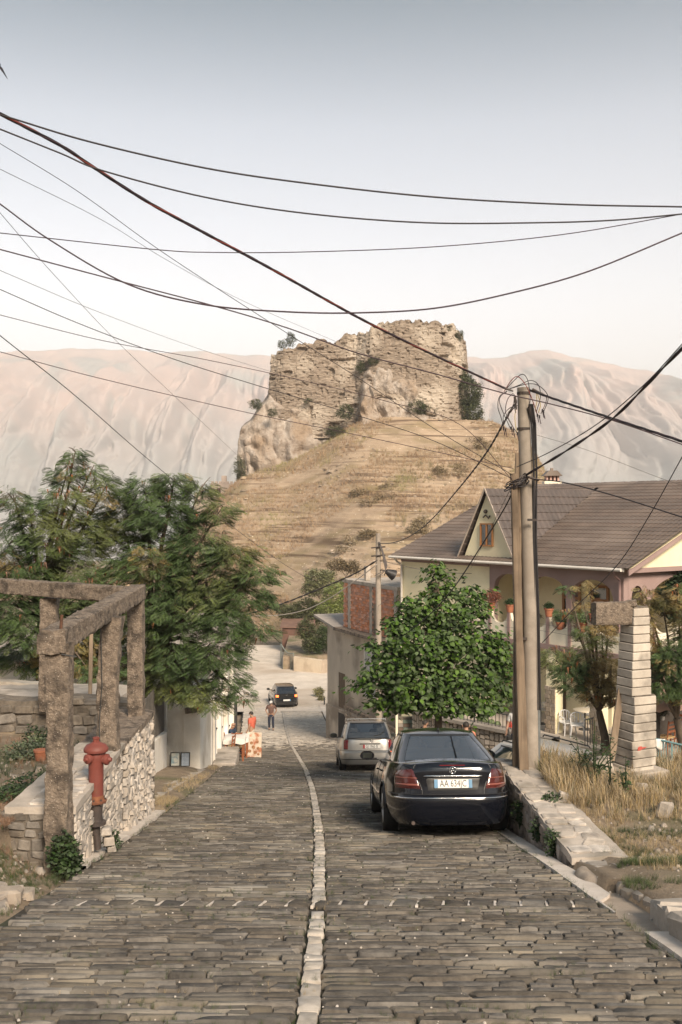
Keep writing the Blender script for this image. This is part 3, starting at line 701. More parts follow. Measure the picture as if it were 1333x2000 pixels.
# hillside scrub
SC = [('brown dry bush patch on the slope above the hut', 735, 1000, 150, 40, 11), ('dry scrub on the lower right of the mound', 880, 930, 160, 30, 16), ('rusty bush patch on the low middle of the mound', 700, 1055, 134, 34, 10),
      ('dry scrub near the right foot of the mound', 800, 1035, 136, 26, 12), ('grey-green scrub on the upper right slope', 930, 880, 172, 22, 12)]
m_scrub = mat('dry_scrub', (.30, .23, .13), (.19, .15, .08), 1.0, .9, island=.3)
for lb, px, py, Y, rx, ry in SC:
    c = at(px, py, Y); 
    bl = []
    for k in range(7):
        x = c.x + random.uniform(-1, 1) * rx / FPX * Y; yy = Y + random.uniform(-3, 3); z = float(hill(np.array([x]), np.array([yy]))[0]); s = random.uniform(.7, 1.3)
        bl.append(((x, yy, z + .3), (s * 1.2, s, s * .55)))
    bush('hill_bush', lb, 'bush', bl, 260, .5, m_scrub, 'dry bushes on the hill', stem=False)
# distant crenellated ruin left of the hill
t = thing('castle_gatehouse', 'small distant ruin with battlements and a square turret left of the hill', 'ruin', tuple(at(430, 990, 230)))
m_far = mat('far_stone', (.58, .47, .40), (.44, .36, .30), .5, .95, .5, 2)
mb = MB(); Yc = 230
def pxbox(mb, x0, y0, x1, y1, Y, d=4):
    a, b = at(x0, y0, Y), at(x1, y1, Y); mb.box(((a.x + b.x) / 2, Y + d / 2, (a.z + b.z) / 2), (b.x - a.x, d, a.z - b.z), None, .03)
pxbox(mb, 412, 944, 457, 1010, 230, 5); pxbox(mb, 380, 962, 430, 1030, 226, 5); mb.build('wall', m_far, t)
mb = MB(); pxbox(mb, 433, 929, 442, 945, 232, 2); mb.build('turret', m_far, t)
mb = MB()
for k in range(6): pxbox(mb, 413 + k * 7.4, 940, 417.5 + k * 7.4, 945, 230, 1)
mb.build('battlement', m_far, t)
mb = MB(); pxbox(mb, 424, 953, 431, 968, 229.6, 1); mb.build('window', mat('dark_opening', (.10, .055, .045), None, 5, .9), t)
th = np.linspace(0, 2 * math.pi, 40); ph = np.linspace(-.5, 1.5, 18); T, Pp = np.meshgrid(th, ph); c = at(448, 985, 205)
r = 3.6 * (1 + .5 * fbm(np.cos(T) * 1.5, np.sin(T) * 1.5, Pp, 4, 13))
o = MB().grid(np.stack([c.x + r * np.cos(T) * np.cos(Pp) * 1.1, c.y + r * np.sin(T) * np.cos(Pp), c.z - 1 + r * .7 * np.sin(Pp)], -1)).build('boulder', m_cliff, sm=50)
tag(o, 'jagged pale rock left of the hill below the battlemented ruin', 'boulder')

# ================================================================ left side of the road
m_conc = mat('weathered_concrete', (.30, .24, .185), (.15, .118, .092), 14, .95, 1.0, 30, c3=(.085, .068, .054), s3=5, spots=(30, .17, (.55, .48, .41)), bdist=.045)
m_conc_lt = mat('pale_concrete', (.52, .46, .40), (.38, .335, .285), 3, .92, .6, 26, c3=(.27, .24, .20), s3=1.6, bdist=.015)
m_plaster = mat('old_plaster', (.60, .54, .45), (.47, .41, .335), 1.6, .92, .9, 7, c3=(.36, .31, .25), s3=.9, bdist=.05)
m_white = mat('whitewash', (.84, .81, .75), (.76, .72, .65), 1.2, .85, .35, 14, c3=(.58, .53, .45), s3=.8, bdist=.012)
m_metal_dk = mat('painted_dark_metal', (.05, .05, .05), (.03, .03, .03), 8, .5, .2, 60)
m_wood_grey = mat('grey_wood', (.34, .26, .185), (.20, .15, .105), 9, .85, .6, 26, stretch=(1, 1, .06), c3=(.13, .10, .07), s3=1.5, bdist=.012)
def rough_bar(mb, a, b, w, h, amp=.02, seed=0, nper=7, step=.07, bend=0.0, up=(0, 0, 1), taper=1.0, freq=6):
    """beam of roughly square section between two points with chipped, uneven faces"""
    a, b = Vector(a), Vector(b); d = (b - a); Ln = d.length; d.normalize(); u = Vector(up)
    if abs(d.dot(u)) > .95: u = Vector((0, 1, 0))
    s = d.cross(u).normalized(); u = s.cross(d).normalized(); n = max(2, int(Ln / step)); per = []
    q = [(-1, -1), (1, -1), (1, 1), (-1, 1)]
    for k in range(4):
        p0, p1 = q[k], q[(k + 1) % 4]
        for t in np.linspace(.06, .94, nper): per.append((p0[0] + (p1[0] - p0[0]) * t, p0[1] + (p1[1] - p0[1]) * t))
    per = np.array(per); T = np.linspace(0, 1, n + 1); P = np.zeros((n + 1, len(per), 3))
    for i, t in enumerate(T):
        c = a + d * Ln * t + s * bend * math.sin(t * math.pi); f = 1 + (taper - 1) * t
        base = np.array(c)[None] + per[:, :1] * np.array(s)[None] * w / 2 * f + per[:, 1:] * np.array(u)[None] * h / 2 * f
        dn = amp * (fbm(base[:, 0] * freq, base[:, 1] * freq, base[:, 2] * freq, 3, seed) * .45 + .55 * vnoise(base[:, 0] * 26, base[:, 1] * 26, base[:, 2] * 26, seed + 1) - .8 * smooth(.3, .6, vnoise(base[:, 0] * 9, base[:, 1] * 9, base[:, 2] * 5, seed + 4)))
        o = base - np.array(c)[None]; o /= np.linalg.norm(o, axis=1)[:, None] + 1e-9
        P[i] = base + o * dn[:, None]
    m = len(per); k0 = len(mb.v); mb.grid(P, wrap=True)
    mb.f.append(tuple(k0 + i for i in range(m - 1, -1, -1))); mb.f.append(tuple(k0 + n * m + i for i in range(m)))
    return mb
fr = thing('concrete_pergola', 'unfinished pebbly concrete frame of posts and beams standing on the left stone wall', 'concrete frame', (-3.3, 14, -3.4))
C1, C2, C3, C4 = at(118, 1240, 10.95), at(219, 1215, 13.9), at(266, 1165, 16.9), at(98, 1178, 18.05)
zt = -1.34
rough_bar(MB(), (C1.x, C1.y, zt - .09), (C1.x - .02, C1.y, -4.05), .255, .25, .03, 1).build('post', m_conc, fr, sm=40)
rough_bar(MB(), (C2.x + .02, C2.y, zt - .12), (C2.x - .03, C2.y, -3.5), .27, .24, .035, 2, bend=-.05).build('post', m_conc, fr, sm=40)
rough_bar(MB(), (C3.x, C3.y, zt - .12), (C3.x + .01, C3.y, -3.6), .26, .26, .018, 3).build('post', m_conc, fr, sm=40)
rough_bar(MB(), (C4.x, C4.y, -1.56), (C4.x - .03, C4.y, -3.6), .30, .26, .025, 4).build('post', m_conc, fr, sm=40)
rough_bar(MB(), (C1.x - .04, C1.y - .16, -1.40), (C3.x + .0, C3.y + .16, -1.37), .27, .25, .03, 5, step=.09).build('beam', m_conc, fr, sm=40)
rough_bar(MB(), (C3.x - .06, C3.y + .0, -1.41), (-6.9, 18.9, -1.37), .25, .27, .025, 6, step=.09).build('beam', m_conc, fr, sm=40)
mb = MB(); rough_bar(mb, (C1.x - .20, C1.y - .04, -1.44), (C1.x + .04, C1.y - .05, -1.45), .26, .22, .035, 9); mb.build('beam_stub', m_conc, fr, sm=40)
MB().box((C1.x + .13, C1.y - .12, -1.56), (.16, .02, .012), (0, .2, .2)).build('steel_plate', m_metal_dk, fr)
MB().tube([(C1.x - .0, C1.y - .02, -1.45), (C1.x + .02, C1.y, -1.13)], .018, 6).build('steel_bar', mat('rusty_steel', (.12, .055, .03), (.07, .035, .02), 20, .9, .3), fr)
for i, (x, y, l) in enumerate([(C2.x - .02, C2.y, .1), (C3.x, C3.y - .05, .08)]):
    MB().tube([(x, y, zt - .05), (x + .01, y, zt + l - .02)], .01, 5).build('steel_bar', MATS['rusty_steel'], fr)
MB().tube([(C2.x - .12, C2.y - .14, -1.6), (C2.x - .1, C2.y - .15, -2.4), (C2.x - .14, C2.y - .14, -2.9), (C2.x - .13, C2.y - .15, -3.3)], .007, 5).build('cable', m_metal_dk, fr)
# thin wooden stake behind the frame
o = MB().box(tuple(at(178, 1278, 19.5)), (.07, .06, 1.75), (0, .02, 0), .01).build('wooden_stake', m_wood_grey); tag(o, 'thin upright wooden stake behind the concrete frame', 'stake')

# ---- stone walls built stone by stone
STONE_ME = []
for k in range(10):
    v, f = _bevbox(.5, .5, .5, .10 + .03 * (k % 3), 1); r = random.Random(k)
    v = [Vector((p.x + r.uniform(-.07, .07), p.y + r.uniform(-.07, .07), p.z + r.uniform(-.08, .08))) for p in v]
    STONE_ME.append((v, f))
_stone_cache = {}
def stone_me(k, m):
    if (k, m.name) not in _stone_cache:
        me = MB().add(*STONE_ME[k]).mesh('stone'); setmat(me, m); _stone_cache[(k, m.name)] = me
    return _stone_cache[(k, m.name)]
def stone_obj(name, parent, m, loc, dims, rz, rx=0, ry=0):
    o = bpy.data.objects.new(name, stone_me(random.randrange(10), m)); scene.collection.objects.link(o)
    o.parent = parent; o.matrix_parent_inverse = PMI(parent); o.location = loc; o.scale = dims; o.rotation_euler = (rx, ry, rz); return o
def stone_wall(parent, A, B, zb, ztp, face_depth, ch, sl, m, side, proud=.03, jit=.2, name='stone', limit=300, core_w=.4, core_m=None, cap=None, both=False):
    """stones laid in courses on the face of a wall from A to B (plan); zb, ztp give bottom and top height at a distance along it"""
    A, B = Vector((*A, 0)), Vector((*B, 0)); d = B - A; Ln = d.length; d.normalize(); nrm = Vector((d.y, -d.x, 0)) * side; rz = math.atan2(d.y, d.x)
    n = max(2, int(Ln / .4)); P = []
    for i in range(n + 1):
        s = Ln * i / n; c = A + d * s; q = c - nrm * core_w
        P.append([(c.x, c.y, zb(s) - .15), (c.x, c.y, ztp(s) - .02), (q.x, q.y, ztp(s) - .02), (q.x, q.y, zb(s) - .15)])
    mb = MB(); P = np.array(P); mb.grid(P, wrap=True); mb.f.append((3, 2, 1, 0)); k = n * 4; mb.f.append((k, k + 1, k + 2, k + 3)); mb.build('core', core_m or m_mortar, parent)
    cells = []; z0 = min(zb(s) for s in np.linspace(0, Ln, 20)); z1 = max(ztp(s) for s in np.linspace(0, Ln, 20)); z = z1
    while z > z0:
        h = random.uniform(*ch); s = random.uniform(-.2, 0)
        while s < Ln:
            l = random.uniform(*sl); sm_ = min(max(s + l / 2, 0.02), Ln); zc = z - h / 2
            if s + l > Ln: l = Ln - s; sm_ = s + l / 2
            if s < 0: l += s; sm_ = l / 2; s = 0
            if l > .05 and zb(sm_) - h * .6 < zc and zc + h * .2 < ztp(sm_): cells.append((sm_, zc, l, min(h, (ztp(sm_) - zc) * 2)))
            s += max(l, .05)
        z -= h
    random.shuffle(cells)
    for (sm_, zc, l, h) in cells[:limit]:
        c = A + d * sm_ + nrm * random.uniform(-.01, proud); c.z = zc + random.uniform(-.01, .01)
        stone_obj(name, parent, m, c - nrm * (face_depth / 2 - .02), (max(.04, l - .018), face_depth, max(.03, h - .016)), rz + random.gauss(0, .02), 0, random.gauss(0, .02 + jit * .15))
    if len(cells) > limit: print('wall over limit', len(cells))
lw = thing('stone_wall', 'white stone retaining wall under the concrete frame, left of the road', 'wall', (-3.2, 14, -4.3))
def zr_(y, k=0): return float(roadz(y)) + k
Xa = lambda y: -2.985 - .052 * (y - 11) ** 1.0
stone_wall(lw, (Xa(11.15), 11.15), (Xa(14.35), 14.35), lambda s: zr_(11.15 + s, -.05), lambda s: -3.3 - .012 * s, .16, (.08, .11), (.2, .32), m_lime, 1, .012, .05, core_w=.55)
stone_wall(lw, (Xa(14.35), 14.40), (Xa(17.4), 17.4), lambda s: zr_(14.4 + s, -.05), lambda s: -3.40 - .03 * s, .20, (.07, .15), (.08, .26), m_lime, 1, .06, .6, core_w=.6)
stone_wall(lw, (Xa(17.42), 17.42), (Xa(17.4) - .6, 17.48), lambda s: zr_(17.4, -.05), lambda s: -3.49, .2, (.1, .18), (.14, .3), m_lime, -1, .03, .5, core_w=.2)
stone_wall(lw, (Xa(11.12) - .80, 11.10), (Xa(11.12), 11.10), lambda s: -4.0, lambda s: -3.33, .16, (.09, .14), (.12, .24), m_dark_stone, 1, .03, .4, core_w=.2)
# rough mortar capping, a little higher beyond the step
def slab(name, pts, z, th, m, parent, amp=.02, seed=0, n=26, k=10):
    P = []
    for i in range(n + 1):
        t = i / n; a = Vector(pts[0]).lerp(Vector(pts[1]), t); b = Vector(pts[3]).lerp(Vector(pts[2]), t); row = [(a.x, a.y, z(t) - th)]
        for j in range(k + 1):
            p = a.lerp(b, j / k); ed = .012 * vnoise(p.x * 8, p.y * 8, 0, seed); row.append((p.x + ed, p.y, z(t) + amp * float(fbm(p.x * 4, p.y * 4, 0, 4, seed))))
        row.append((b.x, b.y, z(t) - th)); P.append(row)
    mb = MB().grid(np.array(P, float)); w_ = k + 3; mb.f.append(tuple(range(w_ - 1, -1, -1))); mb.f.append(tuple(n * w_ + i for i in range(w_))); return mb.build(name, m, parent, sm=45)
slab('coping', [(Xa(11.1) + .04, 11.08), (Xa(14.35) + .04, 14.36), (Xa(14.35) - .62, 14.36), (Xa(11.1) - .75, 11.08)], lambda t: -3.285 - .04 * t, .08, m_conc_lt, lw, .02, 3)
slab('coping', [(Xa(14.4) + .03, 14.38), (Xa(17.4) + .05, 17.45), (Xa(17.4) - .75, 17.5), (Xa(14.4) - .62, 14.38)], lambda t: -3.36 - .10 * t, .10, m_conc, lw, .05, 5)
for y in np.arange(11.25, 14.2, .27):
    for q in range(2): stone_obj('coping_stone', lw, m_lime if random.random() < .7 else m_conc_lt, (Xa(y) - .13 - .27 * q, y + random.uniform(-.04, .04), -3.288 - .04 * (y - 11.1) / 3.25), (random.uniform(.2, .27), random.uniform(.2, .27), .045), random.gauss(0, .12))
# dark dry-stone wall and plastered parapet closing the yard
dw = thing('dry_stone_wall', 'dark dry-stone wall across the back of the left yard', 'wall', (-6, 18.3, -4))
stone_wall(dw, (-9.6, 18.6), (-3.75, 18.15), lambda s: -4.12, lambda s: -3.43 + .04 * math.sin(s * 3), .25, (.12, .2), (.2, .42), m_dark_stone, 1, .05, .4, core_w=.5)
pw = thing('plaster_wall', 'low wall of peeling pale plaster behind the dark dry-stone wall', 'wall', (-6.5, 21, -4.2))
xs = np.linspace(-10.5, -4.25, 90); P = []
for x in xs:
    top = -3.42 - .05 * (x + 10) + .05 * float(fbm(x * 2, 0, 0, 3, 2)) ; t2 = 20.9
    col = [(x, t2 + .3, -4.5)] + [(x, t2 + .3, top)] + [(x, t2 + .035 * float(fbm(x * 3, z * 4, 0, 4, 8)), z) for z in np.linspace(top, -4.5, 22)]; P.append(col)
MB().grid(np.array(P)).build('wall', m_plaster, pw, sm=45)
slab('sloping_floor', [(-10, 18.75), (-4.3, 18.75), (-4.3, 20.9), (-10, 20.9)], lambda t: -3.62, .6, m_conc_lt, pw, .05, 9)

# ---- fire hydrant
m_hyd = mat('hydrant_paint', (.20, .052, .038), (.15, .040, .03), 7, .6, .35, 40, c3=(.17, .085, .04), s3=3.5, bdist=.004)
m_hyd_rust = mat('hydrant_rust', (.24, .09, .04), (.12, .05, .032), 8, .8, .4, 40, bdist=.004)
m_iron = mat('dark_iron', (.07, .05, .042), (.035, .03, .028), 9, .7, .4, 40, bdist=.004)
hx, hy, hz = at(188, 1610, 12.2).x, 12.2, at(188, 1610, 12.2).z
hyd = thing('fire_hydrant', 'old red fire hydrant with rusty barrel before the white stone wall', 'hydrant', (hx, hy, hz))
H = (hx, hy, hz)
MB().lathe([(.05, -.12), (.05, 0), (.12, .0), (.12, .035), (.085, .05), (.078, .10), (.082, .24), (.082, .27)], H, 24).build('base', m_iron, hyd, sm=40)
MB().lathe([(.125, .27), (.13, .285), (.13, .30), (.095, .315), (.092, .36)], H, 24).build('flange', m_hyd_rust, hyd, sm=40)
MB().lathe([(.09, .34), (.09, .60), (.092, .76), (.104, .80), (.106, .86), (.10, .89)], H, 24).build('barrel', m_hyd, hyd, sm=40)
cp = MB().lathe([(.10, .885), (.145, .895), (.150, .915), (.148, .935), (.12, .975), (.06, 1.0), (.05, 1.01)], H, 24).build('cap', m_hyd, hyd, sm=40)
MB().lathe([(.04, 1.0), (.04, 1.045), (.045, 1.05), (.045, 1.065), (.02, 1.075)], H, 6).build('valve_nut', m_hyd, cp)
def nozzle(dx, dy, dz, r):
    d = Vector((dx, dy, 0)).normalized(); mbn = MB().lathe([(r * .8, .06), (r * .8, .12), (r, .12), (r, .155), (r * .82, .165), (r * .5, .17), (r * .35, .2), (r * .2, .2)], (0, 0, 0), 16)
    q = Vector((0, 0, 1)).rotation_difference(d); mbn.v = [tuple(q @ Vector(v) + Vector((hx, hy, hz + dz))) for v in mbn.v]; return mbn.build('nozzle', m_hyd, hyd, sm=40)
nozzle(1, -.15, .80, .068); nozzle(-.55, -1, .83, .06); nozzle(.3, 1, .86, .05)
mb = MB()
for k in range(8):
    a = k * math.pi / 4; mb.lathe([(.011, .255), (.011, .325)], (hx + .112 * math.cos(a), hy + .112 * math.sin(a), hz), 6)
mb.build('bolts', m_iron, hyd, kind='stuff')
MB().tube([(hx + .0, hy, hz - .02), (hx + .02, hy, hz - .3)], .045, 10).build('riser_pipe', m_iron, hyd)
o = MB(); rough_bar(o, (hx - .10, 11.9, hz - .03), (hx - .10, 11.9, hz - .55), .20, .2, .015, 31); o = o.build('concrete_block', m_conc_lt, sm=40); tag(o, 'small grey concrete block in front of the foot of the hydrant', 'block')
fs = thing('foot_stones', 'three pale stones stacked at the foot of the hydrant by the road', 'stones', (hx + .1, 12.3, hz - .3))
for i, (dx, dy, dz, s) in enumerate([(.12, .02, -.09, .13), (.14, .06, -.22, .12), (.17, .1, -.33, .11)]):
    stone_obj('stone', fs, m_lime, (hx + dx, hy + dy, hz + dz), (s, s * 1.1, s * .8), random.random())

# ---- slatted metal fence on its low white wall, gate pillar, white house
fe = thing('slat_fence', 'dark vertical slat fence on a low white wall before the white pillar', 'fence', (-4.7, 24, -6.8))
A, B = Vector((-4.42, 19.6, 0)), Vector((-5.02, 28.7, 0)); n = 46
def bz(t): return -5.05 - 1.28 * t
xs = np.linspace(0, 1, 30); P = []
for t in xs:
    c = A.lerp(B, t); zb = zr_(c.y, -.3); P.append([(c.x, c.y, zb), (c.x + .02 * float(vnoise(c.y * 2, 0)), c.y, bz(t) - .02), (c.x - .2, c.y, bz(t) - .02), (c.x - .2, c.y, zb)])
MB().grid(np.array(P), wrap=True).build('low_wall', m_white, fe, sm=30)
sl = None
m_slat = mat('slat_paint', (.115, .105, .095), (.075, .068, .06), 8, .6, .2, 40, island=.2)
for i in range(n):
    t = (i + .5) / n; c = A.lerp(B, t); zb, zt_ = bz(t) + .03, -4.42 - .35 * t
    if sl is None: sl = MB().box((0, 0, .5), (.025, .07, 1.0)).mesh('slat'); setmat(sl, m_slat)
    o = bpy.data.objects.new('slat', sl); scene.collection.objects.link(o); o.parent = fe; o.matrix_parent_inverse = PMI(fe); o.location = (c.x - .08, c.y, zb); o.scale = (1, 1, zt_ - zb)
for dz in (.1, None):
    mb = MB(); pa, pb_ = A + Vector((-.115, 0, 0)), B + Vector((-.115, 0, 0))
    pa.z = bz(0) + .1 if dz else -4.55; pb_.z = bz(1) + .1 if dz else -4.9; mb.tube([pa, pb_], .02, 4); mb.build('rail', m_metal_dk, fe)
gp = thing('gate_wall', 'tall whitewashed wall end with shaded front beside the slat fence', 'wall', (-4.6, 30, -7.8))
def wbox(mb, x0, x1, y0, y1, z0, z1, bev=.012): return mb.box(((x0 + x1) / 2, (y0 + y1) / 2, (z0 + z1) / 2), (abs(x1 - x0), abs(y1 - y0), abs(z1 - z0)), None, bev)
def rough_box(x0, x1, y0, y1, z0, z1, amp, seed, step=.16):
    mb = MB(); rough_bar(mb, ((x0 + x1) / 2, (y0 + y1) / 2, z0), ((x0 + x1) / 2, (y0 + y1) / 2, z1), abs(x1 - x0), abs(y1 - y0), amp, seed, nper=9, step=step, freq=1.6); return mb
rough_box(-5.12, -4.13, 29.0, 31.6, -8.1, -5.14, .02, 41).build('pillar', m_white, gp, sm=40)
rough_box(-4.62, -4.06, 28.98, 31.2, -8.1, -5.78, .015, 42).build('pillar', m_white, gp, sm=40)
mb = MB(); wbox(mb, -5.2, -4.08, 28.9, 31.7, -5.15, -5.06); mb.build('cap_slab', m_conc_lt, gp)
mb = MB(); rough_bar(mb, (-4.52, 28.94, -5.77), (-4.05, 28.94, -5.71), .25, .16, .02, 44); mb.build('ledge_block', m_conc, gp, sm=40)
wh = thing('white_house', 'whitewashed house with grey doors along the left road edge beyond the pillar', 'house', (-6, 37, -9))
hA, hB = Vector((-4.12, 31.7, 0)), Vector((-4.80, 45.0, 0))
def hp(t, o=0.0): d = (hB - hA).normalized(); return hA + d * t + Vector((d.y, -d.x, 0)) * o
def hbox(mb, t0, t1, o0, o1, z0, z1, bev=.008):
    c = hp((t0 + t1) / 2, (o0 + o1) / 2); d = hB - hA; return mb.box((c.x, c.y, (z0 + z1) / 2), (t1 - t0, abs(o1 - o0), z1 - z0), (0, 0, math.atan2(d.y, d.x)), bev)
mb = MB(); hbox(mb, 0, 13.3, -7.5, 0, -12, -4.75); mb.build('wall', m_white, wh)
mb = MB(); hbox(mb, -.4, 13.7, -7.9, .35, -4.74, -4.6); mb.build('roof', mat('roof_slab', (.45, .40, .34), (.33, .28, .23), 3, .9, .4, 20), wh)
m_door = mat('pale_blue_door', (.52, .55, .58), (.44, .47, .50), 3, .6, .15, 30)
for t0, t1, zt_ in [(.55, 1.45, -5.9), (3.1, 4.1, -6.3), (7.5, 8.4, -7.3)]:
    y = hp((t0 + t1) / 2).y; zb = zr_(y, .1); d_ = MB(); hbox(d_, t0 + .06, t1 - .06, .005, .045, zb, zt_ - .06, .004); dd = d_.build('door', m_door, wh)
    f_ = MB(); hbox(f_, t0, t0 + .06, .0, .075, zb, zt_); hbox(f_, t1 - .06, t1, .0, .075, zb, zt_); hbox(f_, t0 + .062, t1 - .062, .0, .075, zt_ - .06, zt_); f_.build('frame', m_white, dd)
    h_ = MB(); hbox(h_, t1 - .2, t1 - .08, .05, .09, zb + 1.0, zb + 1.03, 0); h_.build('handle', m_metal_dk, dd)
for t0 in (2.1, 5.6, 9.6):
    y = hp(t0).y; zb = zr_(y, 0); mb = MB(); hbox(mb, t0, t0 + .38, 0, .16, zb - .3, -5.6, .01); mb.build('pilaster', m_white, wh)
mb = MB(); hbox(mb, .1, 2.4, .02, .75, zr_(33, -.3), zr_(31.8, .08), .03); mb.build('doorstep', m_conc_lt, wh)
mb = MB(); hbox(mb, 6.3, 7.1, .01, .06, -7.5, -6.9, .004); w = mb.build('window', mat('window_dark', (.05, .06, .07), None, 4, .15), wh)
mb = MB(); hbox(mb, 6.2, 7.2, .0, .14, -7.58, -7.52, .004); mb.build('sill', m_white, w)
# grey step paving before the pillar and the door
slab('pavement', [(-4.9, 18.2), (-4.95, 29.0), (-3.95, 29.0), (-3.5, 18.2)], lambda t: zr_(18.2 + 10.8 * t, .07), .2, m_conc_lt, None, .03, 19, 50)['kind'] = 'structure'
# two framed tiles leaning against the pillar
m_tile_w = mat('painted_tile', (.62, .62, .55), (.52, .54, .50), 6, .3, .05, 40, c3=(.30, .42, .46), s3=5)
def tile(px0, px1, lab, m, pattern):
    a = at(px0, 1492, 28.7); b = at(px1, 1516, 28.7); cx_ = (a.x + b.x) / 2; w_ = b.x - a.x; zb = zr_(28.6, .13)
    t = thing('framed_tile', lab, 'picture', (cx_, 28.72, zb), rot=(R(-8), 0, 0))
    mb = MB(); mb.box((0, 0, .20), (w_ - .03, .02, .36)); mb.build('picture', m, t, world=False)
    mb = MB()
    for sx in (-1, 1): mb.box((sx * (w_ / 2 - .012), 0, .20), (.024, .035, .40))
    for sz in (0, 1): mb.box((0, 0, .012 + sz * .376), (w_ - .05, .035, .024))
    mb.build('frame', m_metal_dk, t, world=False)
    mb = MB()
    if pattern:
        for i in range(6):
            for j in range(9): mb.box((-w_ / 2 + .04 + i * (w_ - .08) / 5, -.012, .05 + j * .038), (.02, .004, .02), (0, R(45), 0))
    else:
        mb.tube([(-.09, -.012, .24), (-.04, -.012, .27), (.03, -.012, .26), (.08, -.012, .22)], .004, 4); mb.tube([(-.08, -.012, .12), (0, -.012, .10), (.07, -.012, .13)], .006, 4)
    mb.build('pattern', mat('tile_blue', (.16, .24, .36), (.12, .18, .28), 30, .4), t, world=False, kind='stuff')
tile(333, 352, 'framed white tile picture with a pale map drawing leaning on the white pillar', m_tile_w, False)
tile(353, 371, 'framed tile of small blue diamonds leaning on the white pillar', mat('tile_pale', (.50, .56, .62), (.42, .48, .55), 20, .4), True)

# ---- cafe tables and chairs at the left edge
m_chairw = mat('red_brown_wood', (.30, .105, .045), (.21, .07, .03), 12, .5, .2, 60, stretch=(1, 1, .2))
m_rush = mat('rush_seat', (.52, .36, .18), (.40, .27, .13), 40, .8, .5, 120)
m_cloth = mat('white_cloth', (.78, .75, .71), (.72, .69, .64), 6, .8, .2, 14)
def wood_chair(lab):
    t = thing('wooden_chair', lab, 'chair', group='wooden chairs at the cafe tables')
    MB().box((0, 0, .44), (.40, .38, .035), None, .012).build('seat', m_rush, t, world=False)
    for sx in (-1, 1):
        MB().box((sx * .18, .17, .22), (.035, .035, .44)).build('leg', m_chairw, t, world=False)
        MB().tube([(sx * .18, -.17, 0), (sx * .18, -.17, .45), (sx * .18, -.21, .92)], .019, 6).build('leg', m_chairw, t, world=False)
    mb = MB()
    for z in (.62, .74, .86): mb.box((0, -.19 - (z - .45) * .05, z), (.33, .016, .06))
    mb.build('backrest', m_chairw, t, world=False)
    mb = MB()
    for sx in (-1, 1): mb.box((sx * .18, 0, .2), (.02, .32, .02))
    for sy in (-1, 1): mb.box((0, sy * .17, .28), (.34, .02, .02))
    mb.build('stretcher', m_chairw, t, world=False)
    return t
def cafe_table(lab, x, y, z, w_, d_, rz):
    t = thing('cafe_table', lab, 'table', (x, y, z), rz, 'cafe tables by the white house')
    MB().box((0, 0, .735), (w_, d_, .03), None, .005).build('table_top', m_chairw, t, world=False)
    for sx in (-1, 1):
        for sy in (-1, 1): MB().box((sx * (w_ / 2 - .06), sy * (d_ / 2 - .06), .36), (.06, .06, .72)).build('leg', m_chairw, t, world=False)
    P = []
    for u, (e, zz) in enumerate([(1.0, .757), (1.04, .745), (1.05, .62)]):
        P.append([(math.copysign(min(abs(math.cos(a)) * 1.5, 1), math.cos(a)) * w_ / 2 * e + (0.01 * math.sin(a * 9) if u == 2 else 0), math.copysign(min(abs(math.sin(a)) * 1.5, 1), math.sin(a)) * d_ / 2 * e, zz + (.02 * math.sin(a * 7) if u == 2 else 0)) for a in np.linspace(0, 2 * math.pi, 48, endpoint=False)])
    mb = MB().grid(np.array(P), wrap=True); mb.f.append(tuple(range(48)))
    o = mb.build('tablecloth', m_cloth, None, world=False, sm=50); o.location = (x, y, z + .002); o.rotation_euler = (0, 0, rz); tag(o, 'white cloth on the ' + ('nearer' if 'nearer' in lab else 'farther') + ' cafe table', 'tablecloth', 'white cloths on the cafe tables'); return t
zt1, zt2 = zr_(34.6, .02), zr_(37.0, .02)
cafe_table('nearer red-brown cafe table with white cloth beside the white house', -3.72, 34.9, zt1, .72, .9, .05)
cafe_table('farther red-brown cafe table with white cloth beside the white house', -3.85, 37.2, zt2, .8, .9, .05)
c0 = wood_chair('rush-seated wooden chair nearest the camera at the nearer cafe table'); c0.location = (-3.88, 34.25, zr_(34.2, .02)); c0.rotation_euler = (0, 0, R(80))
for x, y, rz, lb in [(-3.72, 35.7, 190, 'rush-seated wooden chair behind the nearer cafe table'), (-4.05, 36.4, -80, 'rush-seated wooden chair tucked between the two cafe tables')]:
    c = copy_tree(c0); c.location = (x, y, zr_(y, .02)); c.rotation_euler = (0, 0, R(rz)); c['label'] = lb
mn = thing('menu_board', 'printed cream menu board with food pictures standing by the cafe tables', 'sign', (-3.28, 37.6, zr_(37.6, 0)), R(-6))
MB().box((0, 0, .48), (.56, .03, .92), (R(-6), 0, 0), .005).build('board', mat('menu_print', (.66, .57, .46), (.58, .48, .38), 5, .6, 0, c3=(.42, .17, .09), s3=4.5), mn, world=False)
mb = MB()
for i, (x, z, s) in enumerate([(-.1, .55, .06), (.13, .6, .05), (-.02, .40, .07), (.16, .36, .06), (-.16, .25, .06), (.05, .2, .07), (.17, .14, .05)]): mb.lathe([(s, -.003), (s * .8, -.012)], (x, -.02 + (z - .48) * .1, z), 12, 'Y')
mb.build('food_picture', mat('food_print', (.25, .10, .05), (.45, .25, .12), 14, .6), mn, world=False, kind='stuff')
for sx in (-1, 1): MB().box((sx * .25, .1, .4), (.025, .025, .82), (R(10), 0, 0)).build('leg', m_chairw, mn, world=False)
o = MB().tube([(at(459, 1378, 43).x, 43, -8.2), (at(459, 1425, 43).x, 43, zr_(43, -.1))], .11, 10).build('dark_post', m_metal_dk); tag(o, 'thick dark post beside the seated man at the cafe', 'post')
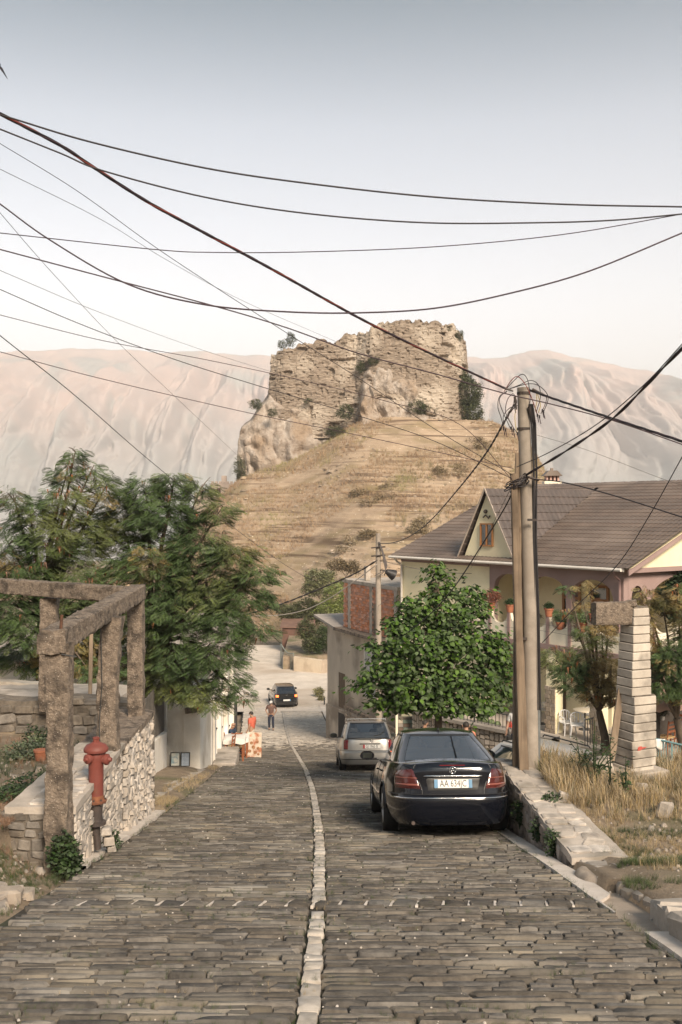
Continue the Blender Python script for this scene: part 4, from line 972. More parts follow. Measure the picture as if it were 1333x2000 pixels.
for i, (x, m, lb) in enumerate([(444, 'cream cloth strip hanging left of the dark post', 0), (452, 'cream cloth strip hanging nearest the dark post', 1)]):
    a = at(x, 1380, 41.5); mb = MB(); mb.box((a.x, 41.5, a.z - .65), (.07, .05, 1.6), None, .01); tag(mb.build('hanging_cloth', m_cloth), m, 'cloth')

# ================================================================ right side of the road
rw = thing('roadside_wall', 'low stone wall with broad pale top along the right edge beside the black saloon', 'wall', (2.8, 13.5, -4.6))
def Xr(y): return float(cxr(y)) + HR + .30
m_rstone = mat('roadside_stone', (.34, .28, .235), (.20, .165, .14), 6, .9, .8, 26, island=.25, bdist=.014, c3=(.42, .36, .31), s3=2)
stone_wall(rw, (Xr(11.3), 11.3), (Xr(15.9), 15.9), lambda s: zr_(11.3 + s, -.05), lambda s: min(-3.93, zr_(11.3 + s, .13) + .3 * s), .18, (.09, .16), (.13, .3), m_rstone, -1, .035, .5, core_w=.35)
slab('coping', [(Xr(11.2) - .03, 11.15), (Xr(15.9) - .02, 15.95), (Xr(15.9) + .48, 15.95), (Xr(11.2) + .62, 11.15)], lambda t: -3.865 - .09 * t, .09, m_conc_lt, rw, .035, 13, 60, 12)
for y in np.arange(11.4, 15.8, .26):
    for q in range(2):
        if random.random() < .85: stone_obj('coping_stone', rw, m_lime if random.random() < .6 else m_conc_lt, (Xr(y) + .11 + .26 * q + random.uniform(-.02, .02), y + random.uniform(-.05, .05), -3.868 - .09 * (y - 11.15) / 4.8 - .004 * q), (random.uniform(.19, .28), random.uniform(.18, .30), .05), random.gauss(0, .15))
# kerb of big pale stones nearer the camera
m_kerb = mat('kerb_stone', (.40, .35, .295), (.28, .245, .205), 6, .9, .8, 26, island=.2, bdist=.014)
kb = thing('stone_kerb', 'row of pale kerb stones along the sandy gutter at the lower right', 'kerb', (2.7, 8.5, -3.4))
y = 5.2
while y < 11.15:
    l = random.uniform(.26, .52); yy = y + l / 2; jut = .0 if yy > 8.4 else .03
    stone_obj('kerb_stone', kb, m_kerb, (Xr(yy) + .22 - jut - .12 * float(smooth(8.6, 8.0, yy)), yy, zr_(yy, .005 + .05 * float(smooth(8.6, 8.2, yy)))), (.34 + random.uniform(-.03, .04), l - .015, .15 + .1 * float(smooth(8.6, 8.2, yy))), random.gauss(0, .03), -R(11), 0); y += l
slab('path', [(Xr(5) + .36, 5), (Xr(11.1) + .3, 11.1), (Xr(11.1) + 1.0, 11.1), (Xr(5) + .9, 5)], lambda t: zr_(5 + 6.1 * t, .105), .14, m_conc_lt, None, .045, 23, 60, 10)['kind'] = 'structure'
# boulder block lying in the gutter
th = np.linspace(0, 2 * math.pi, 40); ph = np.linspace(-.4, 1.56, 16); T, Pp = np.meshgrid(th, ph); r = 1 + .18 * fbm(np.cos(T) * 1.5, np.sin(T) * 1.5, Pp, 4, 77)
b0 = Vector((Xr(10.4) + .0, 10.45, zr_(10.45, -.02)))
o = MB().grid(np.stack([b0.x + .17 * r * np.cos(T) * np.cos(Pp), b0.y + .42 * r * np.sin(T) * np.cos(Pp), b0.z - .2 * (r * np.sin(T) * np.cos(Pp)) * .42 + .115 * np.sin(Pp) ** .7 * r if False else b0.z + .12 * np.clip(np.sin(Pp), -1, .75) * r - .08 * np.sin(T) * np.cos(Pp)], -1)).build('boulder', m_sand, sm=60)
tag(o, 'flat-topped sandy boulder lying in the gutter at the end of the low wall', 'boulder')

th = np.linspace(0, 2 * math.pi, 36); ph = np.linspace(-.3, 1.5, 14); T, Pp = np.meshgrid(th, ph); r = 1 + .2 * fbm(np.cos(T) * 1.5, np.sin(T) * 1.5, Pp, 4, 78)
o = MB().grid(np.stack([2.95 + .42 * r * np.cos(T) * np.cos(Pp), 17.1 + .7 * r * np.sin(T) * np.cos(Pp), -4.75 + .62 * r * np.sin(Pp)], -1)).build('rubble_mound', mat('mossy_rubble', (.30, .26, .19), (.20, .175, .12), 5, .95, .9, 24), sm=60)
tag(o, 'rounded mossy rubble mound at the far end of the low roadside wall', 'mound')

# ---- utility poles
m_polec = mat('pole_concrete', (.36, .31, .26), (.27, .235, .195), 5, .85, .35, 40, c3=(.27, .23, .19), s3=.9, bdist=.006)
m_polew = mat('pole_wood', (.26, .195, .135), (.13, .095, .065), 16, .85, .7, 30, stretch=(1, 1, .035), c3=(.13, .095, .065), s3=1.2, bdist=.015)
m_black = mat('black_sheath', (.025, .023, .024), (.018, .016, .018), 20, .55, .1, 60)
PY0 = 15.4
pc = at(1030, 1505, PY0); ptop = at(1022, 757, PY0)
up = thing('concrete_pole', 'tall concrete utility pole tangled with wires, behind the black saloon', 'utility pole', (pc.x, PY0, pc.z))
mb = MB(); mb.tube([(pc.x + .07, PY0, pc.z - .4), (pc.x + .045, PY0, -1.5), (ptop.x + .0, PY0, ptop.z)], [.135, .115, .092], 12); mb.build('shaft', m_polec, up, sm=50)
for z in (ptop.z - .09, -0.02 + ptop.z - .62, -1.95): MB().lathe([(.10, -.02), (.105, -.02), (.105, .02), (.10, .02)], (ptop.x + .01 * 1, PY0, z), 14).build('band', m_iron, up)
wp = thing('wooden_pole', 'shorter split wooden pole strapped beside the concrete utility pole', 'utility pole', (pc.x - .13, PY0 - .15, pc.z))
a = at(1003, 925, PY0 - .18); b = at(1022, 1520, PY0 - .18)
mb = MB(); rough_bar(mb, (b.x + .02, b.y, b.z - .3), (a.x, a.y, a.z), .15, .15, .012, 51, nper=6, step=.2, freq=3, taper=.62); mb.build('shaft', m_polew, wp, sm=50)
a = at(1012, 885, PY0 + .02); b = at(1045, 1510, PY0 - .10)
mb = MB(); rough_bar(mb, (at(1016, 1500, PY0 - .14).x - .02, PY0 - .02, -4.3), (a.x, a.y, a.z), .15, .13, .012, 52, nper=6, step=.2, freq=3, taper=.55); mb.build('brace', m_polew, wp, sm=50)
mb = MB(); mb.box((pc.x + .03, PY0 - .24, -.12), (.14, .02, .035)); mb.build('bracket', m_iron, wp)
# cables running down the pole inside a grey conduit
cdt = thing('cable_conduit', 'grey steel conduit with black cables running down the right of the pole', 'conduit', (pc.x + .22, PY0, pc.z))
x1 = at(1049, 1450, PY0).x
MB().tube([(x1 + .012, PY0 - .05, pc.z - .1), (x1 + .01, PY0 - .05, at(0, 1385, PY0).z)], .036, 12).build('pipe', mat('galvanised', (.22, .235, .235), (.17, .18, .18), 9, .5, .1, metallic=.4), cdt)
for k, (dx, r) in enumerate([(0, .018), (.03, .016), (-.022, .013)]):
    pts = [at(1049, 1385, PY0), at(1047, 1200, PY0), at(1043, 1050, PY0), at(1042, 920, PY0), at(1040, 830, PY0), at(1036, 790, PY0)]
    mb = MB(); mb.tube([(p.x + dx + .01 * math.sin(i * 2 + k), p.y - .06 - .01 * k, p.z) for i, p in enumerate(pts)], r, 8); mb.build('cable', m_black, cdt)

# second pole lower down the street with its lamp
p2 = at(739, 1042, 42); sp = thing('concrete_pole', 'slim concrete pole with a black lamp in front of the brick-topped building', 'utility pole', (p2.x, 42, zr_(42, -.3)))
MB().tube([(p2.x + .03, 42, zr_(42, -.4)), (p2.x, 42, p2.z)], [.16, .105], 10).build('shaft', m_polec, sp, sm=50)
lp = thing('street_lamp', 'black bowl lamp slung on the slim pole before the yellow house', 'street lamp', tuple(at(760, 1122, 41.7)))
lc = at(765, 1121, 41.6)
mb = MB().lathe([(.06, -.28), (.10, -.26), (.20, 0), (.235, .12), (.225, .12), (.19, .0)], (0, 0, 0), 18, cap=True)
q = Euler((R(-20), R(118), 0)).to_matrix(); mb.v = [tuple(q @ Vector(v) + lc) for v in mb.v]; mb.build('shade', m_black, lp, sm=40)
MB().tube([(p2.x + .1, 41.9, lc.z + .15), (lc.x - .16, 41.7, lc.z + .12), (lc.x - .1, 41.6, lc.z + .02)], .03, 6).build('bracket', m_iron, lp)

# ---- pillar of stacked cast blocks
m_block = mat('cast_block', (.56, .505, .435), (.42, .375, .32), 4, .9, .5, 30, c3=(.28, .25, .215), s3=2.4, bdist=.01, island=.08)
sk = thing('block_pillar', 'free-standing tapered pillar of stacked concrete blocks in the dry grass', 'pillar', (4.45, 15, -3.95))
rows = [(1200, 1272, 1510), (1205, 1276, 1488), (1203, 1277, 1468), (1203, 1276, 1451), (1206, 1277, 1434), (1207, 1277, 1417), (1208, 1277, 1400), (1209, 1277, 1383), (1210, 1277, 1366), (1208, 1268, 1346), (1209, 1268, 1330), (1210, 1268, 1315), (1211, 1267, 1299), (1212, 1267, 1283), (1213, 1267, 1267), (1214, 1266, 1251), (1215, 1266, 1235), (1216, 1266, 1220), (1218, 1265, 1203), (1219, 1265, 1187)]
def box_rot(mb, c, sx, sy, sz, rz, bev=.012): return mb.box(c, (sx, sy, sz), (0, 0, rz), bev)
z = -3.95; topz = at(0, 1187, 15).z; nb = len(rows) - 1; hb = (topz - z) / nb
for i in range(nb):
    xa, xb, _ = rows[i]; wpx = (xb - xa) / FPX * 15.1; xm = ((xa + xb) / 2 - CX) / FPX * 15.1; s = wpx / 1.27
    mb = MB(); box_rot(mb, (0, 0, 0), s, s, hb - .013, 0, .008); o = mb.build('block', m_block, sk, world=False)
    o.matrix_parent_inverse = PMI(sk); o.location = (xm, 15.1, z + hb * (i + .5)); o.rotation_euler = (random.gauss(0, .006), random.gauss(0, .006), R(24) + random.gauss(0, .012))
    mb = MB(); box_rot(mb, (xm, 15.1, z + hb * (i + 1)), s * .93, s * .93, .03, R(24), 0); mb.build('joint', m_mortar, sk)
    
a = at(1175, 1510, 15.1)
o = MB().box((at(1240, 1520, 15.1).x, 15.12, -4.08), (.74, .74, .42), (0, 0, R(24)), .02).build('footing', m_conc_lt, sk)
mb = MB(); mb.box((at(1243, 1486, 14.8).x, 14.72, at(0, 1453, 15).z), (.12, .006, .04), (0, 0, R(24)), 0)
# red paint mark on the lower block
m_redp = mat('red_spray', (.50, .07, .05), (.40, .1, .08), 30, .7)
_n = Vector((math.sin(R(24)), -math.cos(R(24)), 0)); _t = Vector((math.cos(R(24)), math.sin(R(24)), 0)); f_c = Vector((4.46, 15.1, -3.53)) + _n * .2255 - _t * .06; mb = MB()
mb.prism([f_c + _t * u + Vector((0, 0, v)) for u, v in [(-.08, -.03), (-.075, .015), (-.05, .032), (-.01, .03), (.01, .012), (.05, .016), (.09, .010), (.05, -.004), (.0, -.012), (-.03, -.03)]], -_n * .004)
mb.build('paint_mark', m_redp, sk)
mb = MB(); rough_bar(mb, (at(1225, 1196, 15.1).x + .08, 15.05, at(0, 1196, 15.1).z), (at(1158, 1196, 15.0).x, 14.95, at(0, 1196, 15.1).z), .2, .335, .012, 61, step=.05); mb.build('beam_stub', m_conc, sk, sm=40)
mb = MB(); rough_bar(mb, (at(1218, 1178, 15.1).x, 15.05, at(0, 1183, 15.1).z + .02), (at(1244, 1172, 15.0).x, 15.0, at(0, 1178, 15.1).z + .02), .2, .09, .03, 62, step=.04); mb.build('broken_lump', m_conc, sk, sm=40)
pk = MB(); rough_bar(pk, tuple(at(1194, 1485, 15.0)), tuple(at(1214, 1345, 15.15)), .10, .045, .006, 63, step=.1); o = pk.build('leaning_plank', m_wood_grey, sm=40); tag(o, 'weathered plank leaning against the left of the block pillar', 'plank')

# ================================================================ yellow house with arcade
m_cream = mat('cream_render', (.88, .81, .57), (.83, .76, .52), .7, .85, .15, 20, c3=(.72, .64, .45), s3=.35, bdist=.01)
m_cream_lt = mat('cream_render_light', (.83, .765, .62), (.78, .71, .56), .8, .85, .15, 20)
m_mauve = mat('mauve_render', (.34, .245, .225), (.29, .205, .19), .9, .85, .15, 20)
m_roof = mat('brown_roof_tile', (.165, .125, .10), (.115, .088, .072), 1.2, .55, .3, 30, c3=(.20, .155, .125), s3=.6, island=.1, bdist=.01)
m_roof_dk = mat('grey_roof_tile', (.115, .092, .082), (.08, .066, .06), 1.2, .5, .3, 30, bdist=.01)
m_white_paint = mat('white_paint', (.74, .70, .64), (.66, .62, .56), 3, .6)
m_wood_or = mat('orange_wood', (.40, .19, .07), (.30, .135, .05), 8, .5, .2, 60, stretch=(1, 1, .2))
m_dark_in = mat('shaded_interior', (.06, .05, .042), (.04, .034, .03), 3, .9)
m_pane = glass_mat('window_glass', (.35, .38, .38), .04, .15)
m_terra = mat('terracotta', (.42, .16, .085), (.33, .12, .065), 9, .8, .3, 40)
m_tiles_floor = mat('terrace_floor', (.50, .44, .375), (.42, .37, .31), 1.3, .8, .2, 20)
FL = Vector((2.7, 44.5, 0)); U_ = Vector((.588, -.809, 0)).normalized(); V_ = Vector((.809, .588, 0)).normalized(); ANG = math.atan2(U_.y, U_.x)
def hw(t, s, z): p = FL + U_ * t + V_ * s; return Vector((p.x, p.y, z))
house = thing('yellow_house', 'two-storey cream yellow house with brown tiled roof and mauve arcade', 'house', (2.7, 44.5, -8), ANG)
def hb_(mb, t0, t1, s0, s1, z0, z1, bev=.0): c = hw((t0 + t1) / 2, (s0 + s1) / 2, (z0 + z1) / 2); return mb.box(tuple(c), (abs(t1 - t0), abs(s1 - s0), abs(z1 - z0)), (0, 0, ANG), bev)
EV, RG, SD = -2.0, 1.1, 7.3
TL = 12.15
def part(name, fn, m, parent=None, **k): mb = MB(); fn(mb); return mb.build(name, m, parent or house, **k)
# main body walls (set behind the arcade at s=1.5)
def body(mb):
    hb_(mb, 0, 5.55, 0, .25, -12, EV - .02); hb_(mb, 0, .25, .252, 14.3, -12, EV - .02)
    hb_(mb, 5.30, 5.548, .252, 1.6, -12, EV - .02); hb_(mb, 5.55, TL - 2, 1.55, 1.8, -12, EV - .3)
    hb_(mb, TL - 2.0, TL - 1.75, 1.55, 14.3, -12, EV - .3); hb_(mb, .252, TL, 14.05, 14.3, -12, EV - .02)
part('wall', body, m_cream, kind='stuff')
part('ceiling', lambda mb: hb_(mb, 5.31, TL - .26, .26, 1.54, EV - .25, EV - .15), m_cream)
part('ceiling', lambda mb: hb_(mb, TL - 1.74, TL - .02, 1.56, 14.0, EV - .25, EV - .15), m_cream)
part('balcony_floor', lambda mb: hb_(mb, 5.56, TL + .0, -1.0, 1.54, -4.96, -4.80), m_tiles_floor)
part('balcony_floor', lambda mb: hb_(mb, TL - 1.74, TL + 1.0, 1.56, 14.0, -4.96, -4.80), m_tiles_floor)
def arch_panel(mb, frame, a0, a1, zb, zt, ops, thick):
    """wall panel in a vertical plane with arched openings down to its foot; frame(a, d, z) gives a point"""
    edges = [a0]; segs = []
    for (l, r, spring, rise) in ops: segs.append((edges[-1], l, None)); segs.append((l, r, (spring, rise))); edges.append(r)
    segs.append((edges[-1], a1, None))
    for (l, r, op) in segs:
        if r - l < .01: continue
        if op is None:
            q = [frame(l, 0, zb), frame(r, 0, zb), frame(r, 0, zt), frame(l, 0, zt)]; mb.prism(q, frame(0, thick, 0) - frame(0, 0, 0))
        else:
            sp_, ri = op; n = 16; xs_ = [l + (r - l) * k / n for k in range(n + 1)]; zz = [sp_ + ri * math.sqrt(max(0, 1 - ((x - (l + r) / 2) / ((r - l) / 2)) ** 2)) for x in xs_]
            poly = [frame(x, 0, z_) for x, z_ in zip(xs_, zz)] + [frame(r, 0, zt), frame(l, 0, zt)]
            d = frame(0, thick, 0) - frame(0, 0, 0); k0 = len(mb.v); m_ = n + 1
            for side in (0, 1):
                for x, z_ in zip(xs_, zz): mb.v.append(tuple(frame(x, 0, z_) + d * side)); mb.v.append(tuple(frame(x, 0, zt) + d * side))
            for k in range(n):
                a_ = k0 + 2 * k; mb.f.append((a_, a_ + 2, a_ + 3, a_ + 1)); b_ = a_ + 2 * m_; mb.f.append((b_, b_ + 1, b_ + 3, b_ + 2)); mb.f.append((a_, b_, b_ + 2, a_ + 2)); mb.f.append((a_ + 1, a_ + 3, b_ + 3, b_ + 1))
fA = lambda a, d, z: hw(a, d - .0, z)
part('arcade', lambda mb: arch_panel(mb, fA, 5.56, TL, -4.8, EV - .02, [(5.78, 7.35, -3.05, .62), (7.55, 9.55, -3.05, .62), (9.78, 11.7, -3.05, .62)], .24), m_mauve)
fB = lambda a, d, z: hw(TL + .0 - d, a, z)
part('arcade', lambda mb: arch_panel(mb, fB, .25, 14.0, -4.8, EV - .02, [(.42, 1.1, -3.1, .5), (1.5, 4.9, -3.2, .85), (5.3, 8.7, -3.2, .85), (9.1, 12.5, -3.2, .85)], .24), m_mauve)
# light fill inside the arch soffits
part('fascia', lambda mb: (hb_(mb, -.3, TL + .3, -.40, -.34, EV - .06, EV + .06)), m_white_paint)
part('gutter', lambda mb: mb.tube([hw(-.3, -.46, EV + .0), hw(TL + .25, -.46, EV + .0)], .06, 8), m_white_paint)
part('downpipe', lambda mb: mb.tube([hw(.02, -.46, EV), hw(.02, -.3, EV - .18), hw(.1, -.07, EV - .35), hw(.1, -.07, -7)], .05, 8), m_white_paint)
part('downpipe', lambda mb: mb.tube([hw(TL - .05, -.46, EV - .02), hw(TL - .1, -.35, EV - .22), hw(TL - .12, -.07, EV - .4), hw(TL - .12, -.07, -4.7)], .05, 8), mat('mauve_pipe', (.30, .2, .19), None, 4, .5))
part('trim_band', lambda mb: hb_(mb, 0, 5.54, -.03, -.0, EV - .2, EV - .07), m_mauve)
# roof surfaces with real tile relief
def tile_surface(name, O, e1, e2, L1, L2, m, pt=.22, pc_=.34, mask=None, amp=.028, lip=.022):
    """rolled tiles on a plane: e1 along the eave, e2 up the slope"""
    n1, n2 = int(L1 / pt * 6), int(L2 / pc_); e1, e2 = Vector(e1).normalized(), Vector(e2).normalized(); nn = e1.cross(e2).normalized()
    if nn.z < 0: nn = -nn
    a = np.linspace(0, L1, n1 + 1); bs = []
    for k in range(n2): bs += [(k * pc_, lip), ((k + 1) * pc_ - .012, 0)]
    b = np.array([q[0] for q in bs]) * L2 / (n2 * pc_); li = np.array([q[1] for q in bs])
    A_, B_ = np.meshgrid(a, b); LI = np.repeat(li[:, None], len(a), 1)
    hgt = amp * np.abs(np.sin(A_ / pt * math.pi)) ** .8 + LI + .008 * vnoise(A_ * 1.1, B_ * 1.1, 0, 3)
    P = np.array(O)[None, None] + A_[..., None] * np.array(e1) + B_[..., None] * np.array(e2) + hgt[..., None] * np.array(nn)
    ny_, nx_ = A_.shape; i = np.arange(ny_ - 1)[:, None] * nx_ + np.arange(nx_ - 1)[None]; F = np.stack([i, i + 1, i + nx_ + 1, i + nx_], -1).reshape(-1, 4)
    if mask is not None:
        ac = (A_[:-1, :-1] + A_[1:, 1:]) / 2; bc = (B_[:-1, :-1] + B_[1:, 1:]) / 2; F = F[mask(ac, bc).reshape(-1)]
    me = np_mesh(name, P.reshape(-1, 3), F, True); me.set_sharp_from_angle(angle=R(50)); return obj(name, me, m, house, kind='stuff')
up_ = (hw(0, SD, RG) - hw(0, 0, EV)); sl_len = (up_ + (hw(0, 0, 0) - hw(0, .45, 0)) * 1).length
k_ = (RG - EV) / SD; o0 = hw(-.35, -.42, EV + .10 - .42 * k_ * 0 - .06); slope_v = V_ * 1 + Vector((0, 0, k_)); Ls = (SD + .42) * slope_v.length
GT, GW, GA = 5.5, 1.47, .95                      # cross gable centre, half width, apex height
def main_mask(a, b):
    t = a - .35; s = b / slope_v.length - .42
    inside = np.abs(t - GT) < (GW + .12) * (1 - s / 6.9) * (s > -.1)
    return ~(inside & (s < 6.7))
tile_surface('roof_tiles', o0, U_, slope_v, TL + .9, Ls, m_roof, mask=main_mask)
back0 = hw(-.35, 2 * SD + .42, EV + .04); tile_surface('roof_tiles', back0, U_, -V_ + Vector((0, 0, k_)), TL + .9, Ls, m_roof, pt=.5)
def roof_deck(mb):
    z0 = EV - .03
    mb.prism([hw(.02, -.38, z0), hw(.02, SD, RG - .12), hw(.02, 2 * SD + .38, z0)], U_ * (TL - .1))
part('roof_deck', roof_deck, m_conc_lt)
part('ridge_tiles', lambda mb: [mb.tube([hw(t, SD, RG + .05), hw(t + .36, SD, RG + .075)], [.10, .12], 8) for t in np.arange(GT, TL + .5, .36)], mat('ridge_tile', (.24, .185, .155), (.18, .14, .12), 4, .7), kind='stuff')
# cross gable roof planes
sl_ = 1 / (SD)
def gable_plane(sgn):
    # plane from its ridge (GT, s, GA) down to the foot line at the main slope
    pa, pb_, = hw(GT, -.22, GA), hw(GT + sgn * (GW + .22), -.22, EV + .02)
    down = pb_ - pa; ln = down.length; depth = SD + .22
    e1 = V_; e2 = down * -1
    def mask(a, b):
        # a along depth, b up the slope from the foot
        s = a - .22; f = 1 - b / ln; t_off = f * (GW + .22); zz = GA + (EV + .02 - GA) * f; zmain = EV + np.maximum(s, 0) * k_ + .02
        return (zz > zmain) | (s < .12)
    tile_surface('roof_tiles', pb_, e1, e2, depth, ln, m_roof_dk, pt=.30, pc_=.36, mask=mask, amp=.035, lip=.03)
gable_plane(1); gable_plane(-1)
part('gable_wall', lambda mb: mb.prism([hw(GT - GW, -.05, EV - .06), hw(GT + GW, -.05, EV - .06), hw(GT, -.05, GA - .12)], V_ * .6), m_cream)
def barge(sgn):
    def f(mb):
        a_, b_ = hw(GT, -.24, GA + .03), hw(GT + sgn * (GW + .24), -.24, EV - .0); d_ = Vector((0, 0, -.10)); mb.prism([a_, b_, b_ + d_, a_ + d_], V_ * .04)
    return f
for sgn in (-1, 1): part('bargeboard', barge(sgn), mat('barge', (.46, .39, .33), None, 4, .7))
part('valley_strip', lambda mb: mb.tube([hw(GT + GW + .1, .0, EV + .12), hw(GT + .02, SD - .05, RG + .06)], .035, 6), m_white_paint)
def window(t0, t1, z0, z1, s, fm, parent=house, mull=1, depth=.06, glass=None, label=None):
    f = MB(); w_ = .06
    hb_(f, t0, t0 + w_, s - depth, s + .02, z0, z1); hb_(f, t1 - w_, t1, s - depth, s + .02, z0, z1); hb_(f, t0 + w_ + .001, t1 - w_ - .001, s - depth, s + .02, z0, z0 + w_); hb_(f, t0 + w_ + .001, t1 - w_ - .001, s - depth, s + .02, z1 - w_, z1)
    for k in range(mull):
        tm = t0 + (t1 - t0) * (k + 1) / (mull + 1); hb_(f, tm - .03, tm + .03, s - depth + .003, s + .017, z0 + w_ + .001, z1 - w_ - .001)
    fo = f.build('window', fm, parent); p_ = MB(); hb_(p_, t0 + w_, t1 - w_, s - .02, s - .01, z0 + w_, z1 - w_); p_.build('pane', glass or m_pane, fo)
    bk = MB(); hb_(bk, t0 + .02, t1 - .02, s + .021 - .015, s + .04 - .015, z0 + .02, z1 - .02); bk.build('curtain', mat('curtain', (.42, .38, .34), (.3, .27, .24), 3, .9, stretch=(6, 6, .3)), fo)
    return fo
window(GT - .38, GT + .34, -1.38, -.45, -.07, m_wood_or)
part('gable_ornament', lambda mb: (mb.lathe([(.03, -.03), (.09, 0), (.03, .03)], hw(GT - .05, -.12, .02), 8, 'Y'), mb.tube([hw(GT - .2, -.1, -.22), hw(GT - .05, -.12, -.12), hw(GT + .1, -.1, -.25), hw(GT + .18, -.1, -.15)], .03, 6)), m_iron)
window(1.9, 2.55, -4.1, -3.0, -.01, mat('tan_wood', (.35, .25, .14), None, 6, .6))
# doors behind the arcade, lamps, ladder
def hdoor(t0, t1, z0, z1, s, m, glassy=True):
    d_ = MB(); hb_(d_, t0, t0 + .1, s - .07, s, z0, z1); hb_(d_, t1 - .1, t1, s - .07, s, z0, z1); hb_(d_, t0 + .101, t1 - .101, s - .07, s, z1 - .1, z1); hb_(d_, t0 + .101, t1 - .101, s - .07, s, z0, z0 + .12); hb_(d_, t0 + .101, t1 - .101, s - .06, s, z1 - .62, z1 - .52)
    hb_(d_, (t0 + t1) / 2 - .05, (t0 + t1) / 2 + .05, s - .065, s, z0 + .121, z1 - .621); d = d_.build('door', m, house); g = MB(); hb_(g, t0 + .1, t1 - .1, s - .03, s - .02, z0 + .12, z1 - .1); g.build('pane', m_pane, d)
    c = MB(); hb_(c, t0 + .1, t1 - .1, s - .004, s - .001, z0 + .12, z1 - .1); c.build('curtain', MATS['curtain'], d)
hdoor(8.05, 8.95, -4.8, -2.75, 1.54, m_wood_or); hdoor(9.45, 10.3, -4.8, -2.75, 1.54, m_wood_or)
def lantern(t, s, z):
    b = MB(); b.tube([hw(t, s, z), hw(t, s - .14, z + .06), hw(t, s - .2, z)], .015, 5); w = b.build('wall_lantern', m_black, house); g = MB().lathe([(.03, .02), (.06, -.02), (.045, -.2), (.02, -.22)], hw(t, s - .2, z), 6); g.build('lantern_glass', mat('lantern_pane', (.3, .27, .2), None, 5, .2), w)
lantern(6.45, 1.54, -3.0); lantern(7.6, -.05, -2.9) if False else None
for k, sx in ((0, 0), (1, .42)): part('stair_rail', lambda mb, sx=sx: mb.tube([hw(10.6 + sx, 1.0, -4.7), hw(11.5 + sx, 1.0, -2.4)], .035, 6), m_metal_dk)
part('stair_treads', lambda mb: [hb_(mb, 10.7 + .9 * k / 9, 11.12 + .9 * k / 9, .9, 1.1, -4.6 + 2.2 * k / 9, -4.56 + 2.2 * k / 9) for k in range(9)], m_metal_dk, kind='stuff')
# balcony parapet with dipped panels, pilasters and pots
PT = [5.6, 6.6, 7.62, 8.6, 9.57, 10.6, 11.6, 12.95]
def dip_panel(mb, fr_, a0, a1, zb, zt, dip, thick=.12):
    n = 14; d = fr_(0, thick, 0) - fr_(0, 0, 0); k0 = len(mb.v); m_ = n + 1; xs_ = [a0 + (a1 - a0) * k / n for k in range(m_)]; zz = [zt - dip * math.sqrt(max(0, 1 - (2 * k / n - 1) ** 2)) for k in range(m_)]
    for side in (0, 1):
        for x, z_ in zip(xs_, zz): mb.v.append(tuple(fr_(x, 0, zb) + d * side)); mb.v.append(tuple(fr_(x, 0, z_) + d * side))
    for k in range(n):
        a_ = k0 + 2 * k; b_ = a_ + 2 * m_; mb.f += [(a_, a_ + 2, a_ + 3, a_ + 1), (b_, b_ + 1, b_ + 3, b_ + 2), (a_ + 1, a_ + 3, b_ + 3, b_ + 1), (a_, b_, b_ + 2, a_ + 2)]
    mb.f += [(k0, k0 + 1, k0 + 2 * m_ + 1, k0 + 2 * m_), (k0 + 2 * n, k0 + 2 * n + 2 * m_, k0 + 2 * n + 2 * m_ + 1, k0 + 2 * n + 1)]
fP = lambda a, d, z: hw(a, d - 1.0, z)
for a0, a1 in zip(PT, PT[1:]): part('parapet', lambda mb, a0=a0, a1=a1: dip_panel(mb, fP, a0 + .07, a1 - .07, -4.79, -3.82, .42), m_cream_lt)
for t in PT: part('pilaster', lambda mb, t=t: hb_(mb, t - .068, t + .068, -1.04, -.86, -4.79, -3.80), m_mauve)
part('balcony_edge', lambda mb: hb_(mb, 5.5, 13.05, -1.07, -.84, -4.97, -4.795), m_mauve)
fQ = lambda a, d, z: hw(TL + .8 - d, a, z)
QS = [-.95, .6, 2.2, 3.8, 5.4, 7, 8.6]
for a0, a1 in zip(QS, QS[1:]): part('parapet', lambda mb, a0=a0, a1=a1: dip_panel(mb, fQ, a0 + .07, a1 - .07, -4.79, -3.82, .42), m_cream_lt)
for t in QS[1:]: part('pilaster', lambda mb, t=t: hb_(mb, TL + .66, TL + .84, t - .068, t + .068, -4.79, -3.80), m_mauve)
part('balcony_edge', lambda mb: hb_(mb, TL + .64, TL + .86, -.83, 8.7, -4.97, -4.795), m_mauve)
# right wing gable above arcade B
part('wing_gable', lambda mb: mb.prism([hw(TL - .02, .0, EV - .0), hw(TL - .02, SD, RG - .14), hw(TL - .02, 2 * SD - .02, EV - .0)], U_ * .22), m_cream)
part('rake_board', lambda mb: mb.prism([hw(TL + .5, -.4, EV - .02), hw(TL + .5, SD, RG + .03), hw(TL + .5, SD, RG - .12), hw(TL + .5, -.4, EV - .18)], U_ * .05), m_mauve)
part('trim_band', lambda mb: hb_(mb, TL + .23, TL + .30, -.1, 14.2, EV - .12, EV + .04), m_mauve)
ch = MB(); hb_(ch, 3.9, 4.9, SD - .2, SD + .6, RG - .9, RG + .45)
ctop = at(1078, 940, 49.5)
chim = thing('roof_chimney', 'small pink chimney with a little tiled hood on the ridge of the yellow house', 'chimney', (ctop.x, 49.5, ctop.z - .6))
def cb(mb, dx, dz, w, h, d=.5): mb.box((ctop.x + dx, 49.5, ctop.z + dz), (w, d, h))
mb = MB(); cb(mb, 0, -.45, .85, .9, .7); mb.build('stack', m_cream_lt, chim)
mb = MB(); [cb(mb, dx, .14, .09, .28) for dx in (-.27, -.09, .1, .28)]; mb.build('vent_posts', mat('pink_render', (.50, .33, .29), None, 3, .8), chim)
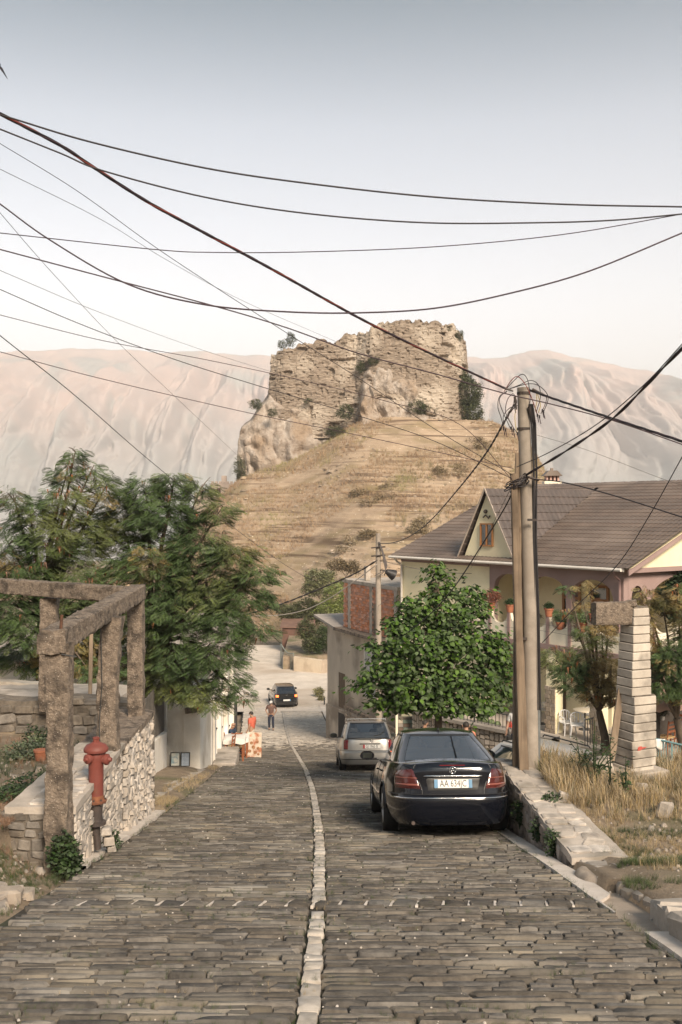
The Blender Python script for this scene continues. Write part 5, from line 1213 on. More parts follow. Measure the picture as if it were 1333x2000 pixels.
mb = MB(); mb.prism([(ctop.x - .46, 49.1, ctop.z + .26), (ctop.x + .46, 49.1, ctop.z + .26), (ctop.x + .2, 49.1, ctop.z + .52), (ctop.x - .2, 49.1, ctop.z + .52)], (0, .8, 0)); mb.build('hood', m_roof, chim)
mb = MB(); cb(mb, 0, .58, .14, .14, .14); mb.build('finial', m_roof, chim)
# ground floor: pillars, door, dark recess
m_clad = mat('stone_cladding', (.40, .33, .25), (.28, .225, .17), 6, .85, .5, 30, island=.25, bdist=.01)
def clad_pillar(t, s):
    part('pillar', lambda mb: hb_(mb, t - .21, t + .21, s - .21, s + .21, -8.3, -4.97), m_cream)
    for k in range(11):
        z = -8.0 + k * .155
        for q in range(2):
            part('cladding_stone', lambda mb, q=q: hb_(mb, t - .25 + (.26 if q else 0) + (.08 * (k % 2)), t + (-.02 if not q else .25) + (.08 * (k % 2) if not q else 0), s - .25 - .004 * ((k + q) % 3), s - .2105, z, z + .145, .008), m_clad)
            part('cladding_stone', lambda mb, q=q: hb_(mb, t - .25 - .004 * ((k + q) % 2), t - .2105, s - .209 + (.22 if q else 0), s + (.0 if not q else .25), z, z + .145, .008), m_clad)
clad_pillar(9.7, -.8); clad_pillar(11.75, -.8)
part('door', lambda mb: (hb_(mb, 11.0, 11.9, 1.50, 1.545, -8, -5.6, .01)), mat('red_brown_door', (.26, .085, .035), (.2, .06, .03), 6, .6))
part('door', lambda mb: (hb_(mb, 7.2, 8.2, 1.50, 1.545, -8, -5.8, .01)), mat('shade_brown_door', (.13, .08, .05), None, 6, .6))
part('window', lambda mb: (hb_(mb, 9.2, 10.4, 1.50, 1.545, -7.2, -5.7, .01)), mat('dark_window', (.05, .055, .055), None, 6, .15))

# ================================================================ terrace in front of the house
ter = thing('terrace', 'raised paved cafe terrace in front of the yellow house', 'terrace', (8, 36, -8.5))
tp = [(3.2, 39.0), (4.3, 37.6), (6.2, 35.4), (7.6, 34.2), (9.6, 33.2), (12.5, 36), (9.5, 41), (4, 46)]
MB().prism([(x, y, -9.4) for x, y in tp], (0, 0, 1.4)).build('floor', m_tiles_floor, ter)
tw = thing('crazy_stone_wall', 'curving retaining wall faced with pale crazy paving below the cafe terrace', 'wall', (4.8, 36.8, -9))
m_cope = mat('grey_coping', (.38, .34, .30), (.30, .27, .235), 3, .85, .3, 24)
wpath = [Vector((2.9, 39.6, 0)), Vector((3.65, 38.3, 0)), Vector((4.9, 36.9, 0)), Vector((6.25, 35.45, 0)), Vector((7.4, 34.4, 0))]
MB().grid(np.array([[(p.x - .05, p.y - .05, -9.9), (p.x - .05, p.y - .05, -7.92), (p.x + .2, p.y + .2, -7.92), (p.x + .2, p.y + .2, -9.9)] for p in wpath]), wrap=True).build('core', m_mortar, tw)
MB().grid(np.array([[(p.x - .16, p.y - .16, -7.92), (p.x - .16, p.y - .16, -7.80), (p.x + .22, p.y + .22, -7.80), (p.x + .22, p.y + .22, -7.92)] for p in wpath]), wrap=True).build('coping', m_cope, tw)
m_crazy = mat('crazy_stone', (.58, .51, .43), (.42, .35, .29), 4, .85, .3, 24, island=.3)
nst = 0
for a_, b_ in zip(wpath, wpath[1:]):
    d = b_ - a_; L_ = d.length; d.normalize(); nrm = Vector((d.y, -d.x, 0)); nrm = nrm if nrm.y < 0 else -nrm
    s = 0
    while s < L_:
        z = -9.5; w_ = random.uniform(.14, .24)
        while z < -8.0:
            h = random.uniform(.14, .34); h = min(h, -7.93 - z); c = a_ + d * (s + w_ / 2) + nrm * .09; n_ = random.choice((4, 5)); poly = []
            for q in range(n_):
                an = 2 * math.pi * (q + .5 * (n_ == 4) + random.uniform(-.2, .2)) / n_ ; e = 1.35 if n_ == 4 else 1.08
                poly.append(c + d * max(-.48, min(.48, .5 * e * math.cos(an))) * (w_ - .02) + Vector((0, 0, (z - c.z) + h / 2 + max(-.48, min(.48, .5 * e * math.sin(an))) * (h - .02))))
            MB().prism(poly, -nrm * .05).build('stone', m_crazy, tw); nst += 1; z += h
        s += w_
# iron railing on the wall
rl = thing('iron_railing', 'black iron railing on the curving terrace wall', 'railing', (4.5, 37.5, -7.8))
mb = MB(); tops = []
for a_, b_ in zip(wpath[:-1], wpath[1:-1]):
    n_ = int((b_ - a_).length / .16)
    for k in range(n_):
        p = a_.lerp(b_, k / n_) + Vector((.05, .05, 0)); mb.tube([(p.x, p.y, -7.8), (p.x, p.y, -7.32)], .012, 4)
mb.build('baluster', m_metal_dk, rl, kind='stuff')
mb = MB(); mb.tube([(p.x + .05, p.y + .05, -7.3) for p in wpath[:-1]], .022, 5); mb.build('handrail', m_metal_dk, rl)
for p in [wpath[0], wpath[1], wpath[2], wpath[3]]: MB().tube([(p.x + .05, p.y + .05, -8.3), (p.x + .05, p.y + .05, -7.2)], .035, 6).build('post', m_metal_dk, rl)
# steps at the right end of the terrace
stp = thing('terrace_steps', 'pale stone steps descending at the right of the cafe terrace', 'steps', (8.7, 33, -8.5))
for k in range(6):
    MB().box((8.35 + .12 * k, 32.9 - .32 * k, -8.08 - .17 * k), (2.6, .34, .17), (0, 0, R(-20)), .012).build('step', m_tiles_floor, stp)
MB().box((8.5, 32.3, -9.1), (2.2, 1.6, .9), (0, 0, R(-20)), 0).build('base', m_conc_lt, stp)
# white plastic chairs and a round table
m_plastic = mat('white_plastic', (.74, .74, .73), (.70, .70, .69), 4, .45)
def plastic_chair(lab):
    t = thing('plastic_chair', lab, 'chair', group='white plastic chairs on the terrace')
    MB().box((0, 0, .43), (.44, .42, .035), None, .015).build('seat', m_plastic, t, world=False)
    P = [[(.24 * math.sin(a), -.20 - .04 * math.cos(a) * 0 - .05 * (z - .43) + .10 * (1 - math.cos(a)), z if z < .8 else .84 - .06 * (1 - math.cos(a)) * 3) for a in np.linspace(-1.25, 1.25, 13)] for z in (.46, .62, .84)]
    mb = MB()
    for k in range(0, 13, 2): mb.tube([P[0][k], P[1][k], P[2][k]], .016, 5)
    mb.tube(P[2], .022, 6); mb.tube(P[0], .016, 5); mb.build('backrest', m_plastic, t, world=False)
    for sx in (-1, 1):
        MB().tube([(sx * .24, -.12, .64), (sx * .26, .05, .66), (sx * .25, .2, .62), (sx * .23, .2, .42)], .02, 6).build('armrest', m_plastic, t, world=False)
        for sy in (-1, 1): MB().tube([(sx * .20, sy * .18, .43), (sx * .25, sy * .23, 0)], [.028, .02], 6).build('leg', m_plastic, t, world=False)
    return t
ch_pos = [(at(1108, 1432, 35.8), 200, 'white plastic chair left of the two side by side near the stone-clad pillar'), (at(1128, 1436, 35.4), 170, 'white plastic chair right of the two side by side before the brown door'),
          (at(1152, 1418, 37.2), 120, 'white plastic chair beyond the round table by the brown door'), (at(1062, 1405, 38.2), 60, 'white plastic chair by the table just right of the utility pole'), (at(1094, 1398, 39.2), -30, 'white plastic chair behind the left stone-clad pillar')]
c0 = None
for p, rz, lb in ch_pos:
    c = plastic_chair(lb) if c0 is None else copy_tree(c0); c0 = c0 or c
    c.location = (p.x, p.y, -8.0); c.rotation_euler = (0, 0, R(rz)); c['label'] = lb
for p, lb in [(at(1143, 1415, 36.6), 'round cream terrace table by the black stair rail'), (at(1056, 1400, 37.6), 'round terrace table just right of the utility pole')]:
    t = thing('round_table', lb, 'table', (p.x, p.y, -8.0), group='round terrace tables')
    MB().lathe([(.42, .70), (.44, .71), (.44, .735), (.42, .74)], (0, 0, 0), 24).build('table_top', m_cream_lt, t, world=False)
    MB().lathe([(.24, 0), (.22, .03), (.03, .06), (.03, .70)], (0, 0, 0), 14).build('pedestal', m_metal_dk, t, world=False)
rl2 = thing('stair_railing', 'short black railing beside the terrace steps and round table', 'railing', (8.3, 33.6, -8))
a_, b_ = at(1143, 1430, 34.0), at(1168, 1418, 34.6)
mb = MB(); mb.tube([(a_.x, a_.y, -7.1), (b_.x, b_.y, -7.1)], .025, 5); [mb.tube([(a_.x + (b_.x - a_.x) * k / 5, a_.y + (b_.y - a_.y) * k / 5, -8), (a_.x + (b_.x - a_.x) * k / 5, a_.y + (b_.y - a_.y) * k / 5, -7.1)], .014, 4) for k in range(6)]; mb.build('bars', m_metal_dk, rl2, kind='stuff')
# watermelons and crates behind the railing
wm = mat('melon_skin', (.07, .11, .04), (.16, .2, .09), 14, .5, stretch=(1, 1, .2))
for k, px in enumerate([938, 948, 960, 972]):
    p = at(px, 1408, 37.9 - .35 * k); o = MB().lathe([(.02, -.13), (.10, -.10), (.14, 0), (.10, .1), (.02, .13)], (p.x, p.y, -7.87 + .0), 14).build('watermelon', wm, sm=True)
    tag(o, ['leftmost watermelon of the row behind the terrace railing', 'second watermelon from the left behind the terrace railing', 'third watermelon from the left behind the terrace railing', 'rightmost watermelon of the row behind the terrace railing'][k], 'watermelon', 'watermelons on the terrace')
cr = thing('red_crate', 'red crate of yellow snack bags by the standing person at the pole', 'crate', tuple(at(1000, 1413, 36.4)))
p = at(1001, 1411, 36.3); MB().box((p.x, p.y, -7.75), (.42, .35, .26), None, .02).build('crate', mat('red_plastic', (.48, .05, .03), None, 5, .5), cr); MB().box((p.x + .02, p.y, -7.5), (.34, .25, .26), (0, .1, 0), .05).build('bags', mat('snack_bag', (.62, .40, .12), (.55, .25, .08), 8, .4), cr)
# flower pots with plants on the parapet
def pot(p, r, lb, leafm, ph, pr, n=110, hang=0.0):
    t = thing('flower_pot', lb, 'flower pot', tuple(p), group='potted plants on the balcony')
    MB().lathe([(r * .7, 0), (r * .95, r * 1.5), (r * 1.08, r * 1.5), (r * 1.08, r * 1.75), (r * .9, r * 1.75)], tuple(p), 14).build('pot', m_terra, t, sm=40)
    c = (p[0], p[1], p[2] + r * 1.6 + ph * .7); V, F = bush_arrays([(c, (pr, pr, ph)), ((c[0], c[1], c[2] - hang), (pr * 1.1, pr * 1.1, ph * .6))], n, .13)
    obj('plant', np_mesh('plant', V, F), leafm, t, kind='stuff')
m_redleaf = mat('red_foliage', (.34, .12, .08), (.24, .10, .05), 8, .7, island=.3, transl=.2); m_potgreen = mat('pot_foliage', (.07, .13, .05), (.045, .08, .03), 8, .7, island=.3, transl=.2)
pot(hw(6.6, -.95, -3.80), .17, 'large pot of rust-red foliage left of the wooden pole on the balcony', m_redleaf, .3, .32, 260)
pot(hw(7.62, -.95, -3.80), .17, 'terracotta pot with small dark plant on the pilaster next to the red foliage', m_potgreen, .14, .15)
pot(hw(9.57, -.95, -3.80), .17, 'square-set terracotta pot with tiny plant on the pilaster right of the utility pole', m_potgreen, .12, .13)
pot(hw(10.1, -.95, -4.22), .15, 'pot of dark green leaves sunk in the parapet dip before the second door', m_potgreen, .2, .2)
pot(hw(11.1, -.95, -4.22), .2, 'long pot of bright leafy plants in the parapet dip left of the block pillar', mat('bright_pot_leaf', (.13, .2, .07), None, 8, .7, island=.3, transl=.2), .22, .42, 200)
pot(hw(11.6, -.95, -3.80), .16, 'terracotta pot on the pilaster just left of the block pillar', m_potgreen, .06, .1, 30)
pot(hw(8.9, -.95, -4.2), .16, 'pot of yellowish leaves in the parapet dip beside the cables', mat('yellow_pot_leaf', (.28, .24, .09), None, 8, .7, island=.3), .14, .22)
pot(hw(TL + .75, 2.2, -3.80), .24, 'terracotta pot with trailing plant on the right wing of the balcony', m_potgreen, .25, .3, 160)

# ---- grey building with raw brick upper storey
gb = thing('brick_building', 'grey rendered building with unfinished orange brick upper floor beside the road', 'building', (-.25, 52, -12))
G0 = Vector((-.25, 52.0, 0)); GU = Vector((.396, -.918, 0)).normalized(); GV = Vector((.918, .396, 0)).normalized(); GA_ = math.atan2(GU.y, GU.x)
def gw(t, s, z): p = G0 + GU * t + GV * s; return Vector((p.x, p.y, z))
def gbx(mb, t0, t1, s0, s1, z0, z1, bev=0): c = gw((t0 + t1) / 2, (s0 + s1) / 2, (z0 + z1) / 2); return mb.box(tuple(c), (abs(t1 - t0), abs(s1 - s0), abs(z1 - z0)), (0, 0, GA_), bev)
m_greyr = mat('grey_render', (.62, .54, .44), (.51, .44, .355), 1.2, .9, .4, 12, c3=(.29, .24, .19), s3=.45, stretch=(1, 1, .4), bdist=.02)
def gpart(name, fn, m, parent=None, **k): mb = MB(); fn(mb); return mb.build(name, m, parent or gb, **k)
gpart('wall', lambda mb: gbx(mb, -1.2, 7.3, 0, 6, -14, -6.05), m_greyr)
gpart('base_wall', lambda mb: gbx(mb, -1.22, 7.32, -.08, -.002, -14, -10.2), m_greyr)
gpart('ledge', lambda mb: gbx(mb, 1.6, 7.4, -.30, -.081, -9.95, -9.8, .01), m_conc)
gpart('floor_slab', lambda mb: gbx(mb, .9, 7.4, -.55, 6.1, -6.045, -5.88, .01), m_conc)
gpart('roof_slab', lambda mb: mb.prism([gw(-1.9, -.5, -5.62), gw(.86, -.5, -6.0), gw(.86, 6.2, -6.0), gw(-1.9, 6.2, -5.62)], (0, 0, .12)), mat('slab_grey', (.40, .36, .32), (.32, .29, .26), 2, .9, .4, 14))
ft = gpart('window', lambda mb: (gbx(mb, 3.5, 3.6, -.02, .03, -9.0, -6.6), gbx(mb, 5.1, 5.2, -.02, .03, -9.0, -6.6), gbx(mb, 3.601, 5.099, -.02, .03, -6.7, -6.6), gbx(mb, 3.601, 5.099, -.02, .03, -9.0, -8.9), gbx(mb, 4.3, 4.4, -.02, .03, -8.9, -6.7), gbx(mb, 3.601, 5.099, -.025, .03, -7.4, -7.3)), m_white_paint)
gpart('pane', lambda mb: gbx(mb, 3.6, 5.1, -.012, -.004, -8.9, -6.7), mat('pale_glass', (.42, .45, .44), (.30, .33, .33), 1.5, .15), ft)
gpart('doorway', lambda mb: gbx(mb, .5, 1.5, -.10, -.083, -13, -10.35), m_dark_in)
gpart('wall_opening', lambda mb: gbx(mb, .35, 1.15, -.012, -.002, -10.1 , -8.3), mat('brown_shutter', (.16, .11, .075), (.11, .08, .05), 8, .8))
stone_wall(gb, tuple(gw(1.75, -.25, 0))[:2], tuple(gw(7.3, -.25, 0))[:2], lambda s: -12.6 + .35 * s, lambda s: -9.97, .2, (.12, .2), (.2, .45), mat('base_stone', (.40, .33, .26), (.28, .225, .175), 4, .9, .6, 16, island=.25), -1 if False else 1, .03, .5, core_w=.18, limit=290)
# raw brick storey: hollow bricks laid as real pieces
m_brick = mat('hollow_brick', (.66, .31, .185), (.52, .23, .135), 5, .9, .5, 20, island=.25, bdist=.02)
m_bmort = mat('brick_mortar', (.60, .48, .39), (.48, .38, .31), 6, .95, .3, 20)
gpart('storey_core', lambda mb: gbx(mb, .95, 7.2, .02, 5.2, -5.87, -3.60), m_bmort)
mb = MB()
for k in range(18):
    z = -5.86 + k * .125; t = 1.0 + .12 * (k % 2)
    while t < 7.1:
        l = .25
        if not any(abs(t + l / 2 - c) < .2 for c in (1.75, 4.35, 7.0)): gbx(mb, t, t + l - .015, -.02 - random.uniform(0, .02), .021, z, z + .11)
        t += l
    t = .1
    while t < 5: gbx(mb, .92 - random.uniform(0, .02), .951, t, t + .235, z, z + .11); t += .25
mb.build('bricks', m_brick, gb, kind='stuff')
for c in (1.75, 4.35, 7.0): gpart('column', lambda mb, c=c: gbx(mb, c - .15, c + .15, -.05, .022, -5.87, -3.59, .01), m_conc_lt)
gpart('ring_beam', lambda mb: gbx(mb, .9, 7.25, -.06, 5.3, -3.595, -3.42, .01), m_conc_lt)
gpart('rear_wall', lambda mb: gbx(mb, 2.5, 7.1, 3.4, 3.6, -3.415, -2.75), m_brick)
gpart('rear_beam', lambda mb: gbx(mb, 2.4, 7.2, 3.35, 3.65, -2.745, -2.45, .01), m_conc_lt)
gpart('column_stub', lambda mb: gbx(mb, 2.6, 2.85, .4, .65, -3.415, -2.7, .01), m_conc_lt)
gpart('shutter_boards', lambda mb: gbx(mb, 4.7, 5.2, -.075, -.055, -5.8, -4.4), m_wood_grey)
# stone pile and foot of the building by the road
rb = thing('rubble_heap', 'heap of rough stones at the road corner of the grey building', 'stones', (-.3, 51, -11.8))
for k in range(26):
    x = random.uniform(-1.2, .25); y = random.uniform(46.5, 56); s = random.uniform(.15, .5); x = float(cxr(y)) + HR + .25 + random.uniform(0, .6)
    stone_obj('stone', rb, m_pale_stone if False else m_lime, (x, y, zr_(y, .0) + s * .2), (s, s * .8, s * .6), random.random() * 3, random.random() * .4)
cw = thing('patterned_wall', 'low cafe wall of multicoloured flat stones behind the seated man in black', 'wall', (1.9, 38, -8.6))
mats_ = [mat('patch_green', (.20, .25, .21), None, 5, .7), mat('patch_brown', (.17, .12, .09), None, 5, .7), mat('patch_grey', (.30, .27, .24), None, 5, .7), mat('patch_cream', (.48, .42, .34), None, 5, .7)]
wa, wb = at(778, 1430, 40), at(850, 1430, 40)
MB().box(((wa.x + wb.x) / 2 , 40.1, -9.3), (wb.x - wa.x, .2, 2.1)).build('core', m_mortar, cw)
for k in range(9):
    x = wa.x
    while x < wb.x - .05:
        l = random.uniform(.16, .34); l = min(l, wb.x - x); MB().box((x + l / 2, 39.985, -8.42 - k * .15), (l - .015, .035, .135), None, .006).build('stone', random.choice(mats_), cw); x += l
MB().box((wa.x - .06, 39.9, -9.0), (.09, .12, 2.2)).build('post', m_cream_lt, cw)

# ================================================================ trees
m_bark = mat('tree_bark', (.15, .115, .085), (.085, .065, .05), 10, .9, .7, 36, stretch=(1, 1, .3), bdist=.012)
m_feather = mat('feather_leaf', (.115, .175, .056), (.065, .115, .040), 1.1, .65, island=.35, transl=.28, c3=(.17, .20, .065), s3=.5)
m_feather_br = mat('feather_leaf_brown', (.38, .27, .11), (.27, .23, .085), 1.4, .7, island=.35, transl=.3, c3=(.12, .12, .045), s3=.9)
m_pods = mat('seed_pods', (.34, .15, .075), (.24, .11, .055), 3, .8, island=.3, transl=.2)
m_linden = mat('broad_leaf', (.125, .20, .055), (.07, .125, .038), 1.5, .65, island=.4, transl=.3, spec=.15)
def frond_tpl(pairs=12, droop=.28, w=.021, seed=2):
    r = random.Random(seed); V = []; F = []
    def p(t, z=0): return np.array([t, 0, -droop * t * t + z])
    for i in range(pairs):
        t = .12 + .86 * i / pairs; L_ = .36 * math.sin(math.pi * (.18 + .78 * i / pairs)) ** .8 * r.uniform(.85, 1.1)
        for s in (-1, 1):
            a = p(t); tip = a + np.array([L_ * .55, s * L_ * .8, -.10 * L_ - .03]); m_ = (a + tip) / 2; b = len(V)
            n = np.array([w, -s * w * .7, .0]); V += [tuple(a), tuple(m_ + n), tuple(tip), tuple(m_ - n)]; F += [(b, b + 1, b + 2), (b, b + 2, b + 3)]
    b = len(V); V += [(0, -.008, 0), (0, .008, 0), tuple(p(1.0))]; F.append((b, b + 1, b + 2)); return np.array(V), np.array(F)
FR_V, FR_F = frond_tpl()
def tree(name, label, base, blobs, n, size, m, trunk_r, tpl, lean_pts=None, brown=0.0, m_brown=None, pods=0, group=None, hollow=.4, cat='tree', limb_n=10, pitch=(-.15, .5), leaf_single=0):
    t = thing(name, label, cat, tuple(base), group=group); base = Vector(base)
    cs = [Vector(b[0]) for b in blobs]; mean = sum(cs, Vector()) / len(cs)
    fork = base.lerp(mean, .42); fork = Vector((base.x * .6 + mean.x * .4, base.y * .6 + mean.y * .4, fork.z)) if not lean_pts else Vector(lean_pts[-1])
    pts = [base - Vector((0, 0, .4))] + ([Vector(q) for q in lean_pts] if lean_pts else [base.lerp(fork, .5) + Vector((.06, 0, 0)), fork])
    k = len(pts); MB().tube(pts, [trunk_r * (1.25 - .5 * i / (k - 1)) for i in range(k)], 10).build('trunk', m_bark, t, sm=60)
    mb = MB(); r_ = random.Random(3)
    for c in cs:
        d = c - fork; mid = fork + d * .5 + Vector((r_.uniform(-.1, .1), r_.uniform(-.1, .1), .12 * d.length)); tip = c + d * .04
        mb.tube([fork, fork.lerp(mid, .6), mid, mid.lerp(tip, .5), tip], [trunk_r * .45, trunk_r * .36, trunk_r * .26, trunk_r * .15, trunk_r * .06], 6)
        for q in range(5):
            s0 = mid.lerp(tip, r_.uniform(0, 1)); e = s0 + Vector((r_.uniform(-1, 1), r_.uniform(-1, 1), r_.uniform(-.3, .8))).normalized() * d.length * r_.uniform(.06, .15); mb.tube([s0, s0.lerp(e, .5) + Vector((0, 0, .03)), e], [trunk_r * .12, trunk_r * .08, trunk_r * .04], 4)
    mb.build('branches', m_bark, t, sm=60, kind='stuff')
    p = blob_points(blobs, n, hollow); k = len(p); cen = np.array([tuple(c) for c in cs]); near = np.argmin(((p[:, None, :] - cen[None]) ** 2).sum(-1), 1); out = p - cen[near]
    yaw = np.arctan2(out[:, 1], out[:, 0]) + rng.normal(0, .7, k); pit = rng.uniform(pitch[0], pitch[1], k); sc = rng.uniform(.65, 1.2, k) * size
    Mx = rotmats(yaw) @ rotmats(np.zeros(k), rng.normal(0, .45, k), pit)
    isb = (fbm(p[:, 0] * .8, p[:, 1] * .8, p[:, 2] * .8, 3, 5) > np.quantile(fbm(p[:, 0] * .8, p[:, 1] * .8, p[:, 2] * .8, 3, 5), 1 - brown)) if brown > 0 else np.zeros(k, bool)
    g = ~isb; obj('crown', np_mesh('crown', *scatter(tpl[0], tpl[1], p[g], Mx[g], sc[g])), m, t, kind='stuff')
    if isb.any(): obj('crown', np_mesh('crown', *scatter(tpl[0], tpl[1], p[isb], Mx[isb], sc[isb])), m_brown, t, label='browning foliage', kind='stuff')
    if pods:
        q = blob_points(blobs, pods * 3, .8); ok = fbm(q[:, 0] * 1.1, q[:, 1] * 1.1, q[:, 2] * 1.1, 3, 9) > .12; q = q[ok]; kk = len(q)
        pv = np.array([(0, -.02, 0), (0, .02, 0), (.03, 0, -.16), (.05, .03, 0), (.09, .03, 0), (.05, .05, -.15), (-.05, 0, 0), (-.05, .035, 0), (-.07, 0, -.14)]); pf = np.array([(0, 1, 2), (3, 4, 5), (6, 7, 8)])
        obj('seed_pods', np_mesh('seed_pods', *scatter(pv, pf, q, rotmats(rng.uniform(0, 6.28, kk)), rng.uniform(.7, 1.4, kk))), m_pods, t, kind='stuff')
    return t, p
FT = (FR_V, FR_F)
YT = 27.0
main = [pb(340, 945, 27.5, 40, 26), pb(392, 958, 27, 36, 20), pb(285, 965, 27.5, 45, 34), pb(430, 1000, 26.5, 30, 22), pb(330, 1010, 27, 80, 42), pb(240, 1030, 28, 80, 55), pb(390, 1070, 26.5, 66, 36), pb(455, 1085, 26, 50, 26), pb(505, 1120, 26, 44, 20), pb(300, 1110, 26.5, 90, 50),
        pb(420, 1140, 26.5, 80, 40), pb(480, 1170, 26, 56, 26), pb(360, 1200, 26.5, 90, 55), pb(250, 1200, 27.5, 80, 60), pb(450, 1215, 25.8, 55, 32), pb(505, 1232, 25.8, 38, 14), pb(420, 1280, 26, 58, 36), pb(350, 1290, 26.5, 62, 44), pb(300, 1290, 27.5, 50, 44), pb(380, 1345, 26.3, 55, 28), pb(445, 1330, 26, 36, 20), pb(470, 1358, 26, 26, 12), pb(330, 1350, 26.6, 34, 22), pb(415, 1372, 26, 36, 14)]
tree('feathery_tree', 'big feathery-leaved green tree leaning over the white pillar and the road', (-5.6, 28.0, -6.4), main, 11500, .35, m_feather, .20, FT, lean_pts=[(-5.5, 27.9, -5.2), (-5.2, 27.5, -3.6)], brown=.04, m_brown=m_feather_br, pods=160, hollow=.28)
left = [pb(28, 975, 26, 30, 26), pb(60, 1010, 26, 45, 34), pb(15, 1060, 26, 36, 46), pb(145, 895, 27, 22, 22), pb(130, 930, 27, 30, 26), pb(180, 920, 27, 18, 16), pb(125, 985, 26.5, 44, 40), pb(205, 955, 27, 34, 36), pb(95, 1060, 26, 60, 46), pb(160, 1060, 27, 48, 50), pb(50, 1130, 26, 70, 48), pb(150, 1150, 26.5, 80, 54), pb(60, 1220, 26, 70, 54), pb(160, 1240, 27, 70, 50), pb(20, 1180, 26, 40, 60), pb(120, 1290, 27, 90, 30), pb(215, 1290, 27.5, 40, 34), pb(40, 1280, 27, 60, 26), pb(190, 1200, 27.5, 60, 50), pb(170, 1305, 26, 70, 20)]
tree('feathery_tree', 'feathery tree with brown seed pods rising behind the left end of the concrete frame', (-8.2, 27.5, -5.2), left, 8600, .33, m_feather, .19, FT, lean_pts=[(-8.2, 27.4, -4.2), (-8.1, 27, -3.0)], brown=.14, m_brown=m_feather_br, pods=300, hollow=.28)
LV = np.array([(0, 0, 0), (.18, .30, -.02), (.55, .36, -.05), (1.0, 0, -.14), (.55, -.36, -.05), (.18, -.30, -.02), (.5, 0, .05)]); LFc = np.array([(0, 6, 1), (1, 6, 2), (2, 6, 3), (3, 6, 4), (4, 6, 5), (5, 6, 0)])
lind = [pb(860, 1108, 22.6, 8, 12), pb(851, 1122, 22.6, 16, 14), pb(862, 1156, 22.6, 32, 22), pb(915, 1165, 22.8, 30, 22), pb(938, 1190, 22.6, 22, 26), pb(820, 1190, 22.6, 50, 32), pb(880, 1210, 22.4, 60, 38), pb(780, 1222, 22.5, 38, 26), pb(840, 1260, 22.2, 90, 44), pb(930, 1262, 22.5, 60, 44), pb(975, 1290, 22.6, 30, 36), pb(770, 1290, 22.3, 55, 38), pb(728, 1262, 22.5, 22, 9), pb(735, 1330, 22.3, 38, 26), pb(705, 1337, 22.4, 14, 6), pb(820, 1335, 22.0, 80, 46), pb(910, 1335, 22.2, 75, 46), pb(980, 1350, 22.5, 28, 34), pb(780, 1372, 22.2, 50, 24), pb(860, 1378, 22.0, 70, 20), pb(935, 1382, 22.2, 55, 16), pb(740, 1368, 22.3, 22, 14)]
lt, lp_ = tree('linden_tree', 'round-leaved green tree between the parked cars and the yellow house', (at(858, 1420, 22.4).x, 22.4, -6.9), lind, 9500, .128, m_linden, .10, (LV, LFc), lean_pts=[(at(857, 1400, 22.4).x, 22.4, -5.6), (at(856, 1360, 22.4).x, 22.3, -4.1)], pitch=(0, .9), hollow=.2)
sv_ = []; sy_ = []
for b_ in lind:
    for k in range(7):
        d = Vector((random.gauss(0, 1), random.gauss(0, 1), random.gauss(.35, .8))).normalized(); c_ = Vector(b_[0]) + Vector((d.x * b_[1][0], d.y * b_[1][1], d.z * b_[1][2])) * .85; L_ = random.uniform(.2, .5)
        for q in range(7): sv_.append(tuple(c_ + d * L_ * q / 6 + Vector((0, 0, -.10 * (q / 6) ** 2)) + Vector((random.gauss(0, .03), random.gauss(0, .03), random.gauss(0, .03))))); sy_.append(math.atan2(d.y, d.x) + random.gauss(0, 1))
sv_ = np.array(sv_); k = len(sv_); obj('crown', np_mesh('crown', *scatter(LV, LFc, sv_, rotmats(np.array(sy_), rng.normal(0, .4, k), rng.uniform(0, .9, k)), rng.uniform(.08, .14, k))), m_linden, lt, kind='stuff')
# the largest leaves in view are single pieces
sel = lp_[np.argsort(lp_[:, 1])[:1400]]; sel = sel[rng.choice(len(sel), 180, replace=False)]
lme = np_mesh('leaf', LV * .125, LFc); setmat(lme, m_linden)
for q in sel:
    o = bpy.data.objects.new('leaf', lme); scene.collection.objects.link(o); o.parent = lt; o.matrix_parent_inverse = PMI(lt)
    o.location = (q[0], q[1] - .12, q[2]); o.rotation_euler = (random.gauss(0, .5), random.uniform(.1, 1.0), random.uniform(0, 6.28))
house_tree = [pb(1085, 1290, 29, 26, 26), pb(1115, 1320, 28.6, 36, 34), pb(1150, 1290, 28.6, 36, 34), pb(1175, 1240, 28.8, 30, 26), pb(1165, 1345, 28.6, 34, 30), pb(1195, 1310, 28.6, 26, 36), pb(1145, 1235, 29, 26, 14), pb(1190, 1205, 28.8, 16, 18), pb(1205, 1360, 28.4, 24, 24), pb(1112, 1150, 29, 18, 8), pb(1150, 1150, 29, 10, 16), pb(1110, 1195, 29, 20, 8), pb(1140, 1180, 29, 12, 8)]
tree('locust_tree', 'yellow-brown tinged feathery tree in front of the terrace, left of the block pillar', (at(1185, 1450, 28.6).x, 28.6, -7.2), house_tree, 3300, .24, m_feather, .12, FT, brown=.62, m_brown=m_feather_br, pods=90)
rt = [pb(1262, 1170, 26, 18, 26), pb(1295, 1180, 26, 26, 16), pb(1325, 1165, 26, 20, 30), pb(1258, 1220, 26, 20, 30), pb(1265, 1270, 26, 24, 26), pb(1310, 1290, 25.5, 34, 42), pb(1340, 1240, 25.5, 24, 60), pb(1300, 1345, 25.5, 34, 22), pb(1340, 1350, 25.5, 30, 30), pb(1275, 1320, 25.8, 18, 16)]
tree('locust_tree', 'half-brown feathery tree at the right edge behind the block pillar', (at(1350, 1430, 26).x, 26.4, -6.9), rt, 3300, .24, m_feather, .13, FT, brown=.55, m_brown=m_feather_br, pods=160, hollow=.28)
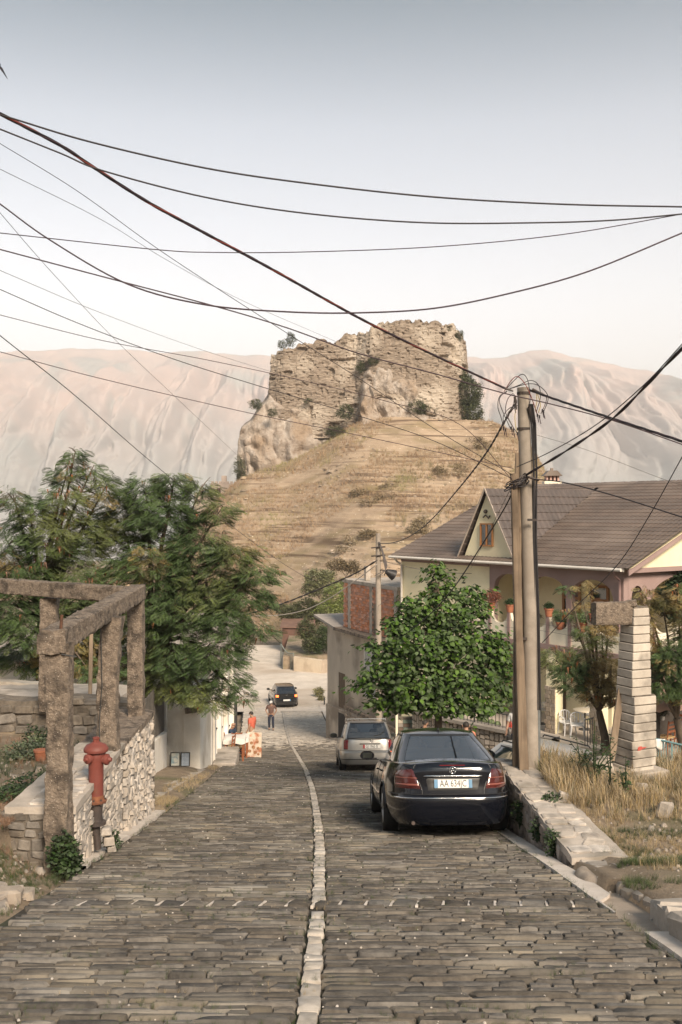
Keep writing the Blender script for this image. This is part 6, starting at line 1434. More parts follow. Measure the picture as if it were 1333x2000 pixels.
m_everg = mat('evergreen', (.045, .075, .03), (.025, .045, .02), 2, .8, island=.3, transl=.15)
bush('evergreen_shrub', 'dark evergreen shrub filling the arch of the balcony on the right wing', 'shrub', [(tuple(hw(TL + .4, 2.6, -3.3)), (.8, .8, .75)), (tuple(hw(TL + .3, 3.9, -3.2)), (.7, .8, .8)), (tuple(hw(TL + .3, 3.2, -2.8)), (.8, .9, .55))], 1500, .3, m_everg, stem=False)
# trees and bushes at the foot of the hill
m_olive = mat('olive_leaf', (.26, .27, .13), (.18, .19, .09), .5, .8, island=.3, transl=.25); m_bright = mat('bright_bush', (.30, .35, .11), (.22, .27, .08), .5, .8, island=.3, transl=.3)
for lb, bl, n, s, m in [('bright yellow-green bush at the foot of the hill beside the brick storey', [pb(655, 1170, 104, 26, 34), pb(640, 1195, 103, 30, 20), pb(672, 1150, 106, 14, 18), pb(672, 1190, 104, 16, 26)], 1300, .45, m_bright),
                        ('olive-green tree on the lower slope left of the bright bush', [pb(620, 1130, 110, 26, 16), pb(610, 1150, 109, 20, 16), pb(640, 1125, 111, 16, 10)], 700, .5, m_olive),
                        ('spreading dull green tree above the plaza gate', [pb(600, 1190, 104, 30, 18), pb(570, 1200, 103, 26, 14), pb(552, 1190, 105, 16, 10), pb(620, 1208, 102, 22, 10)], 900, .5, mat('dull_green', (.13, .14, .06), (.085, .095, .04), .6, .8, island=.3, transl=.2)),
                        ('grey scrub tree above the bright bush', [pb(660, 1105, 118, 22, 12), pb(690, 1110, 118, 14, 12)], 350, .5, m_scrub),
                        ('leafy vine tree left part over the low plaza wall', [pb(598, 1232, 89.5, 18, 20), pb(608, 1258, 89, 16, 16)], 600, .35, m_shrub),
                        ('leafy vine tree right part over the low plaza wall near the grey building', [pb(640, 1245, 89.5, 22, 22), pb(622, 1262, 89, 12, 14), pb(655, 1232, 89, 10, 12)], 700, .35, mat('vine_leaf', (.09, .14, .045), (.06, .095, .03), 1, .7, island=.3, transl=.25)),
                        ('green bush growing at the plaza verge where the path bends', [pb(623, 1352, 73, 9, 8), pb(628, 1365, 71, 6, 6)], 220, .22, mat('verge_bush', (.28, .26, .12), (.2, .19, .08), 1, .8, island=.3)),
                        ('bush at the far left of the plaza behind the feathery tree', [pb(470, 1262, 92, 30, 20), pb(430, 1240, 94, 40, 30)], 500, .45, m_shrub)]:
    bush('bush', lb, 'bush', bl, n, s, m, 'bushes at the foot of the hill')
# plaza wall, gate, fence
pwl = thing('plaza_wall', 'low stained cream wall with planted top across the plaza', 'wall', (-3, 94.5, -14.2))
a_, b_, c_ = at(574, 1283, 87), at(628, 1290, 85), at(665, 1283, 88)
for (p, q, m) in ((a_, b_, mat('stained_cream', (.66, .56, .43), (.55, .45, .33), .5, .9, .4, 4, c3=(.42, .33, .24), s3=.5)), (b_, c_, mat('stained_stone', (.48, .39, .30), (.36, .29, .22), 1.2, .9, .6, 6))):
    MB().prism([(p.x, p.y, p.z), (q.x, q.y, q.z), (q.x, q.y, -15), (p.x, p.y, -15)], (.1, .5, 0)).build('wall', m, pwl)
o = MB().prism([(a_.x - 1, a_.y + 1.0, -12.75), (c_.x + 6, c_.y + 1.5, -12.75), (c_.x + 6, c_.y + 12, -12.0), (a_.x - 1, a_.y + 12, -12.2)], (0, 0, -3)).build('garden_bed', m_earth, kind='structure')
gt = thing('plaza_gate', 'grey-green metal gate with a curved top rail across the plaza', 'gate', (-4.8, 93, -14))
g0, g1 = at(549, 1258, 89.5), at(574, 1276, 87.4); n = 13
for k in range(n):
    t = k / (n - 1); p = g0.lerp(g1, t); top = g0.z + (g1.z - g0.z) * t - .55 * math.sin(t * math.pi) ** 1.2 * .6
    MB().tube([(p.x, p.y, -14.3), (p.x, p.y, top)], .035 if k in (0, n - 1) else .018, 4).build('bar', mat('gate_paint', (.24, .27, .24), (.17, .19, .17), 4, .6), gt)
MB().tube([(g0.lerp(g1, t).x, g0.lerp(g1, t).y, g0.z + (g1.z - g0.z) * t - .33 * math.sin(t * math.pi) ** 1.2) for t in np.linspace(0, 1, 12)], .05, 5).build('rail', MATS['gate_paint'], gt)
hs = thing('brown_shed', 'dark rusty shed roof glimpsed between the bushes behind the plaza gate', 'shed', tuple(at(570, 1245, 99)))
p = at(572, 1232, 99); MB().box((p.x + .5, 100, p.z - 1.3), (3.0, 3, 3.4)).build('wall', mat('rust_wall', (.15, .08, .06), (.10, .055, .04), 1, .9), hs)
MB().prism([(p.x - 1.2, 98.3, p.z + .35), (p.x + 2.2, 98.3, p.z + .35), (p.x + 2.2, 102, p.z + .8), (p.x - 1.2, 102, p.z + .8)], (0, 0, .1)).build('roof', mat('rust_roof', (.20, .12, .085), (.14, .08, .06), 1.5, .9), hs)
# bollards beside the path
for k, (px, py0, py1) in enumerate([(640, 1333, 1342), (630, 1341, 1351), (630, 1352, 1362), (634, 1362, 1372)]):
    Y = 84 - 5 * k; a_ = at(px, py1, Y); o = MB().tube([(a_.x, Y, roadz(Y) - .1), (a_.x, Y, at(px, py0, Y).z)], .05, 6).build('bollard', m_metal_dk)
    tag(o, ['farthest thin dark bollard beside the plaza path', 'second farthest dark bollard beside the plaza path', 'second nearest dark bollard beside the plaza path', 'nearest dark bollard beside the plaza path'][k], 'bollard', 'bollards by the plaza path')

# ================================================================ grass, weeds, pebbles
def tuft_tpl(n=9, lean=.5, w=.012, seed=4):
    r = random.Random(seed); V = []; F = []
    for k in range(n):
        a = r.uniform(0, 6.28); h = r.uniform(.55, 1); l = r.uniform(.1, lean); cx_, sx_ = math.cos(a), math.sin(a); b = len(V); o = (r.uniform(-.12, .12), r.uniform(-.12, .12))
        V += [(o[0] - sx_ * w, o[1] + cx_ * w, 0), (o[0] + sx_ * w, o[1] - cx_ * w, 0), (o[0] + cx_ * l * .4 + sx_ * w * .8, o[1] + sx_ * l * .4 - cx_ * w * .8, h * .6), (o[0] + cx_ * l * .4 - sx_ * w * .8, o[1] + sx_ * l * .4 + cx_ * w * .8, h * .6), (o[0] + cx_ * l, o[1] + sx_ * l, h)]
        F += [(b, b + 1, b + 2), (b, b + 2, b + 3), (b + 3, b + 2, b + 4)]
    return np.array(V), np.array(F)
TU = [tuft_tpl(9, .55, .014, 4), tuft_tpl(12, .8, .011, 5), tuft_tpl(7, .3, .016, 6)]
def tufts(name, P, h, m, k=0, spread=None):
    n = len(P)
    if n == 0: return
    P = np.asarray(P); z = P[:, 2] if P.shape[1] > 2 else ground(P[:, 0], P[:, 1])
    h = np.broadcast_to(h, (n,)) if not np.isscalar(h) else np.full(n, h); s = h * rng.uniform(.6, 1.25, n)
    V, F = scatter(TU[k][0], TU[k][1], np.stack([P[:, 0], P[:, 1], z - .01], -1), rotmats(rng.uniform(0, 6.28, n)), s); return obj(name, np_mesh(name, V, F), m, kind='stuff')
# dry grass plot on the right
n = 8200; X = rng.uniform(3.0, 11, n); Y = rng.uniform(11.5, 17.2, n); d = fbm(X * .9, Y * .9, 0, 3, 71)
keep = (X > cxr(Y) + HR + .75 + .25 * vnoise(Y * 2, 0)) & (d + .35 * smooth(11, 13.5, Y) > .0) & ~((np.abs(X - 4.45) < .45) & (Y > 14.7) & (Y < 15.6)); X, Y, d = X[keep], Y[keep], d[keep]
hh = np.clip(.10 + .20 * smooth(11.5, 14.5, Y) * (1 + d), .07, .42) * np.where((np.abs(X - 3.15) < .4) & (Y > 14.5), 1.2, 1)
g = rng.random(len(X)) < .80; tufts('dry_grass', np.stack([X[g], Y[g]], -1), hh[g], m_grass_dry, 1); tufts('green_grass', np.stack([X[~g], Y[~g]], -1), hh[~g] * .7, m_grass_green, 0)
def patch(cx_, cy_, rx, ry, n): a = rng.uniform(0, 6.28, n); r = rng.random(n) ** .5; return np.stack([cx_ + rx * r * np.cos(a), cy_ + ry * r * np.sin(a)], -1)
tufts('green_grass', np.concatenate([patch(3.35, 10.4, .45, .28, 380), patch(3.9, 10.5, .5, .3, 380), patch(3.2, 11.5, .5, .25, 160), patch(3.5, 12.1, .8, .25, 240), patch(2.85, 9.4, .18, .25, 80), patch(3.3, 9.3, .3, .12, 40)]), .10, m_grass_green, 1)
tufts('dry_grass', np.concatenate([patch(3.7, 10.2, .7, .4, 260), patch(3.1, 12.3, .3, .8, 200), patch(3.7, 11.6, .9, .6, 380)]), .10, m_grass_dry, 1)
# weeds along the wall foot, yard plants, verge grass at left
tufts('green_grass', np.concatenate([patch(-3.3, 9.7, .35, .5, 320), patch(-2.75, 11.0, .14, .5, 120), patch(-2.85, 12.6, .10, .6, 110), patch(-3.4, 10.3, .5, .4, 200), patch(-3.1, 8.6, .4, .3, 80), patch(-2.9, 18.2, .3, .4, 120)]), .09, m_grass_green, 1)
tufts('dry_grass', np.concatenate([patch(-3.35, 18.6, .45, 1.2, 420), patch(-3.6, 24, .35, 3.5, 260), patch(-3.0, 16.6, .08, 1.5, 80), patch(-3.75, 30.2, .3, 1.0, 120), patch(-2.9, 13.4, .09, 1.2, 90)]), .11, m_grass_dry, 1)
X = rng.uniform(-7.5, -3.4, 1500); Y = rng.uniform(9, 17.6, 1500); d = fbm(X * 1.3, Y * 1.3, 0, 3, 81); g = (d > .05) & (X < Xa(Y) - .55)
tufts('green_grass', np.stack([X[g], Y[g]], -1), .16, m_weed, 0)
g = (d < -.02) & (X < Xa(Y) - .55); tufts('dry_grass', np.stack([X[g], Y[g]], -1), .15, m_straw, 1)
tufts('straw_litter', np.concatenate([patch(-3.85, 10.9, .5, .16, 420), patch(-3.8, 10.4, .7, .7, 620), patch(-4.3, 11.4, .8, .6, 420), patch(-3.5, 10.9, .3, .5, 250)]), .07, m_straw, 1)
# moss and grass in the joints of the paving
def road_pts(n, y0, y1, thr, seed, fx=1.1, fy=2.4):
    X = rng.uniform(-HL, HR, n); Y = y0 + (y1 - y0) * rng.random(n) ** 1.3; g = fbm(X * fx, Y * fy, 0, 3, seed) > thr; X, Y = X[g] + cxr(Y[g]), Y[g]; return np.stack([X, Y, roadz(Y) - .004], -1)
tufts('joint_grass', road_pts(11000, 5.2, 34, .10, 91), .060, m_grass_green, 1)
P = road_pts(700, 5.2, 20, .1, 95); P[:, 0] = np.where(rng.random(len(P)) < .5, cxr(P[:, 1]) - HL - .02, cxr(P[:, 1]) + HR + .0) + rng.normal(0, .03, len(P)); tufts('joint_grass', P, .075, m_grass_green, 1)
tufts('joint_straw', road_pts(1200, 5.2, 14, .32, 97), .05, m_grass_dry, 1)
pv = np.array([(-.5, -.4, 0), (.5, -.45, 0), (.45, .4, 0), (-.4, .5, 0), (-.25, -.2, .55), (.3, -.2, .6), (.2, .25, .5), (-.2, .2, .6)]); pf = np.array([(0, 1, 5), (0, 5, 4), (1, 2, 6), (1, 6, 5), (2, 3, 7), (2, 7, 6), (3, 0, 4), (3, 4, 7), (4, 5, 6), (4, 6, 7)])
n = 1500; Y = 5.2 + 30 * rng.random(n) ** 1.3; X = cxr(Y) + rng.uniform(-HL - .1, HR + .3, n); s = np.minimum(.032, rng.lognormal(-4.75, .45, n)) * (1 + .02 * Y)
obj('pebbles', np_mesh('pebbles', *scatter(pv, pf, np.stack([X, Y, roadz(Y) - .004 + .012 * rng.random(n)], -1), rotmats(rng.uniform(0, 6.28, n)), s)), mat('pebble', (.46, .42, .37), (.34, .30, .26), 20, .9, island=.25), kind='stuff')
m_verge0 = mat('verge_stone', (.34, .29, .24), (.24, .205, .17), 6, .9, .7, 26, island=.2, bdist=.012)
def litter(name, P, s, m): n = len(P); obj(name, np_mesh(name, *scatter(pv, pf, np.stack([P[:, 0], P[:, 1], ground(P[:, 0], P[:, 1])], -1), rotmats(rng.uniform(0, 6.28, n)), s)), m, kind='stuff')
P = np.concatenate([patch(3.5, 10, 1.6, 1.6, 900), patch(-3.6, 9.0, 1.1, 1.2, 500), patch(-4, 10.5, .9, .8, 200), patch(-4.4, 14, 1, 3, 260), patch(5, 12.5, 2.5, 1.2, 260)])
g = (P[:, 0] < cxr(P[:, 1]) - HL - .1) | (P[:, 0] > cxr(P[:, 1]) + HR + .95); P = P[g]; litter('rubble', P, np.minimum(.12, rng.lognormal(-3.7, .6, len(P))), m_verge0)
# bedrock plates of the left verge
m_verge = mat('verge_stone', (.34, .29, .24), (.24, .205, .17), 6, .9, .7, 26, island=.2, bdist=.012)
vb = thing('verge_stones', 'flat pale stones bedded in the verge at the lower left', 'stones', (-3.1, 8.4, -3.3))
for k in range(46):
    y = random.uniform(6.6, 9.6); x = float(cxr(y)) - HL - .12 - abs(random.gauss(0, .42)); s = random.uniform(.08, .3)
    stone_obj('stone', vb, m_verge, (x, y, float(ground(np.array([x]), np.array([y]))[0]) + .01), (s, s * random.uniform(.6, 1), random.uniform(.05, .10)), random.random() * 3, -R(8), random.gauss(0, .08))
stone_obj('stone', vb, m_verge, (-3.1, 9.2, -3.55), (.3, .24, .14), .3, -.1, .1)
for i, (px, py, Y, s, lb) in enumerate([(1100, 1560, 13.6, .14, 'upright white stone in the dry grass beside the low wall'), (1300, 1600, 12.9, .2, 'white stone lump in the dry grass at the right edge'), (1255, 1565, 14.0, .16, 'pinkish white stone in the grass below the block pillar'), (1178, 1490, 15.0, .3, 'pale rock at the foot of the leaning plank')]):
    p = at(px, py, Y); z = float(ground(np.array([p.x]), np.array([Y]))[0]); o = bpy.data.objects.new('loose_stone', stone_me(i, m_lime)); scene.collection.objects.link(o); o.location = (p.x, Y, z + s * .35); o.scale = (s, s * .8, s * 1.1); o.rotation_euler = (.2, .3, i); tag(o, lb, 'stone')
# leafy plants
def herb(label, P, r, h, n, m, leaf=.05, cat='plant', name='leafy_plant', group=None):
    z = float(ground(np.array([P[0]]), np.array([P[1]]))[0]) if len(P) < 3 else P[2]; t = thing(name, label, cat, (P[0], P[1], z), group=group)
    b = [((P[0], P[1], z + h * .5), (r, r, h * .55)), ((P[0] + r * .4, P[1], z + h * .3), (r * .8, r * .8, h * .35))]
    p = blob_points(b, n, .5); k = len(p); p[:, 2] = np.maximum(p[:, 2], z - .02)
    obj('leaves', np_mesh('leaves', *scatter(LV, LFc, p, rotmats(rng.uniform(0, 6.28, k), rng.normal(0, .5, k), rng.uniform(-.4, .6, k)), rng.uniform(.6, 1.3, k) * leaf)), m, t, kind='stuff')
    mb = MB()
    for k in range(7): a = k * .9; mb.tube([(P[0], P[1], z - .05), (P[0] + r * .4 * math.cos(a), P[1] + r * .4 * math.sin(a), z + h * .4), (P[0] + r * .8 * math.cos(a), P[1] + r * .8 * math.sin(a), z + h * .8)], .006, 4)
    mb.build('stem', m_weed, t); return t
hb1 = (-2.98, 10.75)
herb('dark green nettle clump at the foot of the nearest concrete post', (-2.98, 10.72, zr_(10.72, .0)), .17, .42, 900, m_weed, .05)
herb('small green weed between the hydrant block and the wall foot', (-2.84, 12.35, zr_(12.3, .02)), .10, .26, 260, m_weed, .04)
herb('green weed behind the hydrant pipe', (-3.14, 12.1, -3.9), .10, .26, 240, m_weed, .04)
herb('grey-green flowering plant in the yard beside the terracotta pot', (at(55, 1470, 15.5).x, 15.5), .42, .3, 900, mat('grey_green', (.13, .16, .09), (.09, .115, .06), 5, .7, island=.3), .05)
herb('small bush with white buds against the dark dry-stone wall', (at(66, 1440, 16.5).x, 16.6), .22, .36, 420, m_weed, .045)
herb('low dark green weed patch left of the nearest post', (at(60, 1530, 12.6).x, 12.6), .34, .2, 800, m_weed, .045)
herb('low dark green weed patch in the middle of the yard', (at(20, 1560, 12.0).x, 12.0), .3, .16, 520, m_weed, .045)
herb('green fern frond drooping at the low white wall of the slat fence', (-3.72, 18.6, -4.9), .16, .2, 120, m_weed, .08)
herb('dark green weed hanging on the face of the low roadside wall', (Xr(12.6) - .05, 12.8, zr_(12.7, .05)), .10, .32, 420, m_weed, .045)
herb('green weed at the near foot of the low roadside wall', (Xr(11.9) - .06, 11.95, zr_(11.9, .02)), .10, .3, 380, m_weed, .04)
herb('dark weed on the roadside wall beside the saloon', (Xr(14) - .05, 13.9, zr_(13.9, .15)), .10, .4, 320, m_weed, .045)
herb('dark green plant beside the upright white stone', (at(1080, 1560, 13.5).x, 13.5), .13, .2, 260, m_weed, .05)
pt = thing('flower_pot', 'terracotta pot lying in the yard beside the grey-green plant', 'flower pot', tuple(at(78, 1458, 15.2)))
p = at(80, 1452, 15.2); zg = float(ground(np.array([p.x]), np.array([15.2]))[0]); MB().lathe([(.07, 0), (.10, .14), (.11, .14), (.11, .17), (.09, .17)], (p.x, 15.2, zg), 16).build('pot', m_terra, pt, sm=40)
# tall thistles by the pole and pillar
def thistle(label, px, Y, pytop, lean, n=5):
    x = at(px, 0, Y).x; z0 = float(ground(np.array([x]), np.array([Y]))[0]); zt_ = at(px, pytop, Y).z; t = thing('thistle', label, 'weed', (x, Y, z0), group='tall weeds in the dry grass'); mb = MB(); pts_ = []
    for k in range(n):
        a = random.uniform(0, 6.28); h = (zt_ - z0) * (1 if k == 0 else random.uniform(.5, .85)); l = lean * (.3 if k == 0 else 1); e = (x + l * math.cos(a), Y + l * math.sin(a) * .5, z0 + h); m_ = (x + l * .3 * math.cos(a), Y, z0 + h * .5); mb.tube([(x, Y, z0 - .05), m_, e], [.012, .009, .004], 4)
        for q in range(26): f = random.uniform(.2, 1); pts_.append([x + (e[0] - x) * f ** 1.3 + random.gauss(0, .03), Y + random.gauss(0, .03), z0 + h * f])
    mb.build('stem', m_weed, t); p = np.array(pts_); k = len(p)
    obj('leaves', np_mesh('leaves', *scatter(LV, LFc, p, rotmats(rng.uniform(0, 6.28, k), None, rng.uniform(-.8, .4, k)), rng.uniform(.03, .085, k))), m_weed, t, kind='stuff')
thistle('tall branching thistle right of the utility pole', 1160, 14.4, 1405, .34, 7); thistle('thin upright weed spike left of the leaning plank', 1193, 13.9, 1425, .08, 2); thistle('short weed spike in front of the block pillar', 1222, 13.6, 1475, .1, 3); thistle('bushy thistle close to the utility pole', 1135, 14.9, 1440, .25, 6)

# ================================================================ cars
def paint(name, c, rough=.22, metallic=.3, coat=1.0): return mat(name, c, tuple(x * .93 for x in c), 1.5, rough, 0, metallic=metallic, coat=coat)
m_blk = paint('black_paint', (.005, .006, .010), .12, .0, .25)
m_slv = paint('silver_paint', (.50, .49, .47), .32, .75, .6); m_blk2 = paint('soot_black_paint', (.014, .014, .015), .25, .0)
m_rub = mat('tyre_rubber', (.022, .021, .02), (.03, .028, .026), 30, .85, .2, 80); m_rim = mat('alloy', (.42, .41, .40), (.35, .34, .33), 5, .3, metallic=.8)
m_trim = mat('black_trim', (.018, .018, .018), None, 5, .45); m_chrome = mat('chrome', (.75, .74, .73), None, 5, .12, metallic=1.0)
m_gdark = glass_mat('car_glass', (.50, .53, .54), .03, .16)
m_redl = mat('tail_lens', (.22, .012, .014), (.14, .008, .01), 3, .12, coat=.6); m_redl2 = mat('smoked_tail_lens', (.085, .014, .013), (.05, .01, .01), 3, .1, coat=.8)
m_lit = mat('lit_tail_lens', (.75, .08, .02), None, 3, .3, emit=((1.0, .14, .03), 1.5)); m_plate = mat('plate_white', (.72, .71, .68), (.66, .65, .62), 5, .4); m_plate_bl = mat('plate_blue', (.10, .25, .42), None, 5, .4); m_plate_rd = mat('plate_red', (.45, .04, .05), None, 5, .4)
m_ink = mat('plate_ink', (.02, .02, .022), None, 5, .5); m_seat = mat('car_seat', (.05, .05, .052), (.035, .035, .037), 6, .8); m_seat_g = mat('grey_seat', (.16, .155, .15), None, 6, .8)
def interp(tab, y): return np.interp(y, [t[0] for t in tab], [t[1] for t in tab])
def build_car(S, name, label, X, Y, Z, yaw, pitch, group=None):
    t = thing(name, label, 'car', (X, Y, Z), group=group, rot=(R(-pitch), 0, R(yaw)))
    L, W, zb = S['L'], S['W'], S['zb']; N = 128; th = np.linspace(0, 2 * math.pi, N, endpoint=False)
    def plan(v):
        w = interp(S['wv'], v) * W / 2; yr = -L / 2 + interp(S['rv'], v); yf = L / 2 - interp(S['fv'], v); n = S.get('n', 5.0)
        c, s = np.cos(th), np.sin(th); ex = 2 / n; x = w * np.sign(c) * np.abs(c) ** ex; y = (yr + yf) / 2 + (yf - yr) / 2 * np.sign(s) * np.abs(s) ** (2 / S.get('ny', 4.2))
        fx = 1 - .09 * smooth(.55, 1.0, y / (L / 2)) - .03 * smooth(.6, 1, -y / (L / 2)); return x * fx, y
    P = []
    for v in S['vs']:
        x, y = plan(v); z = zb + (interp(S['sh'], y) - zb) * v; P.append(np.stack([x, y, z], -1))
    x, y = plan(1.0)
    for k in (.93, .8, .6, .35, .12, .0):
        zs_ = interp(S['sh'], y); zc = interp(S['deck'], y); yy = y + (1 - k) * .02 * np.sign(-y) ; P.append(np.stack([x * k, yy, zs_ + (zc - zs_) * (1 - k ** 2.4)], -1))
    mb = MB().grid(np.array(P), wrap=True); mb.f.append(tuple(range(N - 1, -1, -1)))
    me = mb.mesh('body'); bm = bmesh.new(); bm.from_mesh(me); bmesh.ops.remove_doubles(bm, verts=bm.verts, dist=.0008); bmesh.ops.recalc_face_normals(bm, faces=bm.faces); bm.to_mesh(me); bm.free()
    tmp = bpy.data.objects.new('tmp', me); scene.collection.objects.link(tmp); cutters = []
    for yc in S['ax']:
        cme = MB().lathe([(S['ra'], -W), (S['ra'], -W / 2 + .26)], (0, yc, S['rw']), 40, 'X').mesh('c'); cme2 = MB().lathe([(S['ra'], W / 2 - .26), (S['ra'], W)], (0, yc, S['rw']), 40, 'X').mesh('c')
        for c_ in (cme, cme2):
            co = bpy.data.objects.new('cut', c_); scene.collection.objects.link(co); cutters.append(co); md = tmp.modifiers.new('b', 'BOOLEAN'); md.operation = 'DIFFERENCE'; md.object = co; md.solver = 'EXACT'
    dg = bpy.context.evaluated_depsgraph_get(); me2 = bpy.data.meshes.new_from_object(tmp.evaluated_get(dg))
    for c_ in cutters + [tmp]: bpy.data.objects.remove(c_)
    me2.name = 'body'; body = obj('body', me2, S['paint'], t, world=False, sm=32)
    bm = bmesh.new(); bm.from_mesh(me2); bvh = BVHTree.FromBMesh(bm); bm.free()
    # wheel wells and floor kept dark
    MB().box((0, 0, zb + .06), (W * .62, L * .8, .1)).build('underbody', m_trim, t, world=False)
    for yc in S['ax']:
        for sx in (-1, 1): MB().lathe([(S['ra'] + .003, -.005), (S['ra'] + .003, .235)], (sx * (W / 2 - .262) if sx < 0 else W / 2 - .262, yc, S['rw']), 24, 'X') if False else None
    # wheels
    for yc in S['ax']:
        for sx in (-1, 1):
            xo = sx * (W / 2 - .115); r = S['rw']; w_ = MB().lathe([(r * .66, -.10), (r * .93, -.105), (r, -.075), (r, .075), (r * .93, .105), (r * .66, .10)], (xo, yc, r), 36, 'X', cap=False)
            wh_ = w_.build('wheel', m_rub, t, world=False, sm=40)
            q = MB().lathe([(r * .67, -.09), (r * .67, sx * .02), (r * .55, sx * .05)], (xo, yc, r), 28, 'X', cap=False); q.lathe([(.05, sx * .04), (.055, sx * .085), (.02, sx * .09)], (xo, yc, r), 14, 'X')
            ns = S.get('spokes', 5)
            for k in range(ns):
                a = 2 * math.pi * k / ns + .3; q.tube([(xo + sx * .075, yc + .04 * math.cos(a), r + .04 * math.sin(a)), (xo + sx * .07, yc + r * .66 * math.cos(a), r + r * .66 * math.sin(a))], [.035, .03], 4)
            ri = q.build('rim', m_rim, wh_, world=False, sm=40)
            MB().lathe([(.16, sx * -.02), (.16, sx * .0)], (xo, yc, r), 20, 'X').build('brake_disc', m_iron, wh_, world=False)
    # greenhouse
    G = S['gh']; M_ = 150; nw = 18
    def ring(w):
        a = np.linspace(0, 2 * math.pi, M_, endpoint=False) + math.pi / M_; c, s = np.cos(a), np.sin(a)
        yr = G['rb'] + (G['rt'] - G['rb']) * w ** G.get('pr', 1.0); yf = G['fb'] + (G['ft'] - G['fb']) * w; hw_ = G['wb'] + (G['wt'] - G['wb']) * w ** 1.3; nn = G.get('n', 7.5)
        x = hw_ * np.sign(c) * np.abs(c) ** (2 / nn); yn = np.sign(s) * np.abs(s) ** (2 / nn); y = (yr + yf) / 2 + (yf - yr) / 2 * yn
        bow = .10 * (1 - (x / hw_) ** 2); y = y - bow * (s < 0) * np.abs(yn) ** 3 + bow * (s > 0) * np.abs(yn) ** 3
        x = x * (1 - G.get('tap', .05) * smooth(0, 1, yn) - .02 * smooth(0, 1, -yn))
        zl = interp(S['sh'], y) - .035; zl = np.where(np.abs(x) < hw_ * .9, np.minimum(zl + .03, interp(S['deck'], y) - .015), zl); zt_ = G['zt'] - G.get('rd', .06) * np.abs(yn) ** 2 * 1.0
        return np.stack([x, y, zl + (zt_ - zl) * w], -1)
    Pg = np.array([ring(w) for w in np.linspace(0, 1, nw)]); buckets = {}
    xn = Pg[0, :, 0] / np.abs(Pg[0, :, 0]).max(); s_ang = np.sin(np.linspace(0, 2 * math.pi, M_, endpoint=False) + math.pi / M_)
    for i in range(nw - 1):
        for j in range(M_):
            j2 = (j + 1) % M_; w = (i + .5) / (nw - 1); x0, y0 = Pg[0, j, 0], Pg[0, j, 1]; x1_, y1_ = Pg[0, j2, 0], Pg[0, j2, 1]; xm, ym = (x0 + x1_) / 2, (y0 + y1_) / 2; k = 'cabin'
            rear = s_ang[j] < -.5 and abs(x0 - x1_) > abs(y0 - y1_); front = s_ang[j] > .5 and abs(x0 - x1_) > abs(y0 - y1_); ax_ = abs(xm) / G['wb']
            if rear:
                if ax_ < G.get('rx', .80) and G['rw0'] < w < .95: k = 'rear_window'
                elif ax_ < G.get('rx', .80) + .05 and G['rw0'] - .06 < w < 1.0: k = 'seal'
            elif front: k = 'windscreen' if ax_ < .86 and .05 < w < .93 else 'cabin'
            else:
                if .12 < w < .88:
                    for n_, (a_, b_) in enumerate(G['side']):
                        if a_ < ym < b_: k = 'side_window_%d_%d' % (n_, xm > 0)
                    if k == 'cabin' and G['side'][0][0] < ym < G['side'][-1][1]: k = 'seal'
                elif .05 < w < .94 and G['side'][0][0] - .05 < ym < G['side'][-1][1] + .05: k = 'seal'
            buckets.setdefault(k, []).append((i, j))
    cen = np.array([0, (G['rb'] + G['fb']) / 2, 1.0])
    def sub(keys, off):
        idx = {}; vs = []; fs = []
        for (i, j) in keys:
            f = []
            for (a_, b_) in ((i, j), (i, (j + 1) % M_), (i + 1, (j + 1) % M_), (i + 1, j)):
                if (a_, b_) not in idx: p = Pg[a_, b_]; d = (p - cen) * np.array([1, 1, 0]); d /= np.linalg.norm(d) + 1e-9; idx[(a_, b_)] = len(vs); vs.append(p - d * off)
                f.append(idx[(a_, b_)])
            fs.append(tuple(f))
        m_ = MB(); m_.add(vs, fs); return m_
    for k, keys in buckets.items():
        if k == 'cabin':
            m_ = sub(keys, 0); top = Pg[-1]; k0 = len(m_.v); rings = []
            for q in (1.0, .97, .9, .75, .5, .25, .02):
                rings.append(np.stack([top[:, 0] * q, cen[1] + (top[:, 1] - cen[1]) * (q if q < 1 else 1), top[:, 2] + (G['roof'] - top[:, 2]) * (1 - q ** 2.2)], -1))
            m_.grid(np.array(rings), wrap=True); cab = m_.build('cabin', S['paint'], t, world=False, sm=38)
        elif k == 'seal': sub(keys, .006).build('window_seal', m_trim, t, world=False, sm=30, fix=False)
        else: sub(keys, .014).build('rear_window' if k == 'rear_window' else 'windscreen' if k == 'windscreen' else 'side_window', m_gdark, t, world=False, sm=True, fix=False)
    # seats
    sm_ = S.get('seat', m_seat); zs_ = float(interp(S['deck'], 0)) - .05
    for (sx, yy, h) in [(-.38, G['ft'] - .75, .30), (.38, G['ft'] - .75, .30)]:
        st_ = MB().box((sx, yy, zs_ + .12), (.48, .14, .34), None, .05).build('seat', sm_, t, world=False); MB().box((sx, yy - .02, zs_ + .36), (.26, .09, .16), None, .04).build('headrest', sm_, st_, world=False)
    st_ = MB().box((0, G['rt'] + .05, zs_ + .10), (1.25, .16, .22), None, .06).build('seat', sm_, t, world=False)
    for sx in (-.40, .40): MB().box((sx, G['rt'] + .02, zs_ + .27), (.27, .09, .16), None, .04).build('headrest', sm_, st_, world=False)
